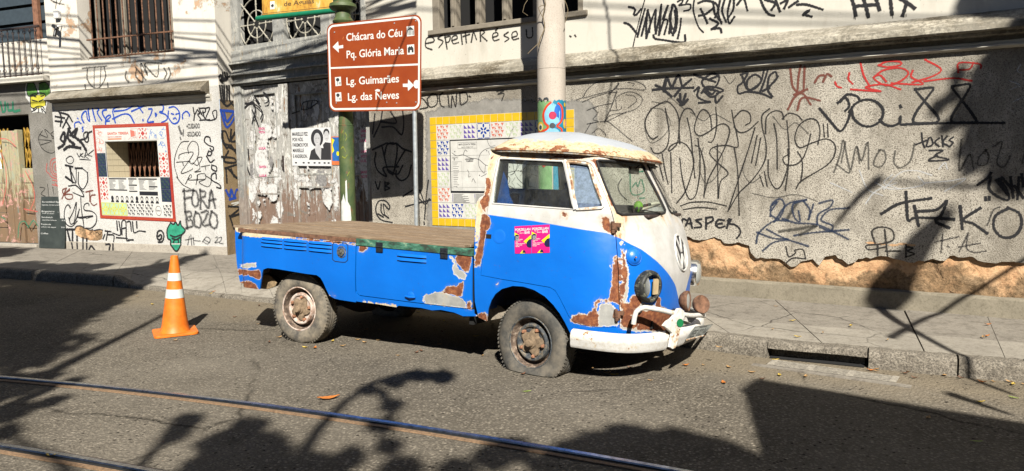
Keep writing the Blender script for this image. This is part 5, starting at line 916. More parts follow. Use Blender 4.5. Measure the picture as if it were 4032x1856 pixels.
# glass
n = NT('glass', .02); t = n.t; tr_ = n.nd('ShaderNodeBsdfTransparent'); gl = n.nd('ShaderNodeBsdfGlossy'); gl.inputs['Roughness'].default_value = .015; tr_.inputs[0].default_value = (.90, .95, .92, 1)
fr = n.nd('ShaderNodeFresnel'); fr.inputs[0].default_value = 1.52; mx = n.nd('ShaderNodeMixShader'); t.links.new(fr.outputs[0], mx.inputs[0]); t.links.new(tr_.outputs[0], mx.inputs[1]); t.links.new(gl.outputs[0], mx.inputs[2])
df = n.nd('ShaderNodeBsdfDiffuse'); df.inputs[0].default_value = (.55, .55, .48, 1); m2_ = n.nd('ShaderNodeMixShader'); n.put(m2_.inputs[0], n.ramp(n.noise(5, 6, .7), [(.35, .0), (.75, .05)])); t.links.new(mx.outputs[0], m2_.inputs[1]); t.links.new(df.outputs[0], m2_.inputs[2])
t.links.new(m2_.outputs[0], t.nodes['Material Output'].inputs[0]); M['glass'] = n.m
n = NT('blue_reflect_glass', .02); t = n.t; tr_ = n.nd('ShaderNodeBsdfTransparent'); tr_.inputs[0].default_value = (.55, .68, .85, 1); gl = n.nd('ShaderNodeBsdfGlossy'); gl.inputs['Roughness'].default_value = .05; fr = n.nd('ShaderNodeFresnel'); mx = n.nd('ShaderNodeMixShader'); t.links.new(fr.outputs[0], mx.inputs[0]); t.links.new(tr_.outputs[0], mx.inputs[1]); t.links.new(gl.outputs[0], mx.inputs[2])
df = n.nd('ShaderNodeBsdfDiffuse'); df.inputs[0].default_value = (.32, .42, .60, 1); m2_ = n.nd('ShaderNodeMixShader'); n.put(m2_.inputs[0], n.ramp(n.noise(30, 6, .8), [(.35, .08), (.75, .35)])); t.links.new(mx.outputs[0], m2_.inputs[1]); t.links.new(df.outputs[0], m2_.inputs[2])  # bluish reflection painted into the glass tint and its speckled film
t.links.new(m2_.outputs[0], t.nodes['Material Output'].inputs[0]); M['blue_reflect_glass'] = n.m
def inset(P, d): return offset(P, -d)
Fin = lambda a, z: Fn(a, z)+np.array([0, .012, 0])
def pane(nm, P, fn, mat, par): 
    pts, tri = cdt(P, (), .12); V = fn(pts[:, 0], pts[:, 1]); me = bpy.data.meshes.new(nm); me.from_pydata(V.tolist(), [], [tuple(t) for t in tri]); me.materials.append(mat); me.polygons.foreach_set('use_smooth', [True]*len(me.polygons)); return link(nm, me, par)
pane('side_window', offset(G1_, .004), Fin, M['glass'], dr)
pane('vent_window', offset(G2_, .004), Fin, M['blue_reflect_glass'], dr)
pane('windscreen', offset(WS, .004), lambda a, z: Fn(a, z)+np.array([-.008, .004, 0]), M['glass'], truck)
pane('windscreen', offset(WS, .004), lambda a, z: Ff(a, z)+np.array([-.008, -.004, 0]), M['glass'], truck)
pane('side_window', offset(FWIN, .004), lambda a, z: Ff(a, z)-np.array([0, .012, 0]), M['glass'], truck)
plain('rubber', (.022, .022, .022), .75, var=.3, scale=40); plain('white_paint', (.76, .75, .71), .5, var=.06, scale=20); plain('chrome', (.75, .75, .74), .2, 1., var=.1)
def loop_tube(nm, P, fn, r, mat, par, close=True):
    q = resamp(P, .05, close); q = [fn(*p) for p in q]; q = q+[q[0]] if close else q; mb = MB(); mb.tube(q, r, 6, caps=not close); return mb.build(nm, mat, par, smooth=True)
for sd_ in (NEAR, FAR): loop_tube('windscreen_seal', WS, lambda a, z: Foff(a, z, .004, sd_), .009, M['rubber'], truck)
loop_tube('window_seal', G1_, lambda a, z: Foff(a, z, .002), .006, M['white_paint'], dr); 
n = NT('rusty_white', .7); f = n.noise(14, 6, .75); n.col(n.ramp(f, [(.38, (.25, .09, .04)), (.48, (.55, .38, .22)), (.56, (.74, .72, .66))])); n.bump(f, .3, .005); M['rusty_white'] = n.m
loop_tube('vent_frame', G2_, lambda a, z: Foff(a, z, .006), .012, M['rusty_white'], dr)
q0, q1 = IV([(1112, 395), (1232, 972)], c5); mb = MB(); mb.tube([Foff(q0[0]+(q1[0]-q0[0])*t, q0[1]+(q1[1]-q0[1])*t, .006) for t in (0, .5, 1)], .013, 6); mb.build('window_divider', M['white_paint'], dr, smooth=True)
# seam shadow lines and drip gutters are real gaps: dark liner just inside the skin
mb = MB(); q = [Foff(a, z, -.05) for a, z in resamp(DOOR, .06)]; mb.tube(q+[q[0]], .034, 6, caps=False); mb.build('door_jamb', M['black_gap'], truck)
# ------------------------------------------------------------------ roof
def roofo(th):
    c, s_ = math.cos(th), math.sin(th); e = 2/2.5 if c > 0 else 2/7.
    X = (.16+(.465 if c > 0 else .71)*abs(c)**e*(1 if c > 0 else -1)); Y = .705*abs(s_)**(2/(2.5 if c > 0 else 7.))*(1 if s_ > 0 else -1); return X, Y
def roofz(X): return 1.788-.035*max(0, (X+.1)/.7)**2
NT_ = 96; prf = []
H_ = .168; RH = [0, .15, .3, .45, .6, .72, .82, .9, .95, .98, 1.0]
V = []; ra = []
for j, r_ in enumerate(RH):
    for k in range(NT_):
        X, Y = roofo(2*math.pi*k/NT_); x = .02+(X-.02)*r_; y = Y*r_; zz = roofz(X)+H_*(1-r_**3.3)*(1-.10*max(0, (x-.1)/.6)); V.append((x, y, zz)); ra.append(r_)
for (o_, dz) in ((1.012, -.004), (1.03, -.006), (1.032, -.018), (1.0, -.022), (.90, -.02)):
    for k in range(NT_): X, Y = roofo(2*math.pi*k/NT_); V.append((.02+(X-.02)*o_, Y*o_, roofz(X)+dz)); ra.append(1.02 if o_ > 1.0 else 1.1)
nr = len(RH)+5; Fc = [(j*NT_+k, j*NT_+(k+1) % NT_, (j+1)*NT_+(k+1) % NT_, (j+1)*NT_+k) for j in range(nr-1) for k in range(NT_)]
Fc.append(tuple((nr-1)*NT_+k for k in range(NT_)))
me = bpy.data.meshes.new('roof'); me.from_pydata(V, [], Fc); at = me.attributes.new('rr', 'FLOAT', 'POINT'); at.data.foreach_set('value', ra)
n = NT('roof_paint', .8, spec=.2); R_ = n.attr('rr'); nz = n.noise(5, 7, .72); nf = n.noise(30, 6, .75); k = n.mt('MULTIPLY_ADD', nz, .42, n.mt('MULTIPLY_ADD', nf, .10, R_))
c = n.ramp(n.noise(3, 5), [(.35, (.41, .44, .48)), (.7, (.48, .51, .55))]); c = n.mix(n.ramp(n.mt('SUBTRACT', k, .23), [(.87, 0), (.885, 1)]), c, n.ramp(nf, [(.35, (.50, .34, .17)), (.5, (.66, .55, .35)), (.65, (.70, .63, .48))]))
k2 = n.mt('ADD', n.mt('MULTIPLY', n.noise(8, 6, .75), .6), n.mt('MULTIPLY', R_, .55)); c = n.mix(n.ramp(k2, [(.86, 0), (.875, 1)]), c, n.ramp(nf, [(.35, (.14, .04, .02)), (.6, (.38, .15, .06))]))
px_ = n.sep(0); fr_t = n.mt('MULTIPLY_ADD', nz, .12, n.mt('MULTIPLY_ADD', R_, .6, px_)); c = n.mix(n.ramp(n.mt('SUBTRACT', fr_t, .4), [(.90, 0), (.91, .95)]), c, n.ramp(nf, [(.35, (.16, .045, .02)), (.6, (.36, .12, .05))])); n.col(c); n.bump(n.mt('ADD', n.mt('MULTIPLY', nf, .2), nz), .35, .02); M['roof_paint'] = n.m
me.materials.append(M['roof_paint']); me.polygons.foreach_set('use_smooth', [True]*len(me.polygons)); me.set_sharp_from_angle(angle=math.radians(50)); link('roof', me, truck)
mb = MB(); q = []
for k in range(NT_): X, Y = roofo(2*math.pi*k/NT_); q.append((.02+(X-.02)*1.012, Y*1.012, roofz(X)-.026))
mb.tube(q+[q[0]], .008, 6, caps=False); mb.build('rain_gutter', M['rusty_white'], truck, smooth=True)
# ------------------------------------------------------------------ bed
arch_r = IV([(300, 545), (312, 505), (350, 492), (430, 500), (560, 522), (700, 545), (790, 556), (825, 580), (850, 622), (880, 690), (905, 740), (950, 766)], c2)
QUA = IV([(62, 112), (58, 180), (62, 300), (75, 460), (90, 560), (105, 625), (140, 664), (280, 684)], c2)+arch_r+IV([(1000, 778), (1142, 800), (1142, 262), (700, 205), (285, 150)], c2)
shell('bed_side', QUA, [], lambda a, z: Fn(a, z), .012, M['paint'], truck, .03, ATN)
LOCK = IV([(122, 290), (119, 690), (128, 716), (150, 738), (600, 797), (1156, 862), (1162, 840), (1164, 372), (960, 352), (600, 330)], c3)
lk = shell('locker_door', offset(LOCK, -.002), [], lambda a, z: Fn(a, z), .015, M['paint'], truck, .03, ATN)
ROC = IV([(97, 788), (117, 700), (128, 724), (150, 744), (600, 803), (1158, 868), (1176, 870), (1176, 905), (1205, 925), (1080, 925), (1000, 892), (880, 868), (800, 872), (700, 850), (500, 830), (480, 845), (300, 815), (180, 800)], c3)
shell('rocker_panel', ROC, [], lambda a, z: Fn(a, z), .012, M['paint'], truck, .03, ATN)
PIL = IV([(1166, 360), (1178, 360), (1178, 870), (1166, 860)], c3)
far_bed = [(-3.40, .98), (-3.40, .42), (-3.1, .40), (-3.0, .62), (-2.8, .75), (-2.5, .75), (-2.25, .62), (-2.1, .45), (-.82, .45), (-.82, .98)]
shell('bed_side_far', far_bed, [], lambda a, z: Ff(a, z), .012, M['paint'], truck, .08, ATF, miror=True)
mb = MB(); mb.box((-3.125, 0, .72), (.02, 1.52, .52)); mb.build('tailgate', M['paint'], truck, bevel=.01)
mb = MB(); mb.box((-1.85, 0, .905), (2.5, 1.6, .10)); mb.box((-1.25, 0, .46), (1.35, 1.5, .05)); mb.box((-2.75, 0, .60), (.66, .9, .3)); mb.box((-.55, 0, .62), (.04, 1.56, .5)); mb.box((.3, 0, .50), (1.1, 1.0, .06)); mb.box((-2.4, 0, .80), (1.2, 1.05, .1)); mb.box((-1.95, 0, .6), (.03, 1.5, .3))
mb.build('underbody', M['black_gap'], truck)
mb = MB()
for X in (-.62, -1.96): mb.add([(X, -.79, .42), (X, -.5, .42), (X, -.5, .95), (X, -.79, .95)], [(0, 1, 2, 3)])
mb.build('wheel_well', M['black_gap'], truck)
# cab floor, rear wall with its window, bench, dash
plain('inner_blue', (.012, .10, .42), .6, var=.3, scale=8); plain('seat_vinyl', (.62, .58, .46), .6, var=.15); plain('seat_cover', (.16, .20, .22), .8, var=.3)
mb = MB(); mb.box((.0, 0, .80), (1.0, 1.56, .03)); mb.box((.45, 0, .62), (.7, 1.3, .03)); mb.build('cab_floor', M['dark_iron'], truck)
wb = [lplane(*c5(*p), 0, -.46) for p in ((388, 378), (1112, 405), (1112, 728), (400, 722))]
yb0, yb1 = min(p[1] for p in wb), max(p[1] for p in wb); zb0, zb1 = (wb[2][2]+wb[3][2])/2, (wb[0][2]+wb[1][2])/2
def rect_round(x0, x1, y0, y1, r, k=5):
    out = []
    for cx, cy, a0 in ((x1-r, y0+r, -90), (x1-r, y1-r, 0), (x0+r, y1-r, 90), (x0+r, y0+r, 180)):
        for i in range(k+1): q = math.radians(a0+90*i/k); out.append((cx+r*math.cos(q), cy+r*math.sin(q)))
    return out
RW = rect_round(yb0, yb1, zb0, zb1, .05)
shell('cab_back_wall', [(-.83, .5), (.83, .5), (.83, 1.3), (.665, 1.765), (-.665, 1.765), (-.83, 1.3)], [RW], lambda y, z: np.stack([np.full(len(y), -.42)-.0*z, y*.955, z], -1), .03, M['inner_blue'], truck, .1)
pane('rear_window', RW, lambda y, z: np.stack([np.full(len(y), -.44), y*.955, z], -1), M['glass'], truck)
mb = MB(); mb.box((-.27, 0, 1.0), (.12, 1.3, .50), ax=(np.array((.98, 0, .2)), (0, 1, 0), (-.2, 0, .98))); mb.box((-.05, 0, .88), (.5, 1.3, .14)); mb.build('bench_seat', M['seat_cover'], truck, bevel=.04, smooth=True)
mb = MB(); mb.box((-.30, .18, 1.16), (.14, .42, .24), ax=(np.array((.98, 0, .2)), (0, 1, 0), (-.2, 0, .98))); mb.build('seat_back', M['seat_vinyl'], truck, bevel=.05, smooth=True)
mb = MB(); mb.box((.60, 0, 1.22), (.16, 1.24, .20)); mb.box((.70, 0, 1.305), (.14, .9, .025)); mb.build('dashboard', M['dark_iron'], truck, bevel=.03)
a_, b_ = lplane(*c5(690, 392), 1, .1), lplane(*c5(640, 900), 1, .1); mb = MB(); mb.box((a_+b_)/2, (np.linalg.norm(a_-b_), .003, .05), ax=((a_-b_)/np.linalg.norm(a_-b_), (0, 1, 0), np.cross((a_-b_)/np.linalg.norm(a_-b_), (0, 1, 0)))); plain('webbing', (.36, .42, .38), .8); mb.build('seat_belt', M['webbing'], truck)
sc_p = np.array((.40, .36, 1.335)); sx = np.array((.90, 0, .43)); mb = MB(); e1 = np.array((0, 1, 0.)); e2 = np.array((.95, 0, .3)); mb.tube([sc_p+.20*(math.cos(q)*e1+math.sin(q)*e2) for q in np.linspace(0, 2*math.pi, 33)], .012, 8, caps=False)
mb.tube([sc_p-.2*e1, sc_p-np.array((0, 0, .02)), sc_p+.2*e1], .009, 6); mb.tube([sc_p-np.array((0, 0, .01)), (.62, .36, .95)], .02, 8); mb.build('steering_wheel', M['seat_vinyl'], truck, smooth=True)
mb = MB(); p0, p1 = lplane(*c5(2085, 600), 1, .25), lplane(*c5(1850, 935), 1, .25); p = lplane(*c5(1915, 510), 1, .02); mb.box(p, (.025, .20, .06), ax=((1, 0, 0), (0, 1, 0), (0, 0, 1))); mb.tube([p, p+np.array((.08, 0, .08))], .006, 6); mb.build('rear_view_mirror', M['black_plastic'], truck, bevel=.012)
p0, p1, p2 = lplane(*c5(1990, 985), 0, .66), lplane(*c5(2120, 905), 0, .66), lplane(*c5(2180, 890), 0, .66)
# ------------------------------------------------------------------ planks of the bed
n = NT('plank_wood', .85, spec=.15); g_ = n.noise(16, 6, .7, n.co((.16, 3., 1.5)), .3); f = n.noise(70, 3, .6, n.co((.12, 3, 1))); b = n.noise(2.5, 4, .6, n.co((.5, 6, 1)))
c = n.ramp(g_, [(.3, (.15, .095, .06)), (.5, (.33, .235, .15)), (.7, (.47, .36, .25))]); c = n.mix(n.ramp(f, [(.4, .45), (.55, 0)]), c, (.09, .06, .04)); c = n.mix(n.ramp(b, [(.5, 0), (.75, .4)]), c, (.34, .30, .25)); n.col(c); n.bump(n.mix(.5, g_, f), .6, .006); M['plank_wood'] = n.m
rr = random.Random(11); y = -.855; wds = []
while y < .85: w_ = rr.uniform(.075, .105); wds.append((y, min(w_, .86-y))); y += w_
for (y, w_) in wds:
    cuts = [-3.16]+([rr.uniform(-2.4, -1.2)] if rr.random() < .45 else [])+[-.585]
    for a, b in zip(cuts, cuts[1:]):
        mb = MB(); dz = rr.uniform(-.003, .003); x0_, x1_ = a+rr.uniform(-.012, .012)+.002, b-.002+(rr.uniform(-.02, 0) if b > -.7 else 0)
        mb.box(((x0_+x1_)/2, y+w_/2, 1.0+dz), (x1_-x0_, w_-.006, .022)); mb.build('bed_plank', M['plank_wood'], truck, bevel=.003)
# rail under the planks: rust at the rear, green flaking board at the front
n = NT('green_board', .8); f = n.noise(9, 7, .75, n.co((.8, 1, 2))); n.col(n.ramp(f, [(.40, (.03, .05, .035)), (.50, (.04, .16, .10)), (.58, (.10, .26, .18)), (.66, (.42, .50, .30))])); n.bump(f, .4, .006); M['green_board'] = n.m
ga, gb = inv(*c3(122, 250)), inv(*c3(1172, 322)); zg0, zg1 = .945, .985
def ylo(z): return -(float(HWf(z))+.004)
mb = MB(); xa, xb = X0+ga[0], X0+gb[0]; mb.box(((xa+xb)/2, ylo(.96)+.02, .958), (xb-xa, .05, .058)); mb.build('green_side_board', M['green_board'], truck, bevel=.004)
mb = MB(); mb.box(((-3.10+xa)/2-.0, ylo(.96)+.024, .968), (xa+3.10-.004, .045, .036)); mb.build('rusty_side_rail', M['rust_iron'], truck, bevel=.004)
plain('black_hinge', (.03, .035, .045), .5, .3, var=.4, scale=60)
for u in ((335, 292), (915, 340)):
    a, z = inv(*c3(*u)); x = X0+a; mb = MB(); mb.box((x, ylo(.95)-.010, .955), (.07, .008, .036)); mb.box((x, ylo(.92)-.006, .912), (.07, .008, .04)); mb.tube([(x-.035, ylo(.93)-.012, .934), (x+.035, ylo(.93)-.012, .934)], .006, 6)
    for dx in (-.022, 0, .022): mb.rev([(.005, 0), (.004, .003)], (x+dx, ylo(.95)-.014, .955), (0, -1, 0), 6)
    mb.build('hinge', M['black_hinge'], lk, bevel=.002)
def louvre(nm, p0, p1, par, h=.012, dep=.014):
    """pressed slot: a lip standing proud over a dark slit"""
    (a0, z0), (a1, z1) = IV([p0, p1]); mb = MB(); N = 8; P = []
    for i in range(N+1):
        t = i/N; a = a0+(a1-a0)*t; z = z0+(z1-z0)*t; f = min(1, min(t, 1-t)*8)
        for (dz, dd) in ((.020, .0005), (.008, dep*.7*f), (.0, dep*f), (-.001, .0012)): P.append(Foff(a, z+dz, dd+.0005))
    mb.add(P, [(i*4+j, i*4+j+1, (i+1)*4+j+1, (i+1)*4+j) for i in range(N) for j in range(3)], 0)
    o = len(mb.v); Q = []
    for i in range(N+1): t = i/N; a = a0+(a1-a0)*t; z = z0+(z1-z0)*t; Q += [Foff(a, z-.0005, .0016), Foff(a, z-.010, .0016)]
    mb.add(Q, [(2*i, 2*i+1, 2*i+3, 2*i+2) for i in range(N)], 1); return mb.build(nm, [M['blue_plain'], M['black_gap']], par, smooth=True)
n = NT('blue_plain', .38, spec=.5); n.col(n.ramp(n.noise(3, 4), [(.3, (.001, .160, .74)), (.7, (.002, .19, .84))])); M['blue_plain'] = n.m
for (xa_, xb_, ya, yb) in ((294, 482, 258, 276), (498, 700, 280, 298), (720, 925, 300, 318), (294, 482, 293, 312), (498, 700, 315, 332), (720, 925, 335, 355), (300, 482, 232, 247), (500, 700, 250, 265), (722, 925, 268, 284)): louvre('louvre', c2(xa_, ya), c2(xb_, yb), truck)
for (xa_, xb_, ya, yb) in ((488, 750, 380, 403), (488, 750, 420, 443)): louvre('louvre', c3(xa_, ya), c3(xb_, yb), lk)
FL = IV([(935, 285), (945, 265), (975, 260), (1055, 270), (1072, 290), (1070, 420), (1050, 440), (1020, 440), (955, 432), (935, 415)], c2); loop_tube('fuel_flap', FL, lambda a, z: Foff(a, z, .0005), .0035, M['black_gap'], truck)
a, z = inv(*c2(1015, 348)); p = Foff(a, z, 0); nn_ = Foff(a, z, 1)-p; mb = MB(); mb.rev([(.05, -.01), (.052, .004), (.045, .006), (.044, -.004), (.036, -.006), (.034, .012), (.014, .014), (.012, .022), (0, .022)], p, nn_, 24); plain('cap_metal', (.20, .21, .19), .6, .4, var=.6, scale=60); mb.build('fuel_cap', M['cap_metal'], truck, smooth=True)
a, z = inv(*c3(612, 742)); p = Foff(a, z, .0); mb = MB(); e1 = Foff(a+.01, z, 0)-p; e1 /= np.linalg.norm(e1); mb.rev([(.035, .001), (.03, .004), (0, .005)], p, Foff(a, z, 1)-p, 20); mb.tube([p-e1*.05+np.array((0, -.012, -.006)), p+np.array((0, -.022, -.008)), p+e1*.05+np.array((0, -.012, -.006))], [.007, .010, .007], 8); mb.build('locker_handle', M['blue_plain'], lk, smooth=True)
# door furniture
a, z = inv(*c3(1310, 208)); mb = MB(); p = Foff(a, z, .002); mb.box(p, (.045, .006, .032)); mb.build('handle_hole', M['black_gap'], dr)
a, z = inv(*c1(137, 512)); p = Foff(a, z, .0); mb = MB(); mb.rev([(.055, .0008), (.05, .0022), (.03, .0012), (0, .0006)], p, Foff(a, z, 1)-p, 24); mb.build('handle_dimple', M['blue_plain'], dr, smooth=True)
for (u0, u1) in (((665, 440), (668, 498)), ((680, 850), (684, 903))):
    p0, p1 = [Foff(*inv(*c1(*q)), .015) for q in (u0, u1)]; mb = MB(); mb.tube([p0, p0*.34+p1*.66], .014, 8); mb.tube([p0*.3+p1*.7, p1], .014, 8); mb.box((p0+p1)/2+np.array((.0, .01, 0)), (.055, .02, .045)); mb.box((p0*.7+p1*.3)+np.array((.03, .014, 0)), (.05, .012, .03)); mb.build('door_hinge', M['rust_iron'], dr, smooth=True, autosmooth=30)
# ------------------------------------------------------------------ wheels
n = NT('tyre_rubber', .85, spec=.2); f = n.noise(9, 5, .7); g2 = n.noise(50, 4, .7); n.col(n.mix(n.ramp(f, [(.38, 0), (.68, .75)]), n.ramp(g2, [(.3, (.075, .07, .062)), (.7, (.14, .13, .11))]), (.42, .355, .26))); n.bump(g2, .25, .004); M['tyre_rubber'] = n.m
n = NT('tyre_dark', .8, spec=.2); f = n.noise(7, 5, .7); g2 = n.noise(50, 4, .7); n.col(n.mix(n.ramp(f, [(.42, 0), (.7, .5)]), n.ramp(g2, [(.3, (.06, .06, .056)), (.7, (.11, .105, .092))]), (.34, .29, .22))); n.bump(g2, .25, .004); M['tyre_dark'] = n.m
n = NT('rim_dark', .7, .2); f = n.noise(22, 6, .75); n.col(n.ramp(f, [(.35, (.025, .032, .045)), (.5, (.10, .11, .115)), (.6, (.26, .22, .16)), (.72, (.40, .30, .19))])); n.bump(f, .3, .004); M['rim_dark'] = n.m
n = NT('rim_pale', .8); f = n.noise(16, 6, .75); n.col(n.ramp(f, [(.36, (.20, .10, .06)), (.47, (.50, .36, .28)), (.58, (.70, .60, .52)), (.7, (.75, .70, .62))])); n.bump(f, .3, .004); M['rim_pale'] = n.m
n = NT('rim_shade_grime', .9); f = n.noise(18, 6, .75); n.col(n.ramp(f, [(.38, (.06, .045, .035)), (.52, (.20, .14, .10)), (.66, (.52, .42, .33))])); M['rim_shade_grime'] = n.m  # grime darkened so the rim well's shade is painted into its colour
plain('rust_bolt', (.42, .20, .11), .8, var=.35, scale=60); plain('hub_dirt', (.30, .215, .135), .9, var=.35, scale=30, bump=.4)
def wheel(c, yaw, flat, rim, label=None, near=True, spin=0., detail=True):
    """c = hub centre on the outer tyre face, axis pointing out of the truck"""
    sg = -1 if near else 1; ax = np.array((-math.sin(yaw)*sg*-1, sg*math.cos(yaw), 0)); ax = np.array((math.sin(yaw), sg*math.cos(yaw), 0)); root = thing('x', '', ''); bpy.data.objects.remove(root)
    c = np.array(c, float); R = .335; W = .155; gz_ = lambda p: p
    # ground height under the wheel in local space
    def gl(p):
        q = T0+TB@p; return q[2]
    def mod(p):
        if not flat: 
            h = gl(p)
            if h < .004: p = p+TB.T@np.array((0, 0, .004-h))
            return p
        h = gl(p); lim = .006
        if h < .10:
            t = max(0, (.10-h)/.14); k = lim+max(0, h-lim) if h > lim else lim
            p = p+TB.T@np.array((0, 0, (lim-h if h < lim else 0))); out = t*.035; p = p+ax*out*(1 if np.dot(p-c, ax) > -W/2 else -1)
        return p
    prof = [(.200, -.006), (.212, .004), (.235, .010), (.262, .012), (.290, .006), (.312, -.006), (.327, -.022), (R, -.036), (R, -.058), (R-.007, -.060), (R-.007, -.066), (R, -.068), (R, -.088), (R-.007, -.090), (R-.007, -.096), (R, -.098), (R, -.120), (.327, -.134), (.312, -.150), (.27, -.166), (.20, -.150)]
    mb = MB(); mb.rev(prof, c, ax, 72, 0, ref=(0, 0, 1), mod=mod, caps=False); ty = mb.build('wheel', M['tyre_dark'] if flat else M['tyre_rubber'], truck, smooth=True, autosmooth=35, label=label)
    if detail:
        mb = MB(); a1 = np.array((0, 0, 1.)); a2 = np.cross(ax, a1); K = 66
        for k in range(K):
            q = 2*math.pi*k/K; rad = math.cos(q)*a1+math.sin(q)*a2; tan = -math.sin(q)*a1+math.cos(q)*a2
            for (h, ss) in ((-.030, 1), (-.128, -1)):
                d = ax*.034+tan*.018*ss; p = c+rad*(R-.001)+ax*h; pts = [p-d*.5-tan*.006, p+d*.5-tan*.006, p+d*.5+tan*.006, p-d*.5+tan*.006]; top = [mod(x+rad*.0025) for x in pts]; bot = [mod(x-rad*.008) for x in pts]; mb.prism(bot, top)
        o = mb.build('tread_blocks', M['tyre_dark'] if flat else M['tyre_rubber'], ty); o['kind'] = 'stuff'
    mb = MB(); mb.rev([(.203, -.004), (.206, .002), (.198, .006), (.192, .0)], c, ax, 48, caps=False); rm = mb.build('rim', rim, ty, smooth=True, autosmooth=32)
    mb = MB(); mb.rev([(.192, .0), (.187, -.02), (.176, -.068), (.158, -.080), (.151, -.062)], c, ax, 48, caps=False); mb.build('rim_well', M['rim_shade_grime'], rm, smooth=True)
    mb = MB(); mb.rev([(.151, -.062), (.149, -.030), (.143, -.018), (.134, -.014), (.122, -.018), (.112, -.034), (.07, -.038), (0, -.038)], c, ax, 48, caps=False); mb.build('rim_disc', rim, rm, smooth=True, autosmooth=28)
    a1 = np.array((0, 0, 1.)); a2 = np.cross(ax, a1)
    mb = MB(); V = []; K = 60
    for (rs, h) in ((1.03, -.038), (1.0, -.016), (.55, -.008)):
        for k in range(K):
            q = 2*math.pi*k/K+spin; r_ = (.092+.018*math.cos(5*q))*rs; V.append(c+ax*h+r_*(math.cos(q-spin)*a1+math.sin(q-spin)*a2))
    mb.add(V, [(j*K+k, j*K+(k+1) % K, (j+1)*K+(k+1) % K, (j+1)*K+k) for j in range(2) for k in range(K)]+[tuple(2*K+k for k in range(K))]); mb.build('hub_plate', M['hub_dirt'], rm, smooth=True, autosmooth=30)
    mb = MB(); mb.rev([(.05, -.02), (.046, .0), (.034, .008), (.030, .03), (.026, .036), (0, .038)], c, ax, 20); mb.build('hub_cap', M['hub_dirt'], rm, smooth=True)
    for k in range(5):
        q = 2*math.pi*(k+.5)/5+spin; p = c+.108*(math.cos(q)*a1+math.sin(q)*a2)+ax*-.026; mb = MB(); mb.rev([(.015, -.008), (.015, .018), (.010, .024), (0, .024)], p, ax, 6); mb.build('bolt', M['rust_bolt'], rm)
    return ty
hubf = lplane(2088, 1350, 1, -.745); hubr = lplane(1177, 1217, 1, -.745)
wheel(hubf, -.17, True, M['rim_dark'], 'flat front tyre on a dark rusty rim', spin=.2)
wheel(hubr, 0, False, M['rim_pale'], 'dusty rear tyre on a flaking pale rim', spin=.5)
wheel((hubf[0], .745, hubf[2]-.0), -.17, True, M['rim_dark'], near=False, detail=False); wheel((hubr[0], .745, hubr[2]), 0, False, M['rim_pale'], near=False, detail=False)
mb = MB(); mb.tube([(hubr[0], -.62, hubr[2]), (hubr[0], .62, hubr[2])], .035, 8); mb.tube([(hubf[0], -.62, hubf[2]+.03), (hubf[0], .62, hubf[2]+.03)], .035, 8); mb.rev([(0, -.2), (.14, -.15), (.17, 0), (.14, .15), (0, .2)], (hubr[0]+.1, 0, hubr[2]+.05), (1, 0, 0), 12); mb.build('axles', M['dark_iron'], truck, smooth=True)
P = [lplane(*c1(*p), 1, -.60) for p in ((82, 905), (90, 850), (115, 830), (145, 838), (172, 862), (172, 885), (140, 895))]; mb = MB(); mb.prism(P, [p+np.array((0, .02, 0)) for p in P]); plain('dried_mud', (.36, .31, .24), .95, var=.25, scale=25, bump=.6); mb.build('inner_flap', M['dried_mud'], truck)
P = [lplane(*c2(*p), 1, -.70) for p in ((285, 560), (318, 545), (360, 552), (410, 590), (432, 625), (420, 660), (350, 684), (280, 680))]; mb = MB(); mb.prism(P, [p*np.array((1, 1, 1))+np.array((-.05, .12, .0)) for p in P]); plain('brown_mud', (.34, .24, .13), .95, var=.4, scale=22, bump=.8); mb.build('muddy_bracket', M['brown_mud'], truck, bevel=.012)
# ------------------------------------------------------------------ front: bumper, bar, lamps, emblem, plate
def bplan(y):
    y = abs(y); return float(np.interp(y, [0, .25, .45, .62, .75, .84, .875, .89], [1.045, 1.03, .985, .905, .80, .66, .52, .40]))
BW = _chk([(.36, .885), (.55, .885), (.76, .84), (.90, .68), (1.0, .42), (1.045, .0)], 3); BW = np.concatenate([BW, BW[::-1][1:]*[1, -1]])
zB = .405; prof = [(-.012, -.072), (.010, -.068), (.026, -.044), (.026, -.014), (.031, -.006), (.031, .020), (.022, .046), (.008, .058), (-.022, .064), (-.024, .052), (.0, .046), (.018, .0), (.0, -.055)]
mb = MB(); V = []; n_ = len(BW)
for i, p in enumerate(BW):
    t_ = BW[min(i+1, n_-1)]-BW[max(i-1, 0)]; t_ /= np.linalg.norm(t_); nn_ = np.array([-t_[1], t_[0]]); nn_ = nn_ if nn_@np.array(p-[.3, 0]) > 0 else -nn_
    f = min(1, min(i, n_-1-i)/3.+.45)
    for (d, z) in prof: q = p+nn_*(d*f); V.append((q[0], -q[1], zB+z*(.55+.45*f)))
m_ = len(prof); mb.add(V, [(i*m_+j, i*m_+(j+1) % m_, (i+1)*m_+(j+1) % m_, (i+1)*m_+j) for i in range(n_-1) for j in range(m_)]+[tuple(range(m_)), tuple((n_-1)*m_+j for j in range(m_))])
n = NT('bumper_paint', .5); nz = n.noise(7, 7, .75); nf = n.noise(40, 5, .7); c = n.mix(n.ramp(nz, [(.56, 0), (.60, .8)]), n.ramp(nf, [(.35, (.66, .62, .54)), (.55, (.80, .79, .75))]), (.66, .52, .30)); c = n.mix(n.ramp(n.mt('MULTIPLY_ADD', nf, .3, nz), [(.765, 0), (.775, 1)]), c, (.30, .11, .045)); n.col(c); n.bump(nf, .15, .004); M['bumper_paint'] = n.m
mb.build('bumper', M['bumper_paint'], truck, smooth=True, autosmooth=40)
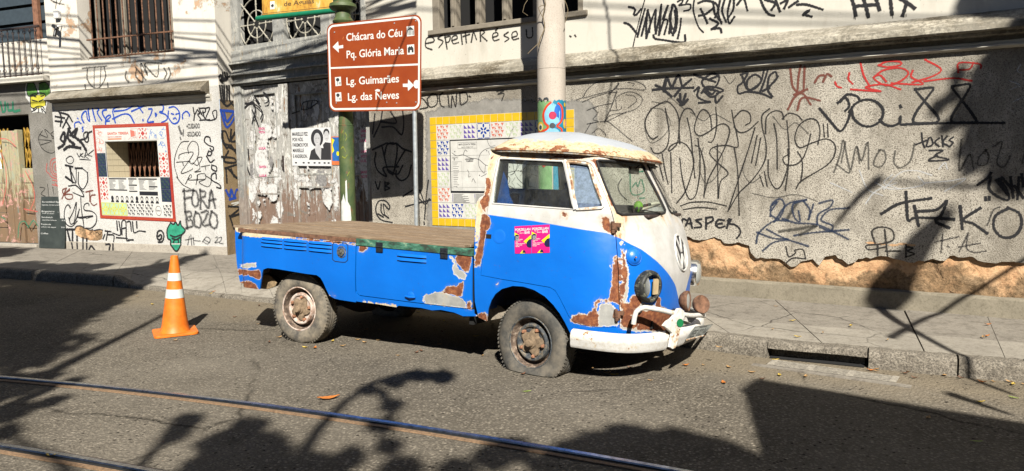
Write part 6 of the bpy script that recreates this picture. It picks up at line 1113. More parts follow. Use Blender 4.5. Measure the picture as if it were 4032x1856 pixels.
def onb(u, v, off):
    """sight line meets the surface standing off before the bumper line"""
    o, d = lray(u, v); best = None
    for t in np.linspace(4.4, 8.5, 900):
        p = o+d*t; e = p[0]-(bplan(p[1])+off)
        if best is not None and best*e <= 0 and p[1] < .8: return p
        best = e
    return p
bar = [onb(*c4(*p), .055) for p in ((384, 745), (392, 690), (405, 650), (432, 626), (470, 616), (580, 632), (700, 660), (760, 668), (830, 678), (900, 676), (930, 680))]
mb = MB(); mb.tube(catmull(bar, .03), .0185, 10); mb.build('nudge_bar', M['bumper_paint'], truck, smooth=True)
OV = [(735, 625), (752, 622), (780, 642), (785, 684), (765, 740), (748, 800), (728, 880), (712, 930), (690, 940), (668, 925), (682, 860), (690, 818), (655, 785), (620, 758), (650, 722), (682, 702), (708, 672)]
OP = [onb(*c4(*p), .075) for p in OV]; mb = MB(); mb.prism([p-np.array((.02, 0, 0)) for p in OP], OP); ovr = mb.build('overrider_plate', M['bumper_paint'], truck, bevel=.004)
OPb = [onb(*c4(*p), .04) for p in ((690, 818), (682, 860), (668, 925), (690, 945), (660, 945), (655, 900), (672, 850), (660, 790))]; mb = MB(); mb.prism([p-np.array((.03, 0, 0)) for p in OPb], OPb); mb.build('overrider_rust', M['rust_iron'], truck, bevel=.003)
P = [onb(*c4(748+26*math.cos(q), 735+32*math.sin(q)), .083) for q in np.linspace(0, 2*math.pi, 25)[:-1]]; mb = MB(); mb.add(P, [tuple(range(24))]); plain('green_dot', (.01, .22, .075), .5, var=.05); mb.build('green_reflector', M['green_dot'], ovr)
# emblem
def Em(x, y, d=.0): return Foff(LN-x, 1.015+y, d)
mb = MB(); K = 48
for (r0, r1, d0, d1) in ((.150, .134, .002, .010), (.134, .132, .010, .004)): mb.add([Em(r*math.cos(q), r*math.sin(q), d) for (r, d) in ((r0, d0), ((r0+r1)/2, d1+.002), (r1, d1)) for q in np.linspace(0, 2*math.pi, K+1)[:-1]], [(j*K+k, j*K+(k+1) % K, (j+1)*K+(k+1) % K, (j+1)*K+k) for j in range(2) for k in range(K)])
em = mb.build('emblem', M['white_paint'], truck, smooth=True)
mb = MB(); V = [Em(r*math.cos(q), r*math.sin(q), .003) for r in (.133, .09, .045, .001) for q in np.linspace(0, 2*math.pi, K+1)[:-1]]; mb.add(V, [(j*K+k, j*K+(k+1) % K, (j+1)*K+(k+1) % K, (j+1)*K+k) for j in range(3) for k in range(K)]); n = NT('emblem_black', .5); f = n.noise(38, 5, .8); n.col(n.ramp(f, [(.58, (.02, .02, .025)), (.63, (.50, .48, .45))])); M['emblem_black'] = n.m; mb.build('emblem_disc', M['emblem_black'], em)
def bars(L, w_, nm):
    for i, (a, b) in enumerate(L):
        a, b = np.array(a), np.array(b); t_ = (b-a)/np.linalg.norm(b-a); q = np.array([-t_[1], t_[0]])*w_/2; mb = MB()
        N = 6; P = []
        for k in range(N+1):
            p = a+(b-a)*k/N
            for (s_, d) in ((-1, .003), (-1, .0095+.0002*i), (1, .0095+.0002*i), (1, .003)): P.append(Em(*(p+q*s_), d))
        mb.add(P, [(k*4+j, k*4+j+1, (k+1)*4+j+1, (k+1)*4+j) for k in range(N) for j in range(3)]); mb.build(nm, M['white_paint'], em)
bars([((-.055, .122), (-.004, .008)), ((.055, .122), (.004, .008)), ((-.118, .055), (-.052, -.118)), ((.118, .055), (.052, -.118)), ((-.050, -.118), (0, -.010)), ((.050, -.118), (0, -.010))], .019, 'emblem_bar')
# turn signal
a, z = inv(*c1(766, 606)); p = Foff(a, z, 0); nn_ = Foff(a, z, 1)-p; mb = MB(); mb.rev([(.066, -.004), (.066, .006), (.060, .012), (.058, .010), (.050, .020), (.03, .030), (.012, .034), (.010, .038), (0, .040)], p, nn_, 28); mb.build('turn_signal', M['blue_plain'], truck, smooth=True)
for s_ in (-1, 1): mb = MB(); mb.rev([(.006, 0), (.006, .012), (0, .013)], p+s_*np.array((.028, -.048, .0))*1.0, nn_, 8); mb.build('screw', M['rust_bolt'], truck)
# headlamps
n = NT('lens', .05, spec=.8); n.col((.62, .64, .60)); n.b.inputs['Transmission Weight'].default_value = .35; n.bump(n.nd('ShaderNodeTexWave').outputs[0], .2, .003); M['lens'] = n.m
n = NT('lamp_black', .55, .1); f = n.noise(25, 6, .8); n.col(n.ramp(f, [(.52, (.028, .03, .028)), (.58, (.22, .22, .16))])); M['lamp_black'] = n.m; plain('tan_card', (.55, .42, .24), .7)
a, z = inv(2550, 1128); p = Foff(a, z, -.01); nn_ = Foff(a, z, 1)-Foff(a, z, 0); nn_ = nn_/np.linalg.norm(nn_); nn_ = nn_*.75+np.array((.6, -.05, 0))*.5; nn_ /= np.linalg.norm(nn_)
hl = MB(); hl.rev([(.118, -.05), (.122, .020), (.118, .044), (.108, .056), (.094, .058), (.088, .050), (.086, .0), (.080, -.05), (0, -.06)], p, nn_, 40); hlo = hl.build('headlamp', M['lamp_black'], truck, smooth=True, autosmooth=45)
sd_ = np.cross((0, 0, 1.), nn_); sd_ /= np.linalg.norm(sd_); ax_ = sd_*.85+nn_*.42; ax_ /= np.linalg.norm(ax_); pl_ = p+nn_*.030+sd_*(.046)*(-1 if np.dot(sd_, (1, -1, 0)) < 0 else 1)
mb = MB(); mb.rev([(.078, 0), (.080, .004), (.060, .014), (.03, .020), (0, .022)], pl_, ax_ if np.dot(ax_, (0, -1, 0)) > 0 else -ax_, 28); mb.build('lens', M['lens'], hlo, smooth=True)
q = p+nn_*.045-sd_*.048*(-1 if np.dot(sd_, (1, -1, 0)) < 0 else 1); mb = MB(); mb.box(q, (.055, .115, .01), ax=(sd_, (0, 0, 1), nn_)); mb.build('reflector_card', M['tan_card'], hlo)
p = Foff(a, z, .05, FAR); nf_ = nn_*np.array((1, -1, 1)); nf_ = nf_*.8+np.array((.4, -.25, 0)); nf_ /= np.linalg.norm(nf_); hl = MB(); hl.rev([(.112, -.06), (.116, .02), (.106, .040), (.094, .036)], p, nf_, 36); hlo = hl.build('headlamp', M['chrome'], truck, smooth=True, label='chrome-ringed far headlamp'); mb = MB(); mb.rev([(.095, .030), (.08, .046), (.05, .056), (0, .060)], p, nf_, 32); mb.build('lens', M['lens'], hlo, smooth=True)
# fog lamps on the bar
def fog(u, v, off, ax_, R, rust):
    p = onb(u, v, off); ax_ = np.array(ax_, float); ax_ /= np.linalg.norm(ax_); mb = MB(); mb.rev([(.02, -.055), (R*.6, -.045), (R*.93, -.018), (R, 0), (R*1.02, .012), (R*.96, .020), (R*.86, .016)], p, ax_, 28); f = mb.build('fog_lamp', M['rust_iron'], truck, smooth=True)
    mb = MB(); mb.rev([(R*.87, .012), (R*.6, .020 if not rust else -.01), (0, .024 if not rust else -.03)], p, ax_, 24); mb.build('lens', M['lens'] if not rust else M['rust_bolt'], f, smooth=True); mb = MB(); mb.tube([p-np.array((0, 0, R*.9)), p-np.array((0, 0, R*1.4))], .009, 6); mb.build('mounting', M['rust_iron'], f)
fog(*c4(795, 565), .045, (1, .05, .08), .078, False); fog(*c4(908, 592), .055, (.85, -.75, .30), .072, True)
# number plate
P4 = [lplane(*c9(*q), 0, xx) for q, xx in (((1040, 600), 1.075), ((1352, 556), 1.075), ((1172, 764), 1.105), ((862, 842), 1.105))]
fpl = lambda x, y, l=0: (P4[0]*(1-x)+P4[1]*x)*(1-y)+(P4[3]*(1-x)+P4[2]*x)*y+np.array((.95, 0, .3))*l
mb = MB(); mb.prism([fpl(x, y, -.003) for x, y in ((0, 0), (1, 0), (1, 1), (0, 1))], [fpl(x, y, 0) for x, y in ((0, 0), (1, 0), (1, 1), (0, 1))]); n = NT('plate_grey', .5, .3); n.col(n.ramp(n.noise(40, 5), [(.35, (.25, .27, .25)), (.65, (.42, .44, .41))])); M['plate_grey'] = n.m; np_ = mb.build('number_plate', M['plate_grey'], truck)
plain('plate_black', (.03, .035, .035), .5, var=.1); mb = MB(); v, fc = text_mesh('IEE 0234', 1, .02); v = (v-v.min(0))/(v.max(0)-v.min(0)); mb.add([fpl(.07+.86*a, .86-.55*b, .002) for a, b in v], fc)
for (a, b, c, d) in ((.01, .02, .99, .05), (.01, .95, .99, .98), (.01, .05, .025, .95), (.975, .05, .99, .95), (.3, .10, .7, .17)): mb.add([fpl(a, b, .002), fpl(c, b, .002), fpl(c, d, .002), fpl(a, d, .002)], [(0, 1, 2, 3)])
mb.build('plate_lettering', M['plate_black'], np_, recalc=False)
mb = MB(); mb.tube([fpl(.02, .97, .01), fpl(.98, .97, .01)], .006, 6); mb.build('plate_bracket', M['rusty_white'], np_, smooth=True)
# small rusty hole and wiper
mb = MB(); w0_, w1_ = Foff(*inv(*c5(2200, 1020)), .02), Foff(*inv(*c5(1990, 985)), .02); mb.tube([Foff(*inv(*c5(2240, 1050)), .005), w0_, w1_], .004, 5); mb.build('wiper', M['black_plastic'], truck)
# ================================================================== tiles
for nm_, c_ in (('tile_white', (.74, .73, .68)), ('tile_yellow', (.80, .52, .02)), ('tile_red', (.55, .06, .05)), ('tile_salmon', (.68, .20, .14)), ('tile_pale_green', (.55, .63, .42)), ('tile_purple', (.16, .11, .40)), ('tile_blue', (.01, .06, .36)), ('tile_dark_green', (.05, .09, .06)), ('tile_navy', (.02, .03, .08)), ('tile_black', (.02, .02, .025)), ('tile_sky', (.10, .25, .62)), ('tile_border_red', (.42, .025, .022)), ('tile_lemon', (.72, .66, .05)), ('tile_mint', (.50, .66, .42)), ('tile_orange', (.70, .22, .06))):
    plain(nm_, c_, .28, var=.08, scale=9, spec=.5)
def ptile(f, x0, y0, x1, y1, pat, A, B, par, name='tile', th=.004, gap=.0, flat=False):
    """one glazed tile: a thin slab with its printed pattern on the face; f(x, y, lift) places it"""
    mb = MB(); g = lambda x, y, l: f(x0+(x1-x0)*x, y0+(y1-y0)*y, l)
    c = [(gap, gap), (1-gap, gap), (1-gap, 1-gap), (gap, 1-gap)]
    if flat: mb.add([g(x, y, th) for x, y in c], [(0, 1, 2, 3)], 1)
    else: mb.prism([g(x, y, -.002) for x, y in c], [g(x, y, th) for x, y in c], 1)
    T = []
    if pat == 'saw':
        for i in range(3):
            for j in range(3): a, b, w_ = .06+i*.3, .06+j*.3, .27; T.append([(a, b), (a+w_, b+w_), (a, b+w_)] if A != 'tile_purple2' else [(a, b), (a+w_, b), (a+w_, b+w_)])
    elif pat == 'star':
        for i in range(4):
            for j in range(4):
                a, b, w_ = .05+i*.225, .05+j*.225, .225; cx, cy = a+w_/2, b+w_/2; o = (i+j) % 2
                T += [[(a, b), (a+w_, b), (cx, cy+w_*.35)], [(a, b+w_), (a+w_, b+w_), (cx, cy+w_*.45)]] if o else [[(a, b), (cx, cy), (a, b+w_)]]
    elif pat == 'diamond':
        T += [[(.5, .28), (.72, .5), (.5, .72), (.28, .5)]]
        for k in range(4):
            q = math.pi/2*k; R_ = lambda x, y: (.5+(x-.5)*math.cos(q)-(y-.5)*math.sin(q), .5+(x-.5)*math.sin(q)+(y-.5)*math.cos(q))
            T += [[R_(.06, .06), R_(.24, .06), R_(.15, .24)], [R_(.38, .06), R_(.62, .06), R_(.5, .2)], [R_(.10, .38), R_(.22, .44), R_(.10, .56)], [R_(.28, .10), R_(.36, .26), R_(.2, .3)]]
    elif pat == 'flower':
        for cx, cy in ((.5, .5), (0, 0), (1, 0), (0, 1), (1, 1), (.5, 0), (.5, 1), (0, .5), (1, .5)):
            for k in range(4):
                q = math.pi/2*k+(math.pi/4 if cx == .5 and cy == .5 else 0); e = [(cx+.17*math.cos(q)+.13*math.cos(t)*math.cos(q)-.07*math.sin(t)*math.sin(q), cy+.17*math.sin(q)+.13*math.cos(t)*math.sin(q)+.07*math.sin(t)*math.cos(q)) for t in np.linspace(0, 2*math.pi, 9)[:-1]]
                if all(0.01 < x < .99 and .01 < y < .99 for x, y in e): T.append(e)
                else: e2 = [(min(.985, max(.015, x)), min(.985, max(.015, y))) for x, y in e]; T.append(e2)
    elif pat == 'sketch':
        r3 = random.Random(int((x0*91+y0*57)*1000) % 999)
        for k in range(9):
            a = np.array([r3.uniform(.1, .9), r3.uniform(.1, .9)]); ang = r3.uniform(0, 6.3)
            for s_ in range(4): b = a+np.array([math.cos(ang), math.sin(ang)])*.12; n_ = np.array([-math.sin(ang), math.cos(ang)])*.022; q = [np.clip(v, .03, .97) for v in (a-n_, b-n_, b+n_, a+n_)]; T.append([tuple(v) for v in q]); a = b; ang += r3.uniform(-1.2, 1.2)
    for k, t_ in enumerate(T): mb.add([g(x, y, th+.0004+k*1.2e-5) for x, y in t_], [tuple(range(len(t_)))], 0)
    return mb.build(name, [M[A], M[B]], par, recalc=False)
# ---- yellow-bordered street map of tiles on the grey wall
ms0, ms1, mz0, mz1 = FD.px(1693, 470)[0], FD.px(2262, 470)[0], .785, 2.255
MP = thing('tile_map', 'ceramic tile street map with a yellow border on the grey wall behind the truck cab', 'tile map', FD.w((ms0+ms1)/2, 0, mz0))
fm = lambda x, y, l=0: FD.w(ms0+(ms1-ms0)*x, .006+l, mz1-(mz1-mz0)*y)
mb = MB(); mb.wbox(FD, ms0, ms1, .0022, .006, mz0, mz1); plain('white_grout', (.66, .66, .62), .8); mb.build('tile_bed', M['white_grout'], MP)
UX, UY = 20, 14; gx, gy = .03, .03
for i in range(UX):
    for j in (0, UY-1): ptile(fm, (i+gx)/UX, (j+gy)/UY, (i+1-gx)/UX, (j+1-gy)/UY, '', 'tile_yellow', 'tile_yellow', MP, 'border_tile')
for j in range(1, UY-1):
    for i in (0, UX-1): ptile(fm, (i+gx)/UX, (j+gy)/UY, (i+1-gx)/UX, (j+1-gy)/UY, '', 'tile_yellow', 'tile_yellow', MP, 'border_tile')
PT = {'R': ('star', 'tile_salmon', 'tile_white'), 'G': ('star', 'tile_pale_green', 'tile_white'), 'P': ('saw', 'tile_purple', 'tile_white'), 'B': ('flower', 'tile_blue', 'tile_white'), 'S': ('star', 'tile_blue', 'tile_white')}
row0 = 'RGPBRGPBR'; col0 = 'SPGRP'; rowb = 'PSGRBPGRS'
for i, c_ in enumerate(row0): ptile(fm, (1+2*i+gx)/UX, (1+gy)/UY, (3+2*i-gx)/UX, (3-gy)/UY, *PT[c_], MP, 'pattern_tile')
for j, c_ in enumerate(col0[:4]): ptile(fm, (1+gx)/UX, (3+2*j+gy)/UY, (3-gx)/UX, (5+2*j-gy)/UY, *PT[c_], MP, 'pattern_tile'); ptile(fm, (17+gx)/UX, (3+2*j+gy)/UY, (19-gx)/UX, (5+2*j-gy)/UY, *PT['GPRS'[j]], MP, 'pattern_tile')
for i, c_ in enumerate(rowb): ptile(fm, (1+2*i+gx)/UX, (11+gy)/UY, (3+2*i-gx)/UX, (13-gy)/UY, *PT[c_], MP, 'pattern_tile')
for i in range(7):
    for j in range(4): ptile(fm, (3+2*i+gx*.5)/UX, (3+2*j+gy*.5)/UY, (5+2*i-gx*.5)/UX, (5+2*j-gy*.5)/UY, '', 'tile_white', 'tile_white', MP, 'map_tile')
mb = MB(); L_ = .0055
for (a, b, c, d) in ((3, 3, 17, 3.12), (3, 9.45, 17, 9.6), (3, 3.12, 3.12, 9.45), (3, 9.6, 10, 9.72), (10.3, 9.6, 17, 9.72)): pquad(mb, fm, a/UX, b/UY, c/UX, d/UY, L_)
r3 = random.Random(4)
for k in range(34):                                     # printed list under the map
    cx = 3.4+(k % 4)*3.3; yy = 9.85+(k//4)*.13
    if yy < 10.95: pquad(mb, fm, cx/UX, yy/UY, (cx+r3.uniform(1.2, 2.5))/UX, (yy+.045)/UY, L_); pquad(mb, fm, (cx-.15)/UX, (yy-.01)/UY, (cx-.06)/UX, (yy+.055)/UY, L_)
for k in range(14): pquad(mb, fm, 3.45/UX, (5.9+k*.23)/UY, (3.45+r3.uniform(.5, .9))/UX, (5.94+k*.23)/UY, L_)
for (a, b, c, d) in ((3.3, 5.75, 3.32, 9.2), (4.75, 5.75, 4.77, 9.2), (3.3, 5.75, 4.75, 5.77), (3.3, 9.2, 4.77, 9.22), (4.2, 3.35, 7, 3.37), (4.2, 4.1, 7, 4.12), (4.2, 3.35, 4.22, 4.1), (7, 3.35, 7.02, 4.12), (3.6, 5.4, 3.7, 5.6), (3.5, 5.35, 3.8, 5.39)): pquad(mb, fm, a/UX, b/UY, c/UX, d/UY, L_)
A_ = 1.0
ptext(mb, fm, 'MAPA DE SANTA TERESA', 4.35/UX, 3.72/UY, .24/UY, 2.5/UX, 0, L_, .01); ptext(mb, fm, 'SANTA TERESA MAP', 4.75/UX, 4.02/UY, .15/UY, 1.7/UX, 0, L_, 0)
ptext(mb, fm, 'CORCOVADO', 3.3/UX, 5.3/UY, .14/UY, .9/UX, 0, L_, 0); ptext(mb, fm, 'LARANJEIRAS', 5.25/UX, 5.55/UY, .2/UY, 1.25/UX, 0, L_, .03); ptext(mb, fm, 'FLAMENGO', 5.45/UX, 5.8/UY, .2/UY, 1.0/UX, 0, L_, .03); ptext(mb, fm, 'GLÓRIA', 9.6/UX, 9.3/UY, .2/UY, .9/UX, 0, L_, .03)
mb.build('map_print', M['tile_black'], MP, recalc=False)
mb = MB(); r3 = random.Random(9); W2 = (ms1-ms0)/UX
def line(P, w_): ribbon(mb, [np.array(p, float) for p in P], w_, lambda q, l: fm(q[0]/UX, q[1]/UY, L_+.0003+l), 0, .12)
for P in ([(3.3, 4.6), (4, 5), (5, 4.9), (6, 5.3), (7.2, 5.5), (8.2, 6.2), (9.4, 6.5), (11, 7.2), (13, 7), (16.5, 8)], [(7.2, 5.5), (7.6, 4.7), (8.5, 4.2), (10, 4), (12, 3.6)], [(5, 4.9), (5.3, 4.3), (5.6, 4.5)], [(7.2, 5.5), (7.3, 6.4), (8, 7.2), (8.2, 6.2)], [(6.2, 8.3), (6.4, 7.9), (6.7, 8.4)], [(5.6, 6.8), (5.8, 7.2), (5.7, 7.7), (6, 7.6)], [(10, 4), (10.5, 5.5), (12, 6), (14, 5), (16, 5.5)], [(9.4, 6.5), (9.8, 7.6), (10.6, 8.4), (12, 9)], [(12, 6), (12.4, 7.5), (13.5, 8.6), (15, 9)], [(10, 8), (10.6, 7.2), (11.6, 7.9), (11, 8.8), (10, 8)], [(14, 5), (14.4, 3.6)], [(13, 7), (14.5, 6.4), (16.6, 6.8)]): line(P, .05)
for k in range(26): x, y = r3.uniform(8, 16), r3.uniform(3.8, 9); line([(x, y), (x+r3.uniform(-.9, .9), y+r3.uniform(-.7, .7)), (x+r3.uniform(-1.2, 1.2), y+r3.uniform(-1, 1))], .035)
for k in range(14): x, y = r3.uniform(3.6, 16), r3.uniform(3.5, 9); ppoly(mb, fm, [(a/UX, b/UY) for a, b in ell(x, y, .07, .07, n=8)], L_+.0008)
build_print(mb, 'map_lines', M['poster_ink'], MP)
mb = MB()
for k in range(12): y = 9.87+(k % 8)*.13; x = 3.28 if k < 8 else 6.58; ppoly(mb, fm, [(a/UX, b/UY) for a, b in ell(x, y, .05, .05, n=8)], L_+.0014)
mb.build('map_dots', M['tile_purple'], MP, recalc=False)
# ---- tiled surround of the niche
TM = thing('tiled_surround', 'red-bordered panel of patterned tiles round the little window on the white corner wall', 'tile panel', FB.w(-2, 0, .7))
Q = ((66, 92), (868, 62), (950, 1116), (150, 1078)); fq = quadpos(FB, crop(340, 460, 2.695), Q, .006)
Kq = crop(340, 460, 2.695)
def q2(u, v):                                             # crop pixel -> unit square of the panel (inverse bilinear by Newton)
    P = [np.array(p, float) for p in Q]; x, y = .5, .5
    for _ in range(12):
        e = (P[0]*(1-x)+P[1]*x)*(1-y)+(P[3]*(1-x)+P[2]*x)*y-np.array([u, v]); jx = (P[1]-P[0])*(1-y)+(P[2]-P[3])*y; jy = (P[3]-P[0])*(1-x)+(P[2]-P[1])*x; d = np.linalg.solve(np.stack([jx, jy], 1), e); x -= d[0]; y -= d[1]
    return x, y
mb = MB(); hx0, hy0 = q2(200, 262); hx1, hy1 = q2(786, 648); wx = lambda s_: s_
pquads = [(0, 0, 1, .034), (0, .966, 1, 1), (0, .034, .028, .966), (.968, .034, 1, .966)]
for (a, b, c, d) in pquads: mb.prism([fq(a, b, -.004), fq(c, b, -.004), fq(c, d, -.004), fq(a, d, -.004)], [fq(a, b, .003), fq(c, b, .003), fq(c, d, .003), fq(a, d, .003)])
mb.build('red_border', M['tile_border_red'], TM)
mb = MB()
for k in range(58):
    t_ = (k+.5)/58
    for (y0_, y1_) in ((.004, .030), (.970, .996)): pquad(mb, fq, t_-.001, y0_, t_+.001, y1_, .0036)
for k in range(70):
    t_ = (k+.5)/70
    for (x0_, x1_) in ((.003, .025), (.972, .997)): pquad(mb, fq, x0_, t_-.0009, x1_, t_+.0009, .0036)
for y_ in (.012, .022, .978, .988): pquad(mb, fq, .002, y_-.0006, .998, y_+.0006, .0037)
o = mb.build('mosaic_joints', M['tile_orange'], TM, recalc=False); o['kind'] = 'stuff'
mb = MB()
for (a, b, c, d) in ((.028, .034, .968, hy0), (.028, hy1, .968, .966), (.028, hy0, hx0, hy1), (hx1, hy0, .968, hy1)): mb.prism([fq(a, b, -.004), fq(c, b, -.004), fq(c, d, -.004), fq(a, d, -.004)], [fq(a, b, .0), fq(c, b, .0), fq(c, d, .0), fq(a, d, .0)])
mb.build('white_field', M['tile_white'], TM)
lx0, lx1 = .028, hx0-.004; rx0, rx1 = hx1+.004, .968; 
def colm(x0_, x1_, ys, pats):
    for (a, b), p_ in zip(zip(ys, ys[1:]), pats):
        ptile(fq, x0_+.001, a+.001, x1_-.001, b-.001, *p_, TM, 'pattern_tile', th=.003)
SK = ('sketch', 'tile_salmon', 'tile_white'); SB = ('sketch', 'tile_sky', 'tile_white'); DG = ('star', 'tile_dark_green', 'tile_navy'); DM = ('diamond', 'tile_red', 'tile_white'); BK = ('star', 'tile_black', 'tile_white'); YF = ('flower', 'tile_lemon', 'tile_mint')
colm(lx0, lx1, [.04, .126, .212, .298, .425, .55, .675, .80], [SK, SK, SK, DG, DG, DM, DM])
colm(rx0, rx1, [.166, .298, .425, .55, .675, .80], [SB, DM, DM, DG, DG])
for k, p_ in enumerate((DM, SB, SB)): a = .605+.121*k; ptile(fq, a+.001, .04, a+.120, .162, *p_, TM, 'pattern_tile', th=.003)
for k, p_ in enumerate((YF, YF, YF, BK, BK, BK, None, BK)):
    a = .028+.1175*k
    if p_: ptile(fq, a+.001, .825, a+.1165, .962, *p_, TM, 'pattern_tile', th=.003)
mb = MB()
ptext(mb, fq, 'SANTA TERESA', .195, .105, .026, .285, 0, .0022, .04); ptext(mb, fq, 'CENTRO E ARREDORES', .195, .135, .012, .19, 0, .0022, .02); pquad(mb, fq, .195, .145, .38, .157, .0022, 1)
for P in ([(.505, .06), (.56, .075), (.56, .125), (.505, .135)],): ppoly(mb, fq, P, .0022)
for (a, b, c, d) in ((.51, .05, .60, .053), (.60, .05, .603, .13), (.53, .135, .60, .138), (.57, .075, .575, .13)): pquad(mb, fq, a, b, c, d, .0024)
for k in range(4): ppoly(mb, fq, [(.50+.02*k, .14), (.503+.02*k, .14), (.47+.045*k, .163), (.466+.045*k, .163)], .0026)
mb.build('heading_print', [M['tile_salmon'], M['tile_orange']], TM, recalc=False)
mb = MB(); r3 = random.Random(2); by = hy1+.006; cols = [(.16, .40), (.425, .535), (.56, .80)]
for x0_, x1_ in cols: pquad(mb, fq, x0_, by, x1_, by+.013, .0022)
pquad(mb, fq, .425, by+.065, .535, by+.078, .0022); pquad(mb, fq, .16, by+.12, .40, by+.132, .0022); pquad(mb, fq, .425, by+.13, .535, by+.142, .0022); pquad(mb, fq, .56, by+.135, .80, by+.175, .0022); pquad(mb, fq, .69, by+.078, .80, by+.09, .0022)
for x0_, w_ in ((.165, .09), (.29, .09), (.43, .09), (.565, .09), (.69, .09)):
    for k in range(9):
        y_ = by+.02+k*.0115
        if (x0_ == .43 and .06 < y_-by < .08): continue
        pquad(mb, fq, x0_, y_, x0_+w_*r3.uniform(.5, 1), y_+.0035, .0022)
for k in range(10):                                       # row of small printed heads
    cx = .19+.066*k; cy = .775; ppoly(mb, fq, ell(cx, cy, .018, .026, n=10), .0022)
    ppoly(mb, fq, [(cx-.024, .82), (cx-.014, .798), (cx+.014, .798), (cx+.024, .82)], .0024)
mb.build('list_print', M['tile_black'], TM, recalc=False)
mb = MB()
for k in range(10):
    if k in (0, 5): continue
    cx = .19+.066*k; ppoly(mb, fq, ell(cx, .779, .011, .017, n=8), .0030)
mb.build('face_print', M['tile_white'], TM, recalc=False)
mb = MB(); ring = ell(.79, .895, .038, .052, n=20); ri2 = ell(.79, .895, .034, .047, n=20); mb.add([fq(x, y, .0022) for x, y in ring+ri2], [(i, (i+1) % 20, 20+(i+1) % 20, 20+i) for i in range(20)]); ptext(mb, fq, 'GUARDA', .79, .9, .016, .055, 0, .0022, .02, 'CENTER'); mb.build('badge_print', M['tile_black'], TM, recalc=False)
# ================================================================== brown direction sign
FS = Frame(-1.08, 9.1, -25)
SG = thing('direction_sign', 'brown direction sign with white lettering and arrows on a thin grey post', 'road sign', FS.w(-.1, 0, .14))
S4 = [FS.px(*p) for p in ((1286, 96), (1660, 56), (1657, 436), (1297, 440))]
def fs(x, y, l=0): p = (S4[0]*(1-x)+S4[1]*x)*(1-y)+(S4[3]*(1-x)+S4[2]*x)*y; return FS.w(p[0], .001+l, p[1])
n = NT('sign_brown', .42, spec=.4); f = n.noise(6, 5, .6); c = n.ramp(f, [(.3, (.31, .048, .007)), (.7, (.37, .068, .011))]); c = n.mix(n.ramp(n.noise(55, 4, .8), [(.70, 0), (.72, .6)]), c, (.6, .3, .15)); n.col(c); M['sign_brown'] = n.m
plain('sign_white', (.84, .85, .80), .45, var=.03); plain('galvanised', (.42, .45, .46), .38, .7, var=.15, scale=20)
def rrect(x0, y0, x1, y1, rx, ry, k=6):
    out = []
    for cx, cy, a0 in ((x1-rx, y0+ry, -90), (x1-rx, y1-ry, 0), (x0+rx, y1-ry, 90), (x0+rx, y0+ry, 180)):
        for i in range(k+1): q = math.radians(a0+90*i/k); out.append((cx+rx*math.cos(q), cy+ry*math.sin(q)))
    return out
O = rrect(0, 0, 1, 1, .07, .085); mb = MB(); mb.prism([fs(x, y, -.006) for x, y in O], [fs(x, y, 0) for x, y in O]); sg = mb.build('sign_panel', M['sign_brown'], SG, bevel=.0012)
a, b = rrect(.012, .016, .988, .984, .062, .075), rrect(.030, .038, .970, .962, .048, .058); n_ = len(a); mb = MB(); mb.add([fs(x, y, .0008) for x, y in a+b], [(i, (i+1) % n_, n_+(i+1) % n_, n_+i) for i in range(n_)]); mb.build('border_print', M['sign_white'], sg, recalc=False)
mb = MB(); ppoly(mb, fs, [(.03, .492), (.97, .507), (.97, .526), (.03, .511)], .0008); mb.build('divider_print', M['sign_white'], sg, recalc=False)
K8 = crop(1300, 80, 3.2947)
def su(x, y):                                             # crop pixel -> sign unit square
    P = [np.array(p, float) for p in ((1286, 96), (1660, 56), (1657, 436), (1297, 440))]; t_ = np.array(K8(x, y)); a, b = .5, .5
    for _ in range(12):
        e = (P[0]*(1-a)+P[1]*a)*(1-b)+(P[3]*(1-a)+P[2]*a)*b-t_; jx = (P[1]-P[0])*(1-b)+(P[2]-P[3])*b; jy = (P[3]-P[0])*(1-a)+(P[2]-P[1])*a; d = np.linalg.solve(np.stack([jx, jy], 1), e); a -= d[0]; b -= d[1]
    return a, b
for t_, p0, p1, hh in (('Chácara do Céu', (225, 268), (948, 205), 100), ('Pq. Glória Maria', (228, 490), (970, 434), 100), ('Lg. Guimarães', (225, 838), (907, 800), 100), ('Lg. das Neves', (245, 1042), (907, 1015), 100)):
    a, b = su(*p0), su(*p1); h_ = (su(p0[0], p0[1])[1]-su(p0[0], p0[1]-hh)[1]); v, fc = text_mesh(t_, h_/.72, .014); x0_, x1_ = v[:, 0].min(), v[:, 0].max(); w_ = b[0]-a[0]
    mb = MB(); mb.add([fs(a[0]+(p[0]-x0_)/(x1_-x0_)*w_, a[1]-p[1]+(b[1]-a[1])*(p[0]-x0_)/(x1_-x0_), .0009) for p in v], fc); mb.build('lettering', M['sign_white'], sg, recalc=False)
def spoly(nm, pts, mat, l=.0009): mb = MB(); mb.add([fs(*su(x, y), l) for x, y in pts], [tuple(range(len(pts)))]); return mb.build(nm, M[mat], sg, recalc=False)
spoly('arrow', [(38, 345), (112, 272), (120, 330), (180, 318), (182, 358), (118, 366), (122, 418)], 'sign_white'); spoly('arrow', [(1092, 842), (1022, 764), (1018, 820), (955, 822), (957, 862), (1016, 864), (1020, 916)], 'sign_white'); spoly('white_sticker', ell(1126, 828, 37, 55, n=24), 'sign_white', .0013)
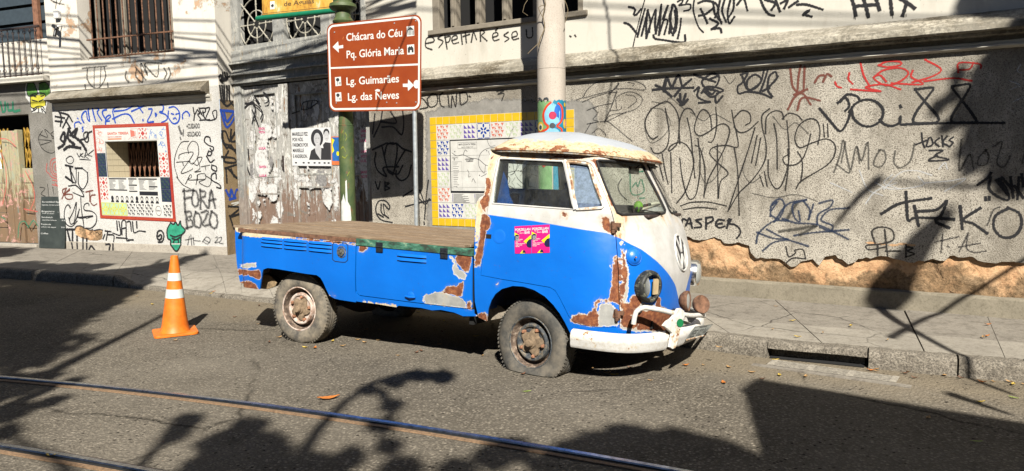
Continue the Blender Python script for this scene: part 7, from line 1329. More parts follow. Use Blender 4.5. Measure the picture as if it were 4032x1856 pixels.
for P, k in ((((1002, 80), (1094, 70), (1098, 198), (1008, 208)), 0), (((1008, 318), (1096, 308), (1100, 436), (1010, 444)), 1), (((68, 738), (148, 730), (156, 846), (76, 854)), 2), (((72, 940), (152, 932), (160, 1048), (78, 1054)), 2)):
    spoly('pictogram_field', P, 'sign_white'); cx = sum(p[0] for p in P)/4; cy = sum(p[1] for p in P)/4; mb = MB()
    if k == 0: L = [[(-36, -22), (0, -55), (36, -26)], [(-38, -20), (38, -24), (38, -14), (-38, -10)]]+[[(-34+17*i, -8), (-26+17*i, -9), (-25+17*i, 50), (-33+17*i, 51)] for i in range(5)]
    elif k == 1: L = [[(-34, 42), (-36, -20), (-14, -45), (-6, -30), (10, -48), (20, -35), (34, -20), (36, 36), (12, 40), (12, 8), (-8, 8), (-8, 41)]]
    else: L = [ell(-6, -22, 24, 24, n=12), [(-10, 0), (-4, 0), (-4, 50), (-10, 50)], [(8, 14), (36, 10), (36, 18), (8, 22)], [(8, 28), (36, 26), (36, 32), (8, 34)], [(12, 34), (15, 34), (15, 48), (12, 48)], [(30, 32), (33, 32), (33, 46), (30, 46)]]
    for i, l_ in enumerate(L): mb.add([fs(*su(cx+x, cy+y), .0014+i*2e-5) for x, y in l_], [tuple(range(len(l_)))])
    mb.build('pictogram', M['poster_ink'], sg, recalc=False)
for (x, y) in ((64, 156), (850, 38), (1116, 6), (86, 1074), (878, 1074), (1116, 1062), (752, 1066)): p = fs(*su(x, y), .001); mb = MB(); mb.rev([(.010, 0), (.008, .004), (0, .005)], p, FS.out, 8); mb.build('rivet', M['galvanised'], sg)
spoly('chipped_spot', [(600, 905), (630, 890), (668, 900), (660, 925), (610, 922)], 'sign_white'); spoly('chipped_spot', [(172, 250), (182, 210), (188, 215), (180, 245)], 'tile_orange')
pb = FD.px(1640, 886, .3); o_ = ray(1640, 886); top = fs(.90, .02, -.035); bs = CAM+o_*((9.16)/o_[1]); d = bs-top; bs = top+d*((.14-top[2])/d[2])
mb = MB(); mb.tube([bs, top], .026, 14); mb.build('post', M['galvanised'], SG, smooth=True)
mb = MB(); a, b = fs(.15, .25, -.02), fs(.97, .25, -.02); mb.box((a+b)/2, (np.linalg.norm(b-a), .02, .04), ax=((b-a)/np.linalg.norm(b-a), FS.out, (0, 0, 1))); mb.build('back_rail', M['galvanised'], SG)
mb = MB(); a, b = fs(.15, .8, -.02), fs(.97, .8, -.02); mb.box((a+b)/2, (np.linalg.norm(b-a), .02, .04), ax=((b-a)/np.linalg.norm(b-a), FS.out, (0, 0, 1))); mb.build('back_rail', M['galvanised'], SG)
# ================================================================== green street-lamp pole with the yellow street sign
n = NT('pole_green', .6); f = n.noise(5, 6, .7); z = n.sep(2); c = n.ramp(f, [(.35, (.045, .085, .03)), (.6, (.11, .145, .05))]); c = n.mix(n.ramp(n.noise(12, 6, .8, n.co((1, 1, .5))), [(.57, 0), (.62, .85)]), c, (.20, .10, .045))
c = n.mix(n.ramp(n.mt('MULTIPLY_ADD', n.noise(9, 5, .7), .8, z), [(.0, 1), (.001, 1)]), c, c); k = n.ramp(n.mt('ADD', n.mt('MULTIPLY', z, -1.6), n.mt('MULTIPLY', n.noise(14, 5, .7, n.co((2, 2, .5))), 1.2)), [(-1.22, 0), (-1.20, 0)]); n.col(c); n.bump(f, .3, .004); M['pole_green'] = n.m
r_ = ray(1372, 870); gb = CAM+r_*(9.75/r_[1]); r_ = ray(1352, 100); gt = CAM+r_*(9.75/r_[1]); d = gt-gb; g0 = gb+d*((.14-gb[2])/d[2]); gT = gb+d*((6.2-gb[2])/d[2]); gd_ = (gT-g0)/np.linalg.norm(gT-g0)
GP = thing('green_pole', 'thick flaking green iron pole rising behind the brown sign', 'pole', g0)
mb = MB(); mb.rev([(.098, 0), (.098, 2.0), (.102, 2.0), (.092, 2.01), (.09, 3.5), (.085, 6.0)], g0, gd_, 24); mb.build('shaft', M['pole_green'], GP, smooth=True, autosmooth=30)
zc_ = [CAM+ray(1360, v)*(9.75/ray(1360, v)[1]) for v in (85, 40, 10)]; hh = [float(np.dot(q-g0, gd_)) for q in zc_]
mb = MB(); mb.rev([(.09, hh[0]-.06), (.125, hh[0]-.03), (.135, hh[0]), (.12, hh[0]+.02), (.10, hh[0]+.05), (.10, hh[1]-.02), (.15, hh[1]+.0), (.175, hh[1]+.03), (.165, hh[1]+.07), (.12, hh[1]+.09), (.12, hh[2]+.2), (.10, hh[2]+.25)], g0, gd_, 28); mb.build('collar', M['pole_green'], GP, smooth=True, autosmooth=35)
plain('white_smear', (.70, .72, .68), .8, var=.1); mb = MB(); rr = random.Random(8)
def oncyl(q, h): a_ = np.array((0, -1, 0.)); a_ -= gd_*np.dot(a_, gd_); a_ /= np.linalg.norm(a_); b_ = np.cross(gd_, a_); return g0+gd_*h+.0995*(math.cos(q)*a_+math.sin(q)*b_)
P2 = [(-.9, .75), (-.8, 1.02), (-.55, 1.05), (-.35, 1.12), (-.1, 1.0), (-.05, 1.28), (.12, 1.30), (.18, 1.02), (.5, .96), (.6, .8), (.35, .62), (.1, .72), (-.2, .58), (-.5, .68)]; pts, tri = cdt(P2, (), .12); mb.add([oncyl(a, b) for a, b in pts], [tuple(t) for t in tri]); mb.build('white_paint_smear', M['white_smear'], GP, recalc=False)
def cylgraf(strokes, w_, mat):
    mb = MB()
    for st in strokes: ribbon(mb, [np.array(p, float) for p in st], w_, lambda q, l: oncyl(q[0]*1., q[1])+(oncyl(q[0], q[1])-(g0+gd_*q[1]))*(.02+l*10), 0, .03)
    return build_print(mb, 'graffiti_tag', M[mat], GP)
cylgraf([[(.3, 2.6), (.5, 2.55), (.3, 2.5)], [(.3, 2.4), (.55, 2.42)], [(.5, 2.3), (.3, 2.25), (.5, 2.2)], [(-.6, 1.95), (-.5, 1.8), (-.4, 1.95)], [(-.3, 1.9), (-.1, 1.92), (-.2, 1.78)], [(.1, 1.9), (.3, 1.85), (.1, 1.8)], [(-.5, 1.7), (-.2, 1.72), (.1, 1.66)], [(-.4, 1.6), (0, 1.58), (.3, 1.62)], [(.2, 1.35), (.5, 1.4), (.4, 1.3)]], .02, 'spray_lime')
# yellow street sign on its green bracket
FY = Frame(*((CAM+ray(1033, 60)*(10.6/ray(1033, 60)[1]))[:2]), -22)
YS = thing('street_name_sign', 'weathered yellow street name panel with brown lettering, carried on a green bar', 'street sign', FY.w(.4, 0, 3.8))
Y4 = [FY.px(*p) for p in ((1028, -190), (1322, -250), (1316, 32), (1033, 60))]; fy = lambda x, y, l=0: FY.w(*((lambda p: (p[0], .001+l, p[1]))((Y4[0]*(1-x)+Y4[1]*x)*(1-y)+(Y4[3]*(1-x)+Y4[2]*x)*y)))
n = NT('sign_yellow', .7); f = n.noise(7, 7, .75, n.co((1, 1, .5))); n.col(n.ramp(f, [(.36, (.42, .19, .03)), (.48, (.70, .38, .05)), (.6, (.76, .48, .10)), (.68, (.80, .72, .50))])); M['sign_yellow'] = n.m; plain('sign_letter', (.16, .09, .03), .7)
mb = MB(); Oq = [(0, 0), (1, 0), (1, 1), (0, 1)]; mb.prism([fy(x, y, -.02) for x, y in Oq], [fy(x, y, 0) for x, y in Oq]); yp = mb.build('panel', M['sign_yellow'], YS, bevel=.002)
mb = MB(); 
for (a, b, c, d) in ((.012, 0, .018, .985), (.982, 0, .988, .985), (.012, .975, .988, .983)): pquad(mb, fy, a, b, c, d, .0008)
ptext(mb, fy, 'de Aguias', .31, .90, .075, .42, 0, .0008, .02); mb.build('lettering', M['sign_letter'], yp, recalc=False)
mb = MB(); pquad(mb, fy, .115, .80, .18, .925, .0008); pquad(mb, fy, .74, .79, .82, .835, .0008); mb.build('sticker', M['sign_white'], yp, recalc=False); mb = MB(); ppoly(mb, fy, [(.125, .86), (.16, .84), (.17, .88), (.14, .90)], .0014); mb.build('sticker_print', M['poster_ink'], yp, recalc=False)
plain('bar_green', (.01, .20, .10), .4, var=.1); a = FY.px(1014, 74); b = FY.px(1322, 42); mb = MB(); mb.tube([FY.w(a[0], 0, a[1]), FY.w(b[0], 0, b[1])], .036, 14); mb.rev([(.036, 0), (.03, .015), (.012, .03), (0, .032)], FY.w(a[0], 0, a[1]), -FY.ex, 12); mb.build('bracket_bar', M['bar_green'], YS, smooth=True)
# ================================================================== concrete pole with its painted foot
r_ = ray(2172, 400); cb = CAM+r_*(8.2/r_[1]); CPx = np.array([cb[0], cb[1], .14])
n = NT('pole_concrete', .85, spec=.2); f = n.noise(3, 6, .7, n.co((1, 1, .35))); g_ = n.noise(90, 4, .7); c = n.mix(n.ramp(g_, [(.36, .5), (.48, 0)]), n.ramp(f, [(.3, (.50, .44, .37)), (.7, (.68, .61, .52))]), (.33, .28, .23)); n.col(c); n.bump(g_, .25, .004); M['pole_concrete'] = n.m
n = NT('pole_mural', .6); z = n.sep(2); wv = n.nd('ShaderNodeTexVoronoi', feature='F1'); n.put(wv.inputs['Vector'], n.co(loc=(.13, .2, .22))); wv.inputs['Scale'].default_value = 2.1; wob = n.mt('MULTIPLY_ADD', n.noise(6, 3, .5), .16, wv.outputs[0])
c = n.ramp(wob, [(.0, (.60, .02, .02)), (.13, (.60, .03, .02)), (.17, (.10, .35, .62)), (.30, (.45, .68, .78)), (.36, (.05, .40, .55)), (.40, (.68, .06, .02)), (.48, (.75, .20, .02)), (.52, (.25, .50, .12)), (.64, (.02, .30, .28)), (.78, (.70, .55, .03))]); c = n.mix(n.ramp(n.vor(7), [(.10, .9), (.13, 0)]), c, (.015, .015, .015)); n.col(c); M['pole_mural'] = n.m
CPo = thing('concrete_pole', 'thick round concrete utility pole with a colourful painted foot behind the truck cab', 'utility pole', CPx)
zm = (CAM+ray(2172, 398)*(8.05/ray(2172, 398)[1]))[2]; zj = (CAM+ray(2172, 268)*(8.05/ray(2172, 268)[1]))[2]
R = .153; mb = MB(); mb.rev([(R, zm-.14), (R, zj-.143), (R-.004, zj-.14), (R, zj-.137), (R-.005, 5.2), (R-.03, 9)], CPx, (0, 0, 1), 36); mb.build('shaft', M['pole_concrete'], CPo, smooth=True, autosmooth=30)
MX = lambda x: math.asin(max(-.995, min(.995, (x-297)/228))); MY = lambda y: zm-.14-(y-100)*.00068
va = math.atan2(-CPx[0], -CPx[1]); vd = np.array((-CPx[0], -CPx[1], 0)); vd /= np.linalg.norm(vd); vr = np.array((-vd[1], vd[0], 0)); vr = vr if vr[0] > 0 else -vr
def onp(th, h, l=0): return np.array((CPx[0], CPx[1], .14+h))+(R+.0012+l)*(math.cos(th)*vd+math.sin(th)*vr)
for nm_, c_ in (('mural_green', (.22, .42, .18)), ('mural_teal', (.01, .24, .38)), ('mural_red', (.72, .06, .02)), ('mural_sky', (.25, .58, .80)), ('mural_blue', (.02, .14, .55)), ('mural_crimson', (.50, .02, .08)), ('mural_grey', (.06, .07, .08)), ('mural_yellow', (.75, .52, .03)), ('mural_cream', (.78, .74, .48)), ('mural_pink', (.75, .28, .36)), ('mural_orange', (.75, .28, .04))): plain(nm_, c_, .55, var=.15, scale=14)
mb = MB(); mb.rev([(R-.002, 0), (R-.002, zm-.14)], CPx, (0, 0, 1), 24); mb.build('foot_core', M['pole_concrete'], CPo)
_ml = [0]
def mural(pts, mat, px=True):
    P = [(MX(x), MY(y)) for x, y in pts] if px else pts; q, tri = cdt(resamp(P, .1), (), .11); _ml[0] += 1; mb = MB(); mb.add([onp(a, b, _ml[0]*.00025) for a, b in q], [tuple(t) for t in tri]); mb.build('mural_shape', M[mat], CPo, recalc=False)
rr = random.Random(3); jag = [(a, zm-.14+rr.uniform(-.02, .02)) for a in np.linspace(-3.1, 3.1, 50)]
mural([(-3.1, .02), (.05, .02)]+[q for q in reversed(jag) if q[0] <= .05], 'mural_green', False); mural([(.05, .02), (3.1, .02)]+[q for q in reversed(jag) if q[0] >= .05], 'mural_teal', False)
def band(L, w_): L = catmull(L, 12); A = []; B = []; 
def mband(L, w_, mat):
    L = catmull(L, 14); A = []; B = []
    for i, p in enumerate(L):
        t_ = L[min(i+1, len(L)-1)]-L[max(i-1, 0)]; t_ = t_/(np.linalg.norm(t_)+1e-9); n_ = np.array((-t_[1], t_[0]))*w_/2; A.append(tuple(p+n_)); B.append(tuple(p-n_))
    mural(A+B[::-1], mat)
mural(ell(300, 310, 130, 175, n=24), 'mural_sky'); mural(ell(395, 300, 62, 150, n=20), 'mural_blue'); mural(ell(340, 400, 80, 60, n=20), 'mural_sky'); mural(ell(300, 590, 115, 70, n=20), 'mural_sky')
mband([(292, 118), (215, 190), (166, 300), (185, 430), (235, 492), (200, 545), (85, 572)], 34, 'mural_red'); mband([(392, 130), (450, 190), (466, 320), (440, 420), (380, 490), (440, 530), (458, 590)], 30, 'mural_red')
mural(ell(310, 325, 60, 62, n=22), 'mural_crimson'); mural(ell(306, 483, 44, 44, n=20), 'mural_grey'); mural(ell(118, 492, 46, 75, n=18), 'mural_yellow'); mural(ell(120, 500, 32, 54, n=16), 'mural_cream'); mural(ell(122, 506, 20, 36, n=14), 'mural_grey')
mural(ell(497, 452, 24, 76, n=16), 'mural_yellow'); mural(ell(508, 450, 12, 40, n=12), 'mural_pink'); mural(ell(498, 156, 14, 36, n=12), 'mural_yellow')
mural(ell(400, 800, 60, 190, n=18), 'mural_teal'); mural(ell(330, 780, 75, 170, n=20), 'mural_pink'); mural(ell(340, 780, 40, 120, n=16), 'mural_crimson'); mband([(190, 640), (215, 800), (290, 930), (240, 1040), (150, 1120)], 40, 'mural_red'); mural(ell(430, 1010, 80, 90, n=16), 'mural_orange'); mural([(330, 980), (400, 985), (396, 1030), (334, 1024)], 'mural_grey'); mural([(334, 1040), (396, 1042), (392, 1090), (338, 1084)], 'mural_grey'); mural(ell(440, 1050, 22, 48, n=12), 'mural_grey'); mural(ell(130, 860, 50, 120, n=14), 'mural_yellow')
mural([(95, 40), (120, 36), (160, 80), (162, 100), (140, 98), (125, 62), (92, 60)], 'mural_grey'); mural([(170, 75), (185, 48), (230, 40), (255, 70), (250, 100), (232, 98), (225, 68), (190, 72), (182, 95)], 'mural_grey')
def cpx_(u, v, extra=0): r_ = ray(u, v); q = CAM+r_*((8.2-.12-extra)/r_[1]); return q
wv_ = thing('dead_vine', 'thin dry vine hanging down the upper part of the concrete pole', 'vine', cpx_(2150, 200)); mb = MB(); rr = random.Random(6)
for (pts, w_) in ((((2140, -20), (2148, 20), (2138, 60), (2145, 110), (2128, 150), (2120, 185)), .006), (((2148, 20), (2120, 30), (2138, 70)), .004), (((2128, 165), (2100, 190), (2078, 212)), .004), (((2218, -10), (2236, 40), (2225, 90)), .004), (((2085, -10), (2065, 20), (2058, 48), (2078, 62)), .003)): mb.tube(catmull([cpx_(u, v, .04+.02*i % .03) for i, (u, v) in enumerate(pts)], .04), w_, 5)
plain('dry_vine', (.22, .17, .10), .9); vo = mb.build('stem', M['dry_vine'], wv_, smooth=True); vo['kind'] = 'stuff'
# ================================================================== traffic cone
cg = gz(690, 1312); CN = thing('traffic_cone', 'orange traffic cone with two white bands standing on the asphalt', 'traffic cone', (cg[0], cg[1], 0)); n = NT('cone_orange', .5); f = n.noise(9, 7, .75); n.col(n.mix(n.ramp(n.noise(30, 6, .8), [(.60, 0), (.68, .5)]), n.ramp(f, [(.3, (.72, .15, .01)), (.6, (.95, .24, .02)), (.75, (.80, .36, .14))]), (.28, .12, .05))); n.bump(f, .15, .006); M['cone_orange'] = n.m; plain('cone_white', (.74, .78, .74), .45, var=.05)
cax = np.array((.035, .03, 1.)); cax /= np.linalg.norm(cax); H = .755
rad = lambda h: .125-(.125-.034)*min(1, max(0, (h-.05)/(H-.05))) if h > .05 else .125+(.05-h)*.5
def conepart(h0, h1, mat, nm, dr_=0, cap=False):
    pr = [(rad(h)+dr_, h) for h in np.linspace(h0, h1, 10)]
    if cap: pr += [(.026, H+.004), (.022, H-.02)]
    mb = MB(); mb.rev(pr, (cg[0], cg[1], .012), cax, 36); return mb.build(nm, M[mat], CN, smooth=True, autosmooth=40)
h1, h2, h3, h4 = .345, .430, .515, .590
conepart(.0, h1, 'cone_orange', 'cone_body'); conepart(h1, h2, 'cone_white', 'reflective_band', .0015); conepart(h2, h3, 'cone_orange', 'cone_body'); conepart(h3, h4, 'cone_white', 'reflective_band', .0015); conepart(h4, H, 'cone_orange', 'cone_body', 0, True)
mb = MB(); rr = random.Random(2); O1 = rrect(-.20, -.20, .20, .20, .05, .05); ca, sa_ = math.cos(.5), math.sin(.5); rot = lambda x, y: (x*ca-y*sa_, x*sa_+y*ca)
bt = [(cg[0]+rot(x, y)[0], cg[1]+rot(x, y)[1], .004) for x, y in O1]; tp_ = [(cg[0]+rot(x, y)[0], cg[1]+rot(x, y)[1], .016+max(0, (abs(x)+abs(y)-.28))*.12) for x, y in O1]; mb.prism(bt, tp_); mb.build('base', M['cone_orange'], CN, bevel=.003)
# ================================================================== chalkboard leaning on the left wall
c0 = FA.px(155, 775, .06); c1_ = FA.px(248, 975, .16); n = NT('blackboard', .7); f = n.noise(5, 5); n.col(n.ramp(f, [(.3, (.022, .030, .028)), (.7, (.05, .062, .056))])); M['blackboard'] = n.m; plain('chalk', (.62, .63, .60), .95, var=.2, scale=60)
CBo = thing('chalkboard_menu', 'tall narrow chalkboard menu leaning against the wall beside the painted door', 'chalkboard', FA.w(c0[0], .15, .14)); b0, b1 = FA.px(152, 980, .18)[0], FA.px(251, 980, .18)[0]; zt_b = FA.px(200, 775, .05)[1]
fcb = lambda x, y, l=0: FA.w(b0+(b1-b0)*x, .17*y+.05*(1-y)+l, .145+(zt_b-.145)*(1-y)); mb = MB(); mb.prism([fcb(x, y, -.02) for x, y in Oq], [fcb(x, y, 0) for x, y in Oq]); bo = mb.build('board', M['blackboard'], CBo, bevel=.003)
for (u, v, w_, t_) in ((.05, .115, .80, 'Scrambled Eggs'), (.05, .17, .75, 'baguette, tomato, pesto'), (.90, .17, .10, '2'), (.05, .30, .55, 'Brigadeiro'), (.68, .30, .26, '....8'), (.08, .335, .5, 'fruit of cacau'), (.05, .415, .48, 'Sandwich'), (.08, .465, .62, 'salami/ham/cheese'), (.85, .465, .15, '22'), (.05, .55, .42, 'Focaccia'), (.05, .60, .65, 'w/fried, red, pepper'), (.84, .60, .15, '20'), (.05, .73, .32, 'Coffee')):
    mb = MB(); ptext(mb, fcb, t_, u, v, .030 if u == .05 and w_ < .85 and t_[0].isupper() else .022, w_*.93, 0, .0012, .01); mb.build('chalk_writing', M['chalk'], bo, recalc=False)
# ================================================================== little green head hanging from the mirror
hp = T0+TB@lplane(*c5(1967, 935), 1, -.36); AL = thing('hanging_ornament', 'small green almond-eyed head hanging on a string inside the windscreen', 'ornament', hp); plain('ornament_green', (.20, .55, .02), .55, var=.05)
mb = MB(); N1, N2 = 12, 16; V = []
for i in range(N1+1):
    th = math.pi*i/N1; zz = math.cos(th); r_ = math.sin(th)*(1-.42*max(0, -zz)**1.2)
    for k in range(N2): q = 2*math.pi*k/N2; V.append((hp[0]+.037*r_*math.cos(q), hp[1]+.030*r_*math.sin(q), hp[2]+.046*zz))
mb.add(V, [(i*N2+k, i*N2+(k+1) % N2, (i+1)*N2+(k+1) % N2, (i+1)*N2+k) for i in range(N1) for k in range(N2)]); mb.build('head', M['ornament_green'], AL, smooth=True)
for s_ in (-1, 1): mb = MB(); mb.rev([(.012, -.003), (.012, .002), (0, .005)], (hp[0]+s_*.015, hp[1]-.0265, hp[2]-.008), (s_*.3, -1, 0), 14); o = mb.build('eye', M['poster_ink'], AL, smooth=True)
mb = MB(); mb.tube([hp+np.array((0, 0, .045)), hp+np.array((-.01, .02, .21))], .0012, 4); mb.build('string', M['poster_ink'], AL)
# ---- posters taped on the cab door
mb = MB()
for k, Q_ in enumerate((((200, 240), (693, 212), (690, 1022), (212, 1030)), ((700, 211), (1222, 185), (1226, 1004), (704, 1018)))):
    Kp = crop(2000, 860, 7.41); IQ = [inv(*Kp(*q)) for q in Q_]
    def fp(x, y, l=0, IQ=IQ): p = (IQ[0]*(1-x)+IQ[1]*x)*(1-y)+(IQ[3]*(1-x)+IQ[2]*x)*y; return Foff(p[0], p[1], .0034+l)
    mb = MB(); 
    def pq(pts, l, mi): mb.add([fp(x, y, l) for x, y in pts], [tuple(range(len(pts)))], mi)
    
    for gi in range(5):
        for gj in range(8): pq([(gi/5, gj/8), ((gi+1)/5, gj/8), ((gi+1)/5, (gj+1)/8), (gi/5, (gj+1)/8)], 0, 0)
    pq([(0, .22), (.28, .33), (.0, .45)], .0004, 1); pq(ell(.14, .42, .15, .115, 180, 360)+[(.0, .54), (0, .42)][:0], .0008, 2); pq([(0, .36), (.0, .52), (.22, .52), (.28, .40), (.2, .33), (.1, .32)], .0009, 2); pq([(1, .33), (.54, .56), (.72, .66), (1, .52)], .0004, 1); pq([(1, .48), (.86, .50), (.72, .60), (.70, .70), (.78, .78), (.92, .80), (1, .79)], .0008, 2); pq([(.3, 1), (.48, .88), (.6, .93), (.6, 1)], .0004, 1); pq(ell(.56, .98, .10, .10, 180, 360), .0008, 2)
    for t_, x, y, h_, w_ in (('PORZELLAN', .04, .17, .09, .90), ('BAR', .60, .29, .10, .32), ('Rio de', .17, .22, .035, .2), ('Janeiro', .30, .27, .035, .25), ('EVENING', .06, .405, .032, .22), ('DJ VICE', .06, .455, .032, .2), ('BAIANO TENGO', .06, .505, .032, .42), ('VALENTINY', .06, .555, .032, .3), ('FAEL', .06, .605, .032, .14), ('MARINA NICOLAUS', .06, .655, .032, .56), ('JAMES CAMEL', .06, .705, .032, .4), ('MOZZINI', .06, .755, .032, .22)): ptext(mb, fp, t_, x, y, h_, w_, 3, .0012, .02)
    st_ = mb.build('bar_poster', [M['poster_pink'], M['poster_yellow'], M['poster_navy'], M['sign_white']], dr, recalc=False, label='left pink bar poster' if k == 0 else 'right pink bar poster')
# ================================================================== fallen leaves
LVm = []
for nm_, c_ in (('leaf_tan', (.50, .30, .12)), ('leaf_orange', (.58, .19, .03)), ('leaf_brown', (.20, .09, .045)), ('leaf_green', (.30, .42, .06)), ('leaf_yellow', (.62, .44, .08))): plain(nm_, c_, .7, var=.25, scale=60)
def leaf_mesh(L, W, curl, twist, seed):
    rr = random.Random(seed); N = 8; V = []; 
    for i in range(N+1):
        t = i/N; w_ = W*math.sin(math.pi*min(1, t*1.02))**.8*(1-.25*t)+.0006; zz = curl*(t-.5)**2*4; 
        for s_ in (-1, 0, 1): V.append(((t-.5)*L, s_*w_/2, .003+zz*L*.18+abs(s_)*W*.22*twist+rr.uniform(-.001, .001)))
    F_ = [(i*3+j, i*3+j+1, (i+1)*3+j+1, (i+1)*3+j) for i in range(N) for j in range(2)]; return V, F_
lm = []
for k, (mn, L, W, cu, tw_) in enumerate((('leaf_tan', .055, .028, .8, .8), ('leaf_orange', .06, .034, 1, .6), ('leaf_brown', .05, .022, 1.2, 1), ('leaf_green', .07, .018, .3, .4), ('leaf_yellow', .06, .028, .6, .8), ('leaf_tan', .04, .016, .6, 1))):
    V, F_ = leaf_mesh(L, W, cu, tw_, k); me = bpy.data.meshes.new('fallen_leaf'); me.from_pydata(V, [], F_); me.materials.append(M[mn]); lm.append(me)
V, F_ = leaf_mesh(.155, .075, .5, .35, 77); me = bpy.data.meshes.new('fallen_leaf'); me.from_pydata(V, [], F_); me.materials.append(M['leaf_orange']); bigm = me
def putleaf(me, u, v, rz, lab, grp, z=.004, xy=None):
    p = gz(u, v, z) if xy is None else np.array([xy[0], xy[1], z]); o = bpy.data.objects.new('fallen_leaf', me); COL.objects.link(o); o.location = (p[0], p[1], z); o.rotation_euler = (0, 0, rz)
    if grp:
        cn = {'leaf_tan': 'tan', 'leaf_orange': 'orange', 'leaf_brown': 'dark brown', 'leaf_green': 'green', 'leaf_yellow': 'yellow'}[me.materials[0].name]; r_ = p-T0; lx = float(TB[:, 0]@r_); ly = float(TB[:, 1]@r_)
        where = 'on the pavement by the orange plaster' if z > .1 else ('on the asphalt under the truck' if -3.2 < lx < 1.1 and -.9 < ly < .95 else ('along the kerb beyond the front bumper' if p[0] > 1.2 and p[1] > 4.6 else ('on the road near the traffic cone' if p[0] < -2.6 else ('in the shaded lower right of the road' if p[0] > 1 else 'on the asphalt in front of the truck'))))
        lab = f'small dry {cn} leaf {where}'; grp = f'small {cn} leaves {where}'
    tag(o, lab, 'leaf', grp); return o
putleaf(bigm, 1293, 1570, .35, 'large orange-brown curled leaf lying just beyond the tram rail', None)
putleaf(lm[3], 2073, 1543, .2, 'thin pale green leaf alone on the sunlit asphalt below the front wheel', None, .006)
rr = random.Random(21); LG = 'small dry leaf lying on the road'; LGp = 'small dry leaves on the road'
RD = [(1435, 1350), (1640, 1390), (1660, 1384), (1567, 1402), (1220, 1340), (1310, 1345), (1410, 1340), (1200, 1370), (1636, 1352), (1730, 1358), (1490, 1342), (2170, 1470), (2060, 1475), (2390, 1470), (2420, 1478), (2330, 1456), (2700, 1440), (2770, 1440), (2870, 1448), (2960, 1468), (3070, 1480), (3000, 1495), (3172, 1485), (3600, 1490), (3720, 1480), (3740, 1475), (3880, 1488), (3900, 1490), (3860, 1585), (3655, 1648), (3845, 1740), (3990, 1567), (1120, 1185), (1150, 1178), (1020, 1205), (925, 1250), (1030, 1160), (1060, 1350), (1018, 1278), (60, 1098), (80, 1094), (210, 1112), (280, 1114), (415, 1145), (200, 1796), (690, 1342), (1100, 1330), (2560, 1500), (2850, 1510), (1240, 1372), (1350, 1364), (1900, 1402), (2480, 1450), (540, 1168), (600, 1200), (120, 1090)]
for k, (u, v) in enumerate(RD): putleaf(lm[rr.choice([0, 0, 1, 2, 4, 5, 5])] if v != 1740 and v != 1567 else lm[3], u, v, rr.uniform(0, 6.3), LG, LGp)
for k in range(46):                                       # leaves under the truck and along the kerb
    if k < 28: x = rr.uniform(-1.7, .9); y = 8.3-.55*(x+1)+rr.uniform(-1.4, -.15)
    else: t = rr.uniform(8.9, 11.8); q = kerbpt(t); x, y = q[0]+rr.uniform(-.05, .05), q[1]-rr.uniform(.02, .12)
    putleaf(lm[rr.choice([0, 1, 2, 2, 4, 5])], 0, 0, rr.uniform(0, 6.3), LG, LGp, .004, (x, y))
LG2 = 'small dry leaf lying on the pavement'
for (u, v) in ((3055, 1208), (3042, 1298), (3350, 1285), (3495, 1340), (3872, 1330), (3885, 1325), (3120, 1265), (2830, 1370), (3240, 1312), (3890, 1280), (840, 1150), (830, 1158), (3140, 1328)): putleaf(lm[rr.choice([0, 1, 4, 5])], u, v, rr.uniform(0, 6.3), LG2, 'small dry leaves on the pavement', .148)
# ================================================================== what stands across the street and overhead
def toward(P, t): return np.array(P)-SUN*t                # up the sunbeam that passes through P
def gs(x, y): k = 4032/2576; return gz(x*k, y*k)
plain('wire_black', (.015, .015, .015), .6); plain('bark', (.10, .075, .05), .95, var=.3, bump=.6)
# overhead wires: their shadows cross the corner building
WR = 'overhead wires strung along the street'
def wire(P0, P1, sag, r, lab, grp=WR):
    P0, P1 = np.array(P0), np.array(P1); d = (P1-P0); mb = MB(); A = P0-d*1.6; B = P1+d*1.6; pts = [A+(B-A)*i/24+np.array((0, 0, -sag*4*(i/24)*(1-i/24)+sag*.95)) for i in range(25)]; mb.tube(pts, r, 6); o = mb.build('overhead_wire', M['wire_black'], None, smooth=True); tag(o, lab, 'wire', grp); return o
for k, (v0, v1, r_) in enumerate(((150, 235, .022), (185, 262, .012), (205, 285, .012), (60, 120, .014), (235, 248, .014), (262, 264, .018), (290, 272, .012), (345, 345, .016), (375, 352, .012), (100, 160, .010), (318, 300, .010))):
    a = FB.px(210, v0); b = FB.px(690, v1-40 if k < 4 else v1-30); t = 2.7+.25*(k % 4); wire(toward(FB.w(a[0], 0, a[1]), t), toward(FB.w(b[0], 0, b[1]), t), .12, r_, 'black overhead wire strung high above the street')
for k, (v0, v1) in enumerate(((262, 205), (305, 240))):
    a = FC.px(960, v0); b = FC.px(1240, v1); wire(toward(FC.w(a[0], 0, a[1]), 3.1), toward(FC.w(b[0], 0, b[1]), 3.1), .1, .014, 'black overhead wire strung high above the street')
for (v0, v1) in ((78, 95), (30, 60)):
    a = FD.px(2500, v0); b = FD.px(3300, v1); wire(toward(FD.w(a[0], 0, a[1]), 4), toward(FD.w(b[0], 0, b[1]), 4), .1, .012, 'black overhead wire strung high above the street')
K4_ = crop(2200, 0, 1.248)
mb = MB(); pts = [toward(FD.w(FD.px(*K4_(u, v))[0], 0, FD.px(*K4_(u, v))[1]), 2.6) for (u, v) in ((215, -60), (222, 0), (245, 100), (250, 220), (268, 300), (262, 400), (245, 480), (232, 600))]; mb.tube(catmull(pts, .1), .011, 6); o = mb.build('dangling_cable', M['wire_black'], None, smooth=True); tag(o, 'black cable dangling from the overhead wires', 'cable')
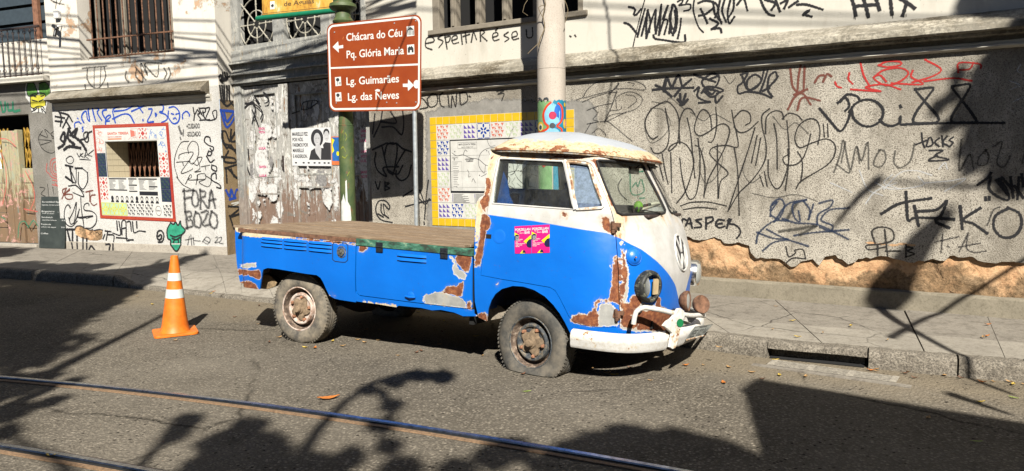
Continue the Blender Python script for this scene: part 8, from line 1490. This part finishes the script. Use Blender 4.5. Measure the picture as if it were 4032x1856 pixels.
mb = MB(); pts = [toward(FS.w(FS.px(*K8(u, v))[0], 0, FS.px(*K8(u, v))[1]), 2.4) for (u, v) in ((1070, -40), (1040, 40), (960, 240), (860, 480), (760, 760), (660, 960), (600, 1180))]; mb.tube(catmull(pts, .1), .010, 6); o = mb.build('dangling_cable', M['wire_black'], None, smooth=True); tag(o, 'black cable hanging slantwise before the brown sign', 'cable')
# unseen slab added behind the viewer, its outline cut to shape the road shade
plain('opposite_render', (.42, .36, .28), .9, var=.15, scale=2); plain('roof_tile', (.30, .12, .06), .9, var=.3, scale=8); plain('shutter_green', (.05, .12, .09), .6)
c_a = gs(1905, 957); c_b = gs(2576, 1068); tH = 5.2
A3, B3 = toward(c_a, tH), toward(c_b, tH); d = (B3-A3)[:2]; d /= np.linalg.norm(d); back = np.array([-d[1], d[0]]); back = -back if back[1] > 0 else back
OH = thing('shade_slab', 'tall rendered slab out of view behind the viewer on the right, cut to shade the road', 'wall', (A3[0], A3[1], 0))
G_ = gs(1988, 1186)[:2]; sz = np.linalg.solve(np.stack([d, SUN[:2]], 1), G_-A3[:2]); s1, z1 = float(sz[0]), float(sz[1]); s0_ = s1*(tH)/(tH-z1); cc = A3[:2]+d*6+back*.15
ring = [(0, tH), (s1, z1), (s0_, 0), (12, 0), (12, tH)]; mb = MB(); mb.prism([(*(A3[:2]+d*a), z) for a, z in ring], [(*(A3[:2]+d*a+back*.3), z) for a, z in ring]); mb.build('wall', M['opposite_render'], OH)
mb = MB(); mb.box((*cc, tH-.02), (12.02, .34, .08), ax=((*d, 0), (*back, 0), (0, 0, 1))); mb.build('coping', M['roof_tile'], OH)
for k, (x0_, w_, h_, y0_) in enumerate(((-19, 9, 9.4, -10.5), (-9.6, 7, 10.2, -11), (-2.2, 8, 9.6, -10.2), (6.2, 9, 10.4, -11.5), (15.6, 8, 9.5, -11))):  # unseen houses added behind the viewer to block low skylight
    HH = thing('sky_block_house', ['low', 'tall', 'narrow', 'broad', 'end'][k]+' rendered house with green shutters, added out of view behind the viewer to block skylight', 'house', (x0_+w_/2, y0_, 0), 'added houses blocking skylight behind the viewer'); mb = MB(); mb.box((x0_+w_/2, y0_-3, h_/2), (w_-.05, 6, h_)); mb.build('wall', M['opposite_render'], HH); mb = MB(); mb.box((x0_+w_/2, y0_-3, h_+.06), (w_+.1, 6.3, .12)); mb.build('roof', M['roof_tile'], HH)
    for i in range(3):
        for z in (1.7, 4.8, 7.6): mb = MB(); mb.box((x0_+w_*(i+.6)/3.2, y0_+.01, z), (1.0, .1, 1.6)); mb.build('window', M['shutter_green'], HH)
# trees behind the viewer
n = NT('leaf_canopy', .6); n.col(n.ramp(n.noise(3), [(.3, (.035, .075, .015)), (.7, (.08, .13, .03))])); n.b.inputs['Transmission Weight'].default_value = 0; M['leaf_canopy'] = n.m
rt = random.Random(5)
def foliage(name, blobs, par, leaf=.13, dens=1.):
    """leaf blades scattered through lumpy clumps; blobs: (centre, radius, count)"""
    V = []; F_ = []
    for c, R_, cnt in blobs:
        for _ in range(int(cnt*dens)):
            while True:
                q = np.array([rt.uniform(-1, 1) for _ in range(3)])
                if q@q < 1: break
            p = np.array(c)+q*R_*(.75+.25*rt.random()); a = np.array([rt.gauss(0, 1) for _ in range(3)]); a /= np.linalg.norm(a); b = np.cross(a, [rt.gauss(0, 1) for _ in range(3)]); b /= np.linalg.norm(b)+1e-9
            L = leaf*rt.uniform(.6, 1.3); W = L*.38; o = len(V); V += [tuple(p-a*L/2), tuple(p+b*W/2), tuple(p+a*L/2), tuple(p-b*W/2)]; F_.append((o, o+1, o+2, o+3))
    me = bpy.data.meshes.new(name); me.from_pydata(V, [], F_); me.materials.append(M['leaf_canopy']); return link(name, me, par)
def tree(label, trunk, limbs, blobs, dens=1., leaf=.13):
    t = thing('street_tree', label, 'tree', (trunk[0][0], trunk[0][1], 0)); mb = MB(); P = catmull(trunk, .4); mb.tube(P, list(np.linspace(.26, .14, len(P))), 10); mb.build('trunk', M['bark'], t, smooth=True)
    for L, r0 in limbs: mb = MB(); P = catmull(L, .3); mb.tube(P, list(np.linspace(r0, r0*.35, len(P))), 7); mb.build('limb', M['bark'], t, smooth=True)
    foliage('crown', blobs, t, leaf, dens); return t
def sh(x, y, h): p = gs(x, y); return toward(p, h)
def shw(u, v, t, F=FD): a = F.px(u*4032/2576, v*4032/2576); return toward(F.w(a[0], 0, a[1]), t)
# tree A shades the left of the road and the left pavement
bl = []; h = 7.0
for (x, y, r_) in ((-60, 660, .9), (40, 700, .5), (120, 720, .7), (60, 760, .9), (200, 735, .6), (280, 712, .45), (350, 702, .36), (420, 688, .26), (470, 672, .17), (0, 830, .9), (110, 800, .6), (190, 775, .5), (260, 745, .4), (330, 722, .32), (395, 702, .26), (440, 682, .2), (-60, 900, .9), (20, 880, .45), (490, 664, .13), (260, 720, .42), (150, 745, .6), (-150, 760, 1.1), (320, 705, .35), (510, 660, .10), (250, 690, .25), (180, 690, .3), (110, 690, .25)): bl.append((sh(x, y, h+rt.uniform(-.5, .5)), r_, int(900*r_)))
for (x, y, r_) in ((30, 690, .5), (-40, 985, .35), (30, 975, .25), (90, 955, .15)): bl.append((sh(x, y, h-1), r_, int(600*r_)))
tA = np.array((-4.5, -4.2, 0)); tr1 = [tA, tA+np.array((.2, .3, 3)), tA+np.array((-.2, .9, 5.2)), sh(150, 760, h)]
band = [sh(x, y, h-.8) for x, y in ((-60, 1020), (60, 975), (150, 925), (250, 875), (330, 835), (420, 788))]
lims = [(band, .085), ([tr1[2], sh(60, 760, h), sh(-60, 700, h)], .12), ([tr1[2], sh(260, 760, h), sh(420, 670, h)], .10), ([tr1[1], sh(0, 1030, h-2), band[1]], .12)]
tree('broad dense tree across the street shading the left of the road', tr1, lims, bl, 3.2, .19)
# tree B throws the branches and leaf clumps in the middle foreground and on the lower left
bl = []; h = 6.2
MID = [(340, 1186), (400, 1120), (455, 1075), (485, 1048)]; M2 = [(740, 1186), (800, 1080), (870, 1010), (940, 962), (1030, 935), (1130, 942)]; M3 = [(960, 985), (985, 1040), (960, 1100), (1010, 1160)]
for (x, y, r_) in ((470, 1060, .10), (440, 1095, .10), (1050, 945, .12), (1110, 948, .12), (990, 960, .10), (930, 980, .08), (985, 1020, .08), (960, 1070, .09), (980, 1120, .07), (560, 1110, .16), (620, 1075, .14), (600, 1140, .22), (660, 1120, .18), (540, 1165, .2), (680, 1170, .22), (760, 1170, .15), (800, 1190, .2), (0, 985, .16), (60, 975, .14), (130, 1010, .10), (20, 1040, .18), (0, 1090, .12), (180, 960, .08), (1290, 1130, .14), (1240, 1150, .13), (1450, 1140, .16), (1520, 1120, .18), (1590, 1100, .18), (1640, 1120, .2), (1700, 1110, .16), (1770, 1130, .2), (1840, 1150, .2), (1500, 1170, .2), (1600, 1165, .25), (1720, 1170, .25), (1860, 1180, .2), (1400, 1180, .2), (880, 1150, .10), (1010, 1180, .14), (1150, 1185, .12)): bl.append((sh(x, y, h+rt.uniform(-.35, .35)), r_*.88, int(1050*r_)+30))
tB = np.array((.2, -7.5, 0)); tr2 = [tB, tB+np.array((.1, .8, 2.5)), tB+np.array((.2, 1.6, 4.4)), sh(900, 1240, h-.3)]
lims = [([sh(x, y, h) for x, y in M2], .055), ([sh(x, y, h) for x, y in M3], .045), ([sh(x, y, h-.2) for x, y in MID], .04), ([tr2[2], sh(500, 1300, h), sh(340, 1186, h-.2)], .09), ([tr2[3], sh(740, 1186, h)], .07), ([tr2[2], sh(1500, 1300, h), sh(1600, 1140, h)], .09), ([sh(560, 1200, h), sh(600, 1130, h), sh(640, 1080, h)], .035), ([sh(20, 1090, h), sh(60, 1000, h), sh(130, 940, h)], .03), ([tr2[2], sh(200, 1300, h), sh(20, 1090, h)], .08)]
tree('open-branched tree behind the viewer over the tram rails', tr2, lims, bl, 1.1, .15)
# tree C: foliage and a thick leaning limb over the right end of the wall
bl = []
for (x, y, r_) in ((2560, 190, .26), (2575, 250, .28), (2545, 300, .24), (2560, 360, .24), (2505, 340, .13), (2520, 260, .16), (2540, 160, .18), (2490, 300, .12), (2600, 300, .4), (2500, 220, .11), (2470, 340, .06), (2450, 290, .05), (2470, 300, .10), (2520, 230, .16), (2550, 140, .2), (2470, 215, .09), (2440, 370, .08), (2580, 420, .22), (2500, 160, .10), (2430, 270, .06), (2580, 300, .22), (2600, 400, .2), (2600, 200, .25), (2480, 260, .05), (2455, 330, .06), (2415, 300, .04), (2400, 240, .035), (2470, 180, .05), (2380, 320, .03), (2440, 420, .05), (2520, 430, .10), (2410, 190, .03), (2360, 270, .02)): bl.append((shw(x, y, 5.5+rt.uniform(-.3, .3)), r_, int(2600*r_)+45))
for (x, y, r_) in ((2500, 20, .16), (2540, 45, .16), (2570, 15, .18), (2460, 15, .10), (2520, 62, .10), (2430, 5, .08), (2570, 70, .12), (2480, 50, .07)): bl.append((shw(x, y, 5.2), r_, int(800*r_)+15))
tC = np.array((7.5, -3.5, 0)); tr3 = [tC, tC+np.array((-.2, .4, 3.2)), shw(2640, 330, 5.5)]
l1 = [shw(2250, 470, 4.6)+0, shw(2215, 455, 4.6)]
lims = [([shw(2210, 452, 4.3), shw(2165, 490, 4.3), shw(2130, 530, 4.3), shw(2095, 575, 4.3)], .045), ([tr3[2], shw(2560, 300, 5.5), shw(2480, 330, 5.5), shw(2425, 380, 5.4)], .05), ([shw(2640, 420, 4.4), shw(2450, 470, 4.4), shw(2210, 452, 4.3)], .03), ([shw(2560, 60, 5.2), shw(2480, 20, 5.2)], .04)]
# stub of a broad leaning limb whose shade falls on the plaster and the pavement
lims.append(([shw(2228, 750, 6.2), shw(2262, 690, 6.2), shw(2318, 607, 6.2), shw(2380, 540, 6.3)], .20)); pvp = lambda x, y: toward(gz(x*4032/2576, y*4032/2576, .14), 3.4)
lims += [([pvp(2190, 745), pvp(2230, 790), pvp(2330, 850), pvp(2440, 905), pvp(2600, 960)], .06), ([pvp(2240, 850), pvp(2330, 800), pvp(2430, 770), pvp(2560, 745)], .035), ([pvp(2440, 960), pvp(2520, 985), pvp(2600, 1010)], .05)]
tree('leafy tree over the street at the right, its shade on the end of the wall', tr3, lims, bl, 1.1)
# unseen trees added at both ends of the street to block low skylight
for k, (x, y, lab) in enumerate(((-17, 4, 'unseen dense tree added at the left end of the street to block skylight'), (12.5, -4.5, 'unseen dense tree added at the right beyond the viewer to block skylight'))):
    c = np.array((x, y, 0)); tree(lab, [c, c+(0, .2, 2), c+(.2, 0, 4), c+(.1, 0, 6)], [([c+(0, .2, 3), c+(1.2, .5, 5), c+(2, .6, 6)], .12), ([c+(0, .2, 3), c+(-1.2, -.5, 5), c+(-2, -.6, 6)], .12)], [(c+np.array((dx, dy, z)), 1.7, 700) for dx in (-2, 0, 2) for dy in (-2, 0, 2) for z in (3, 5.4, 7.6)], 1., .34)
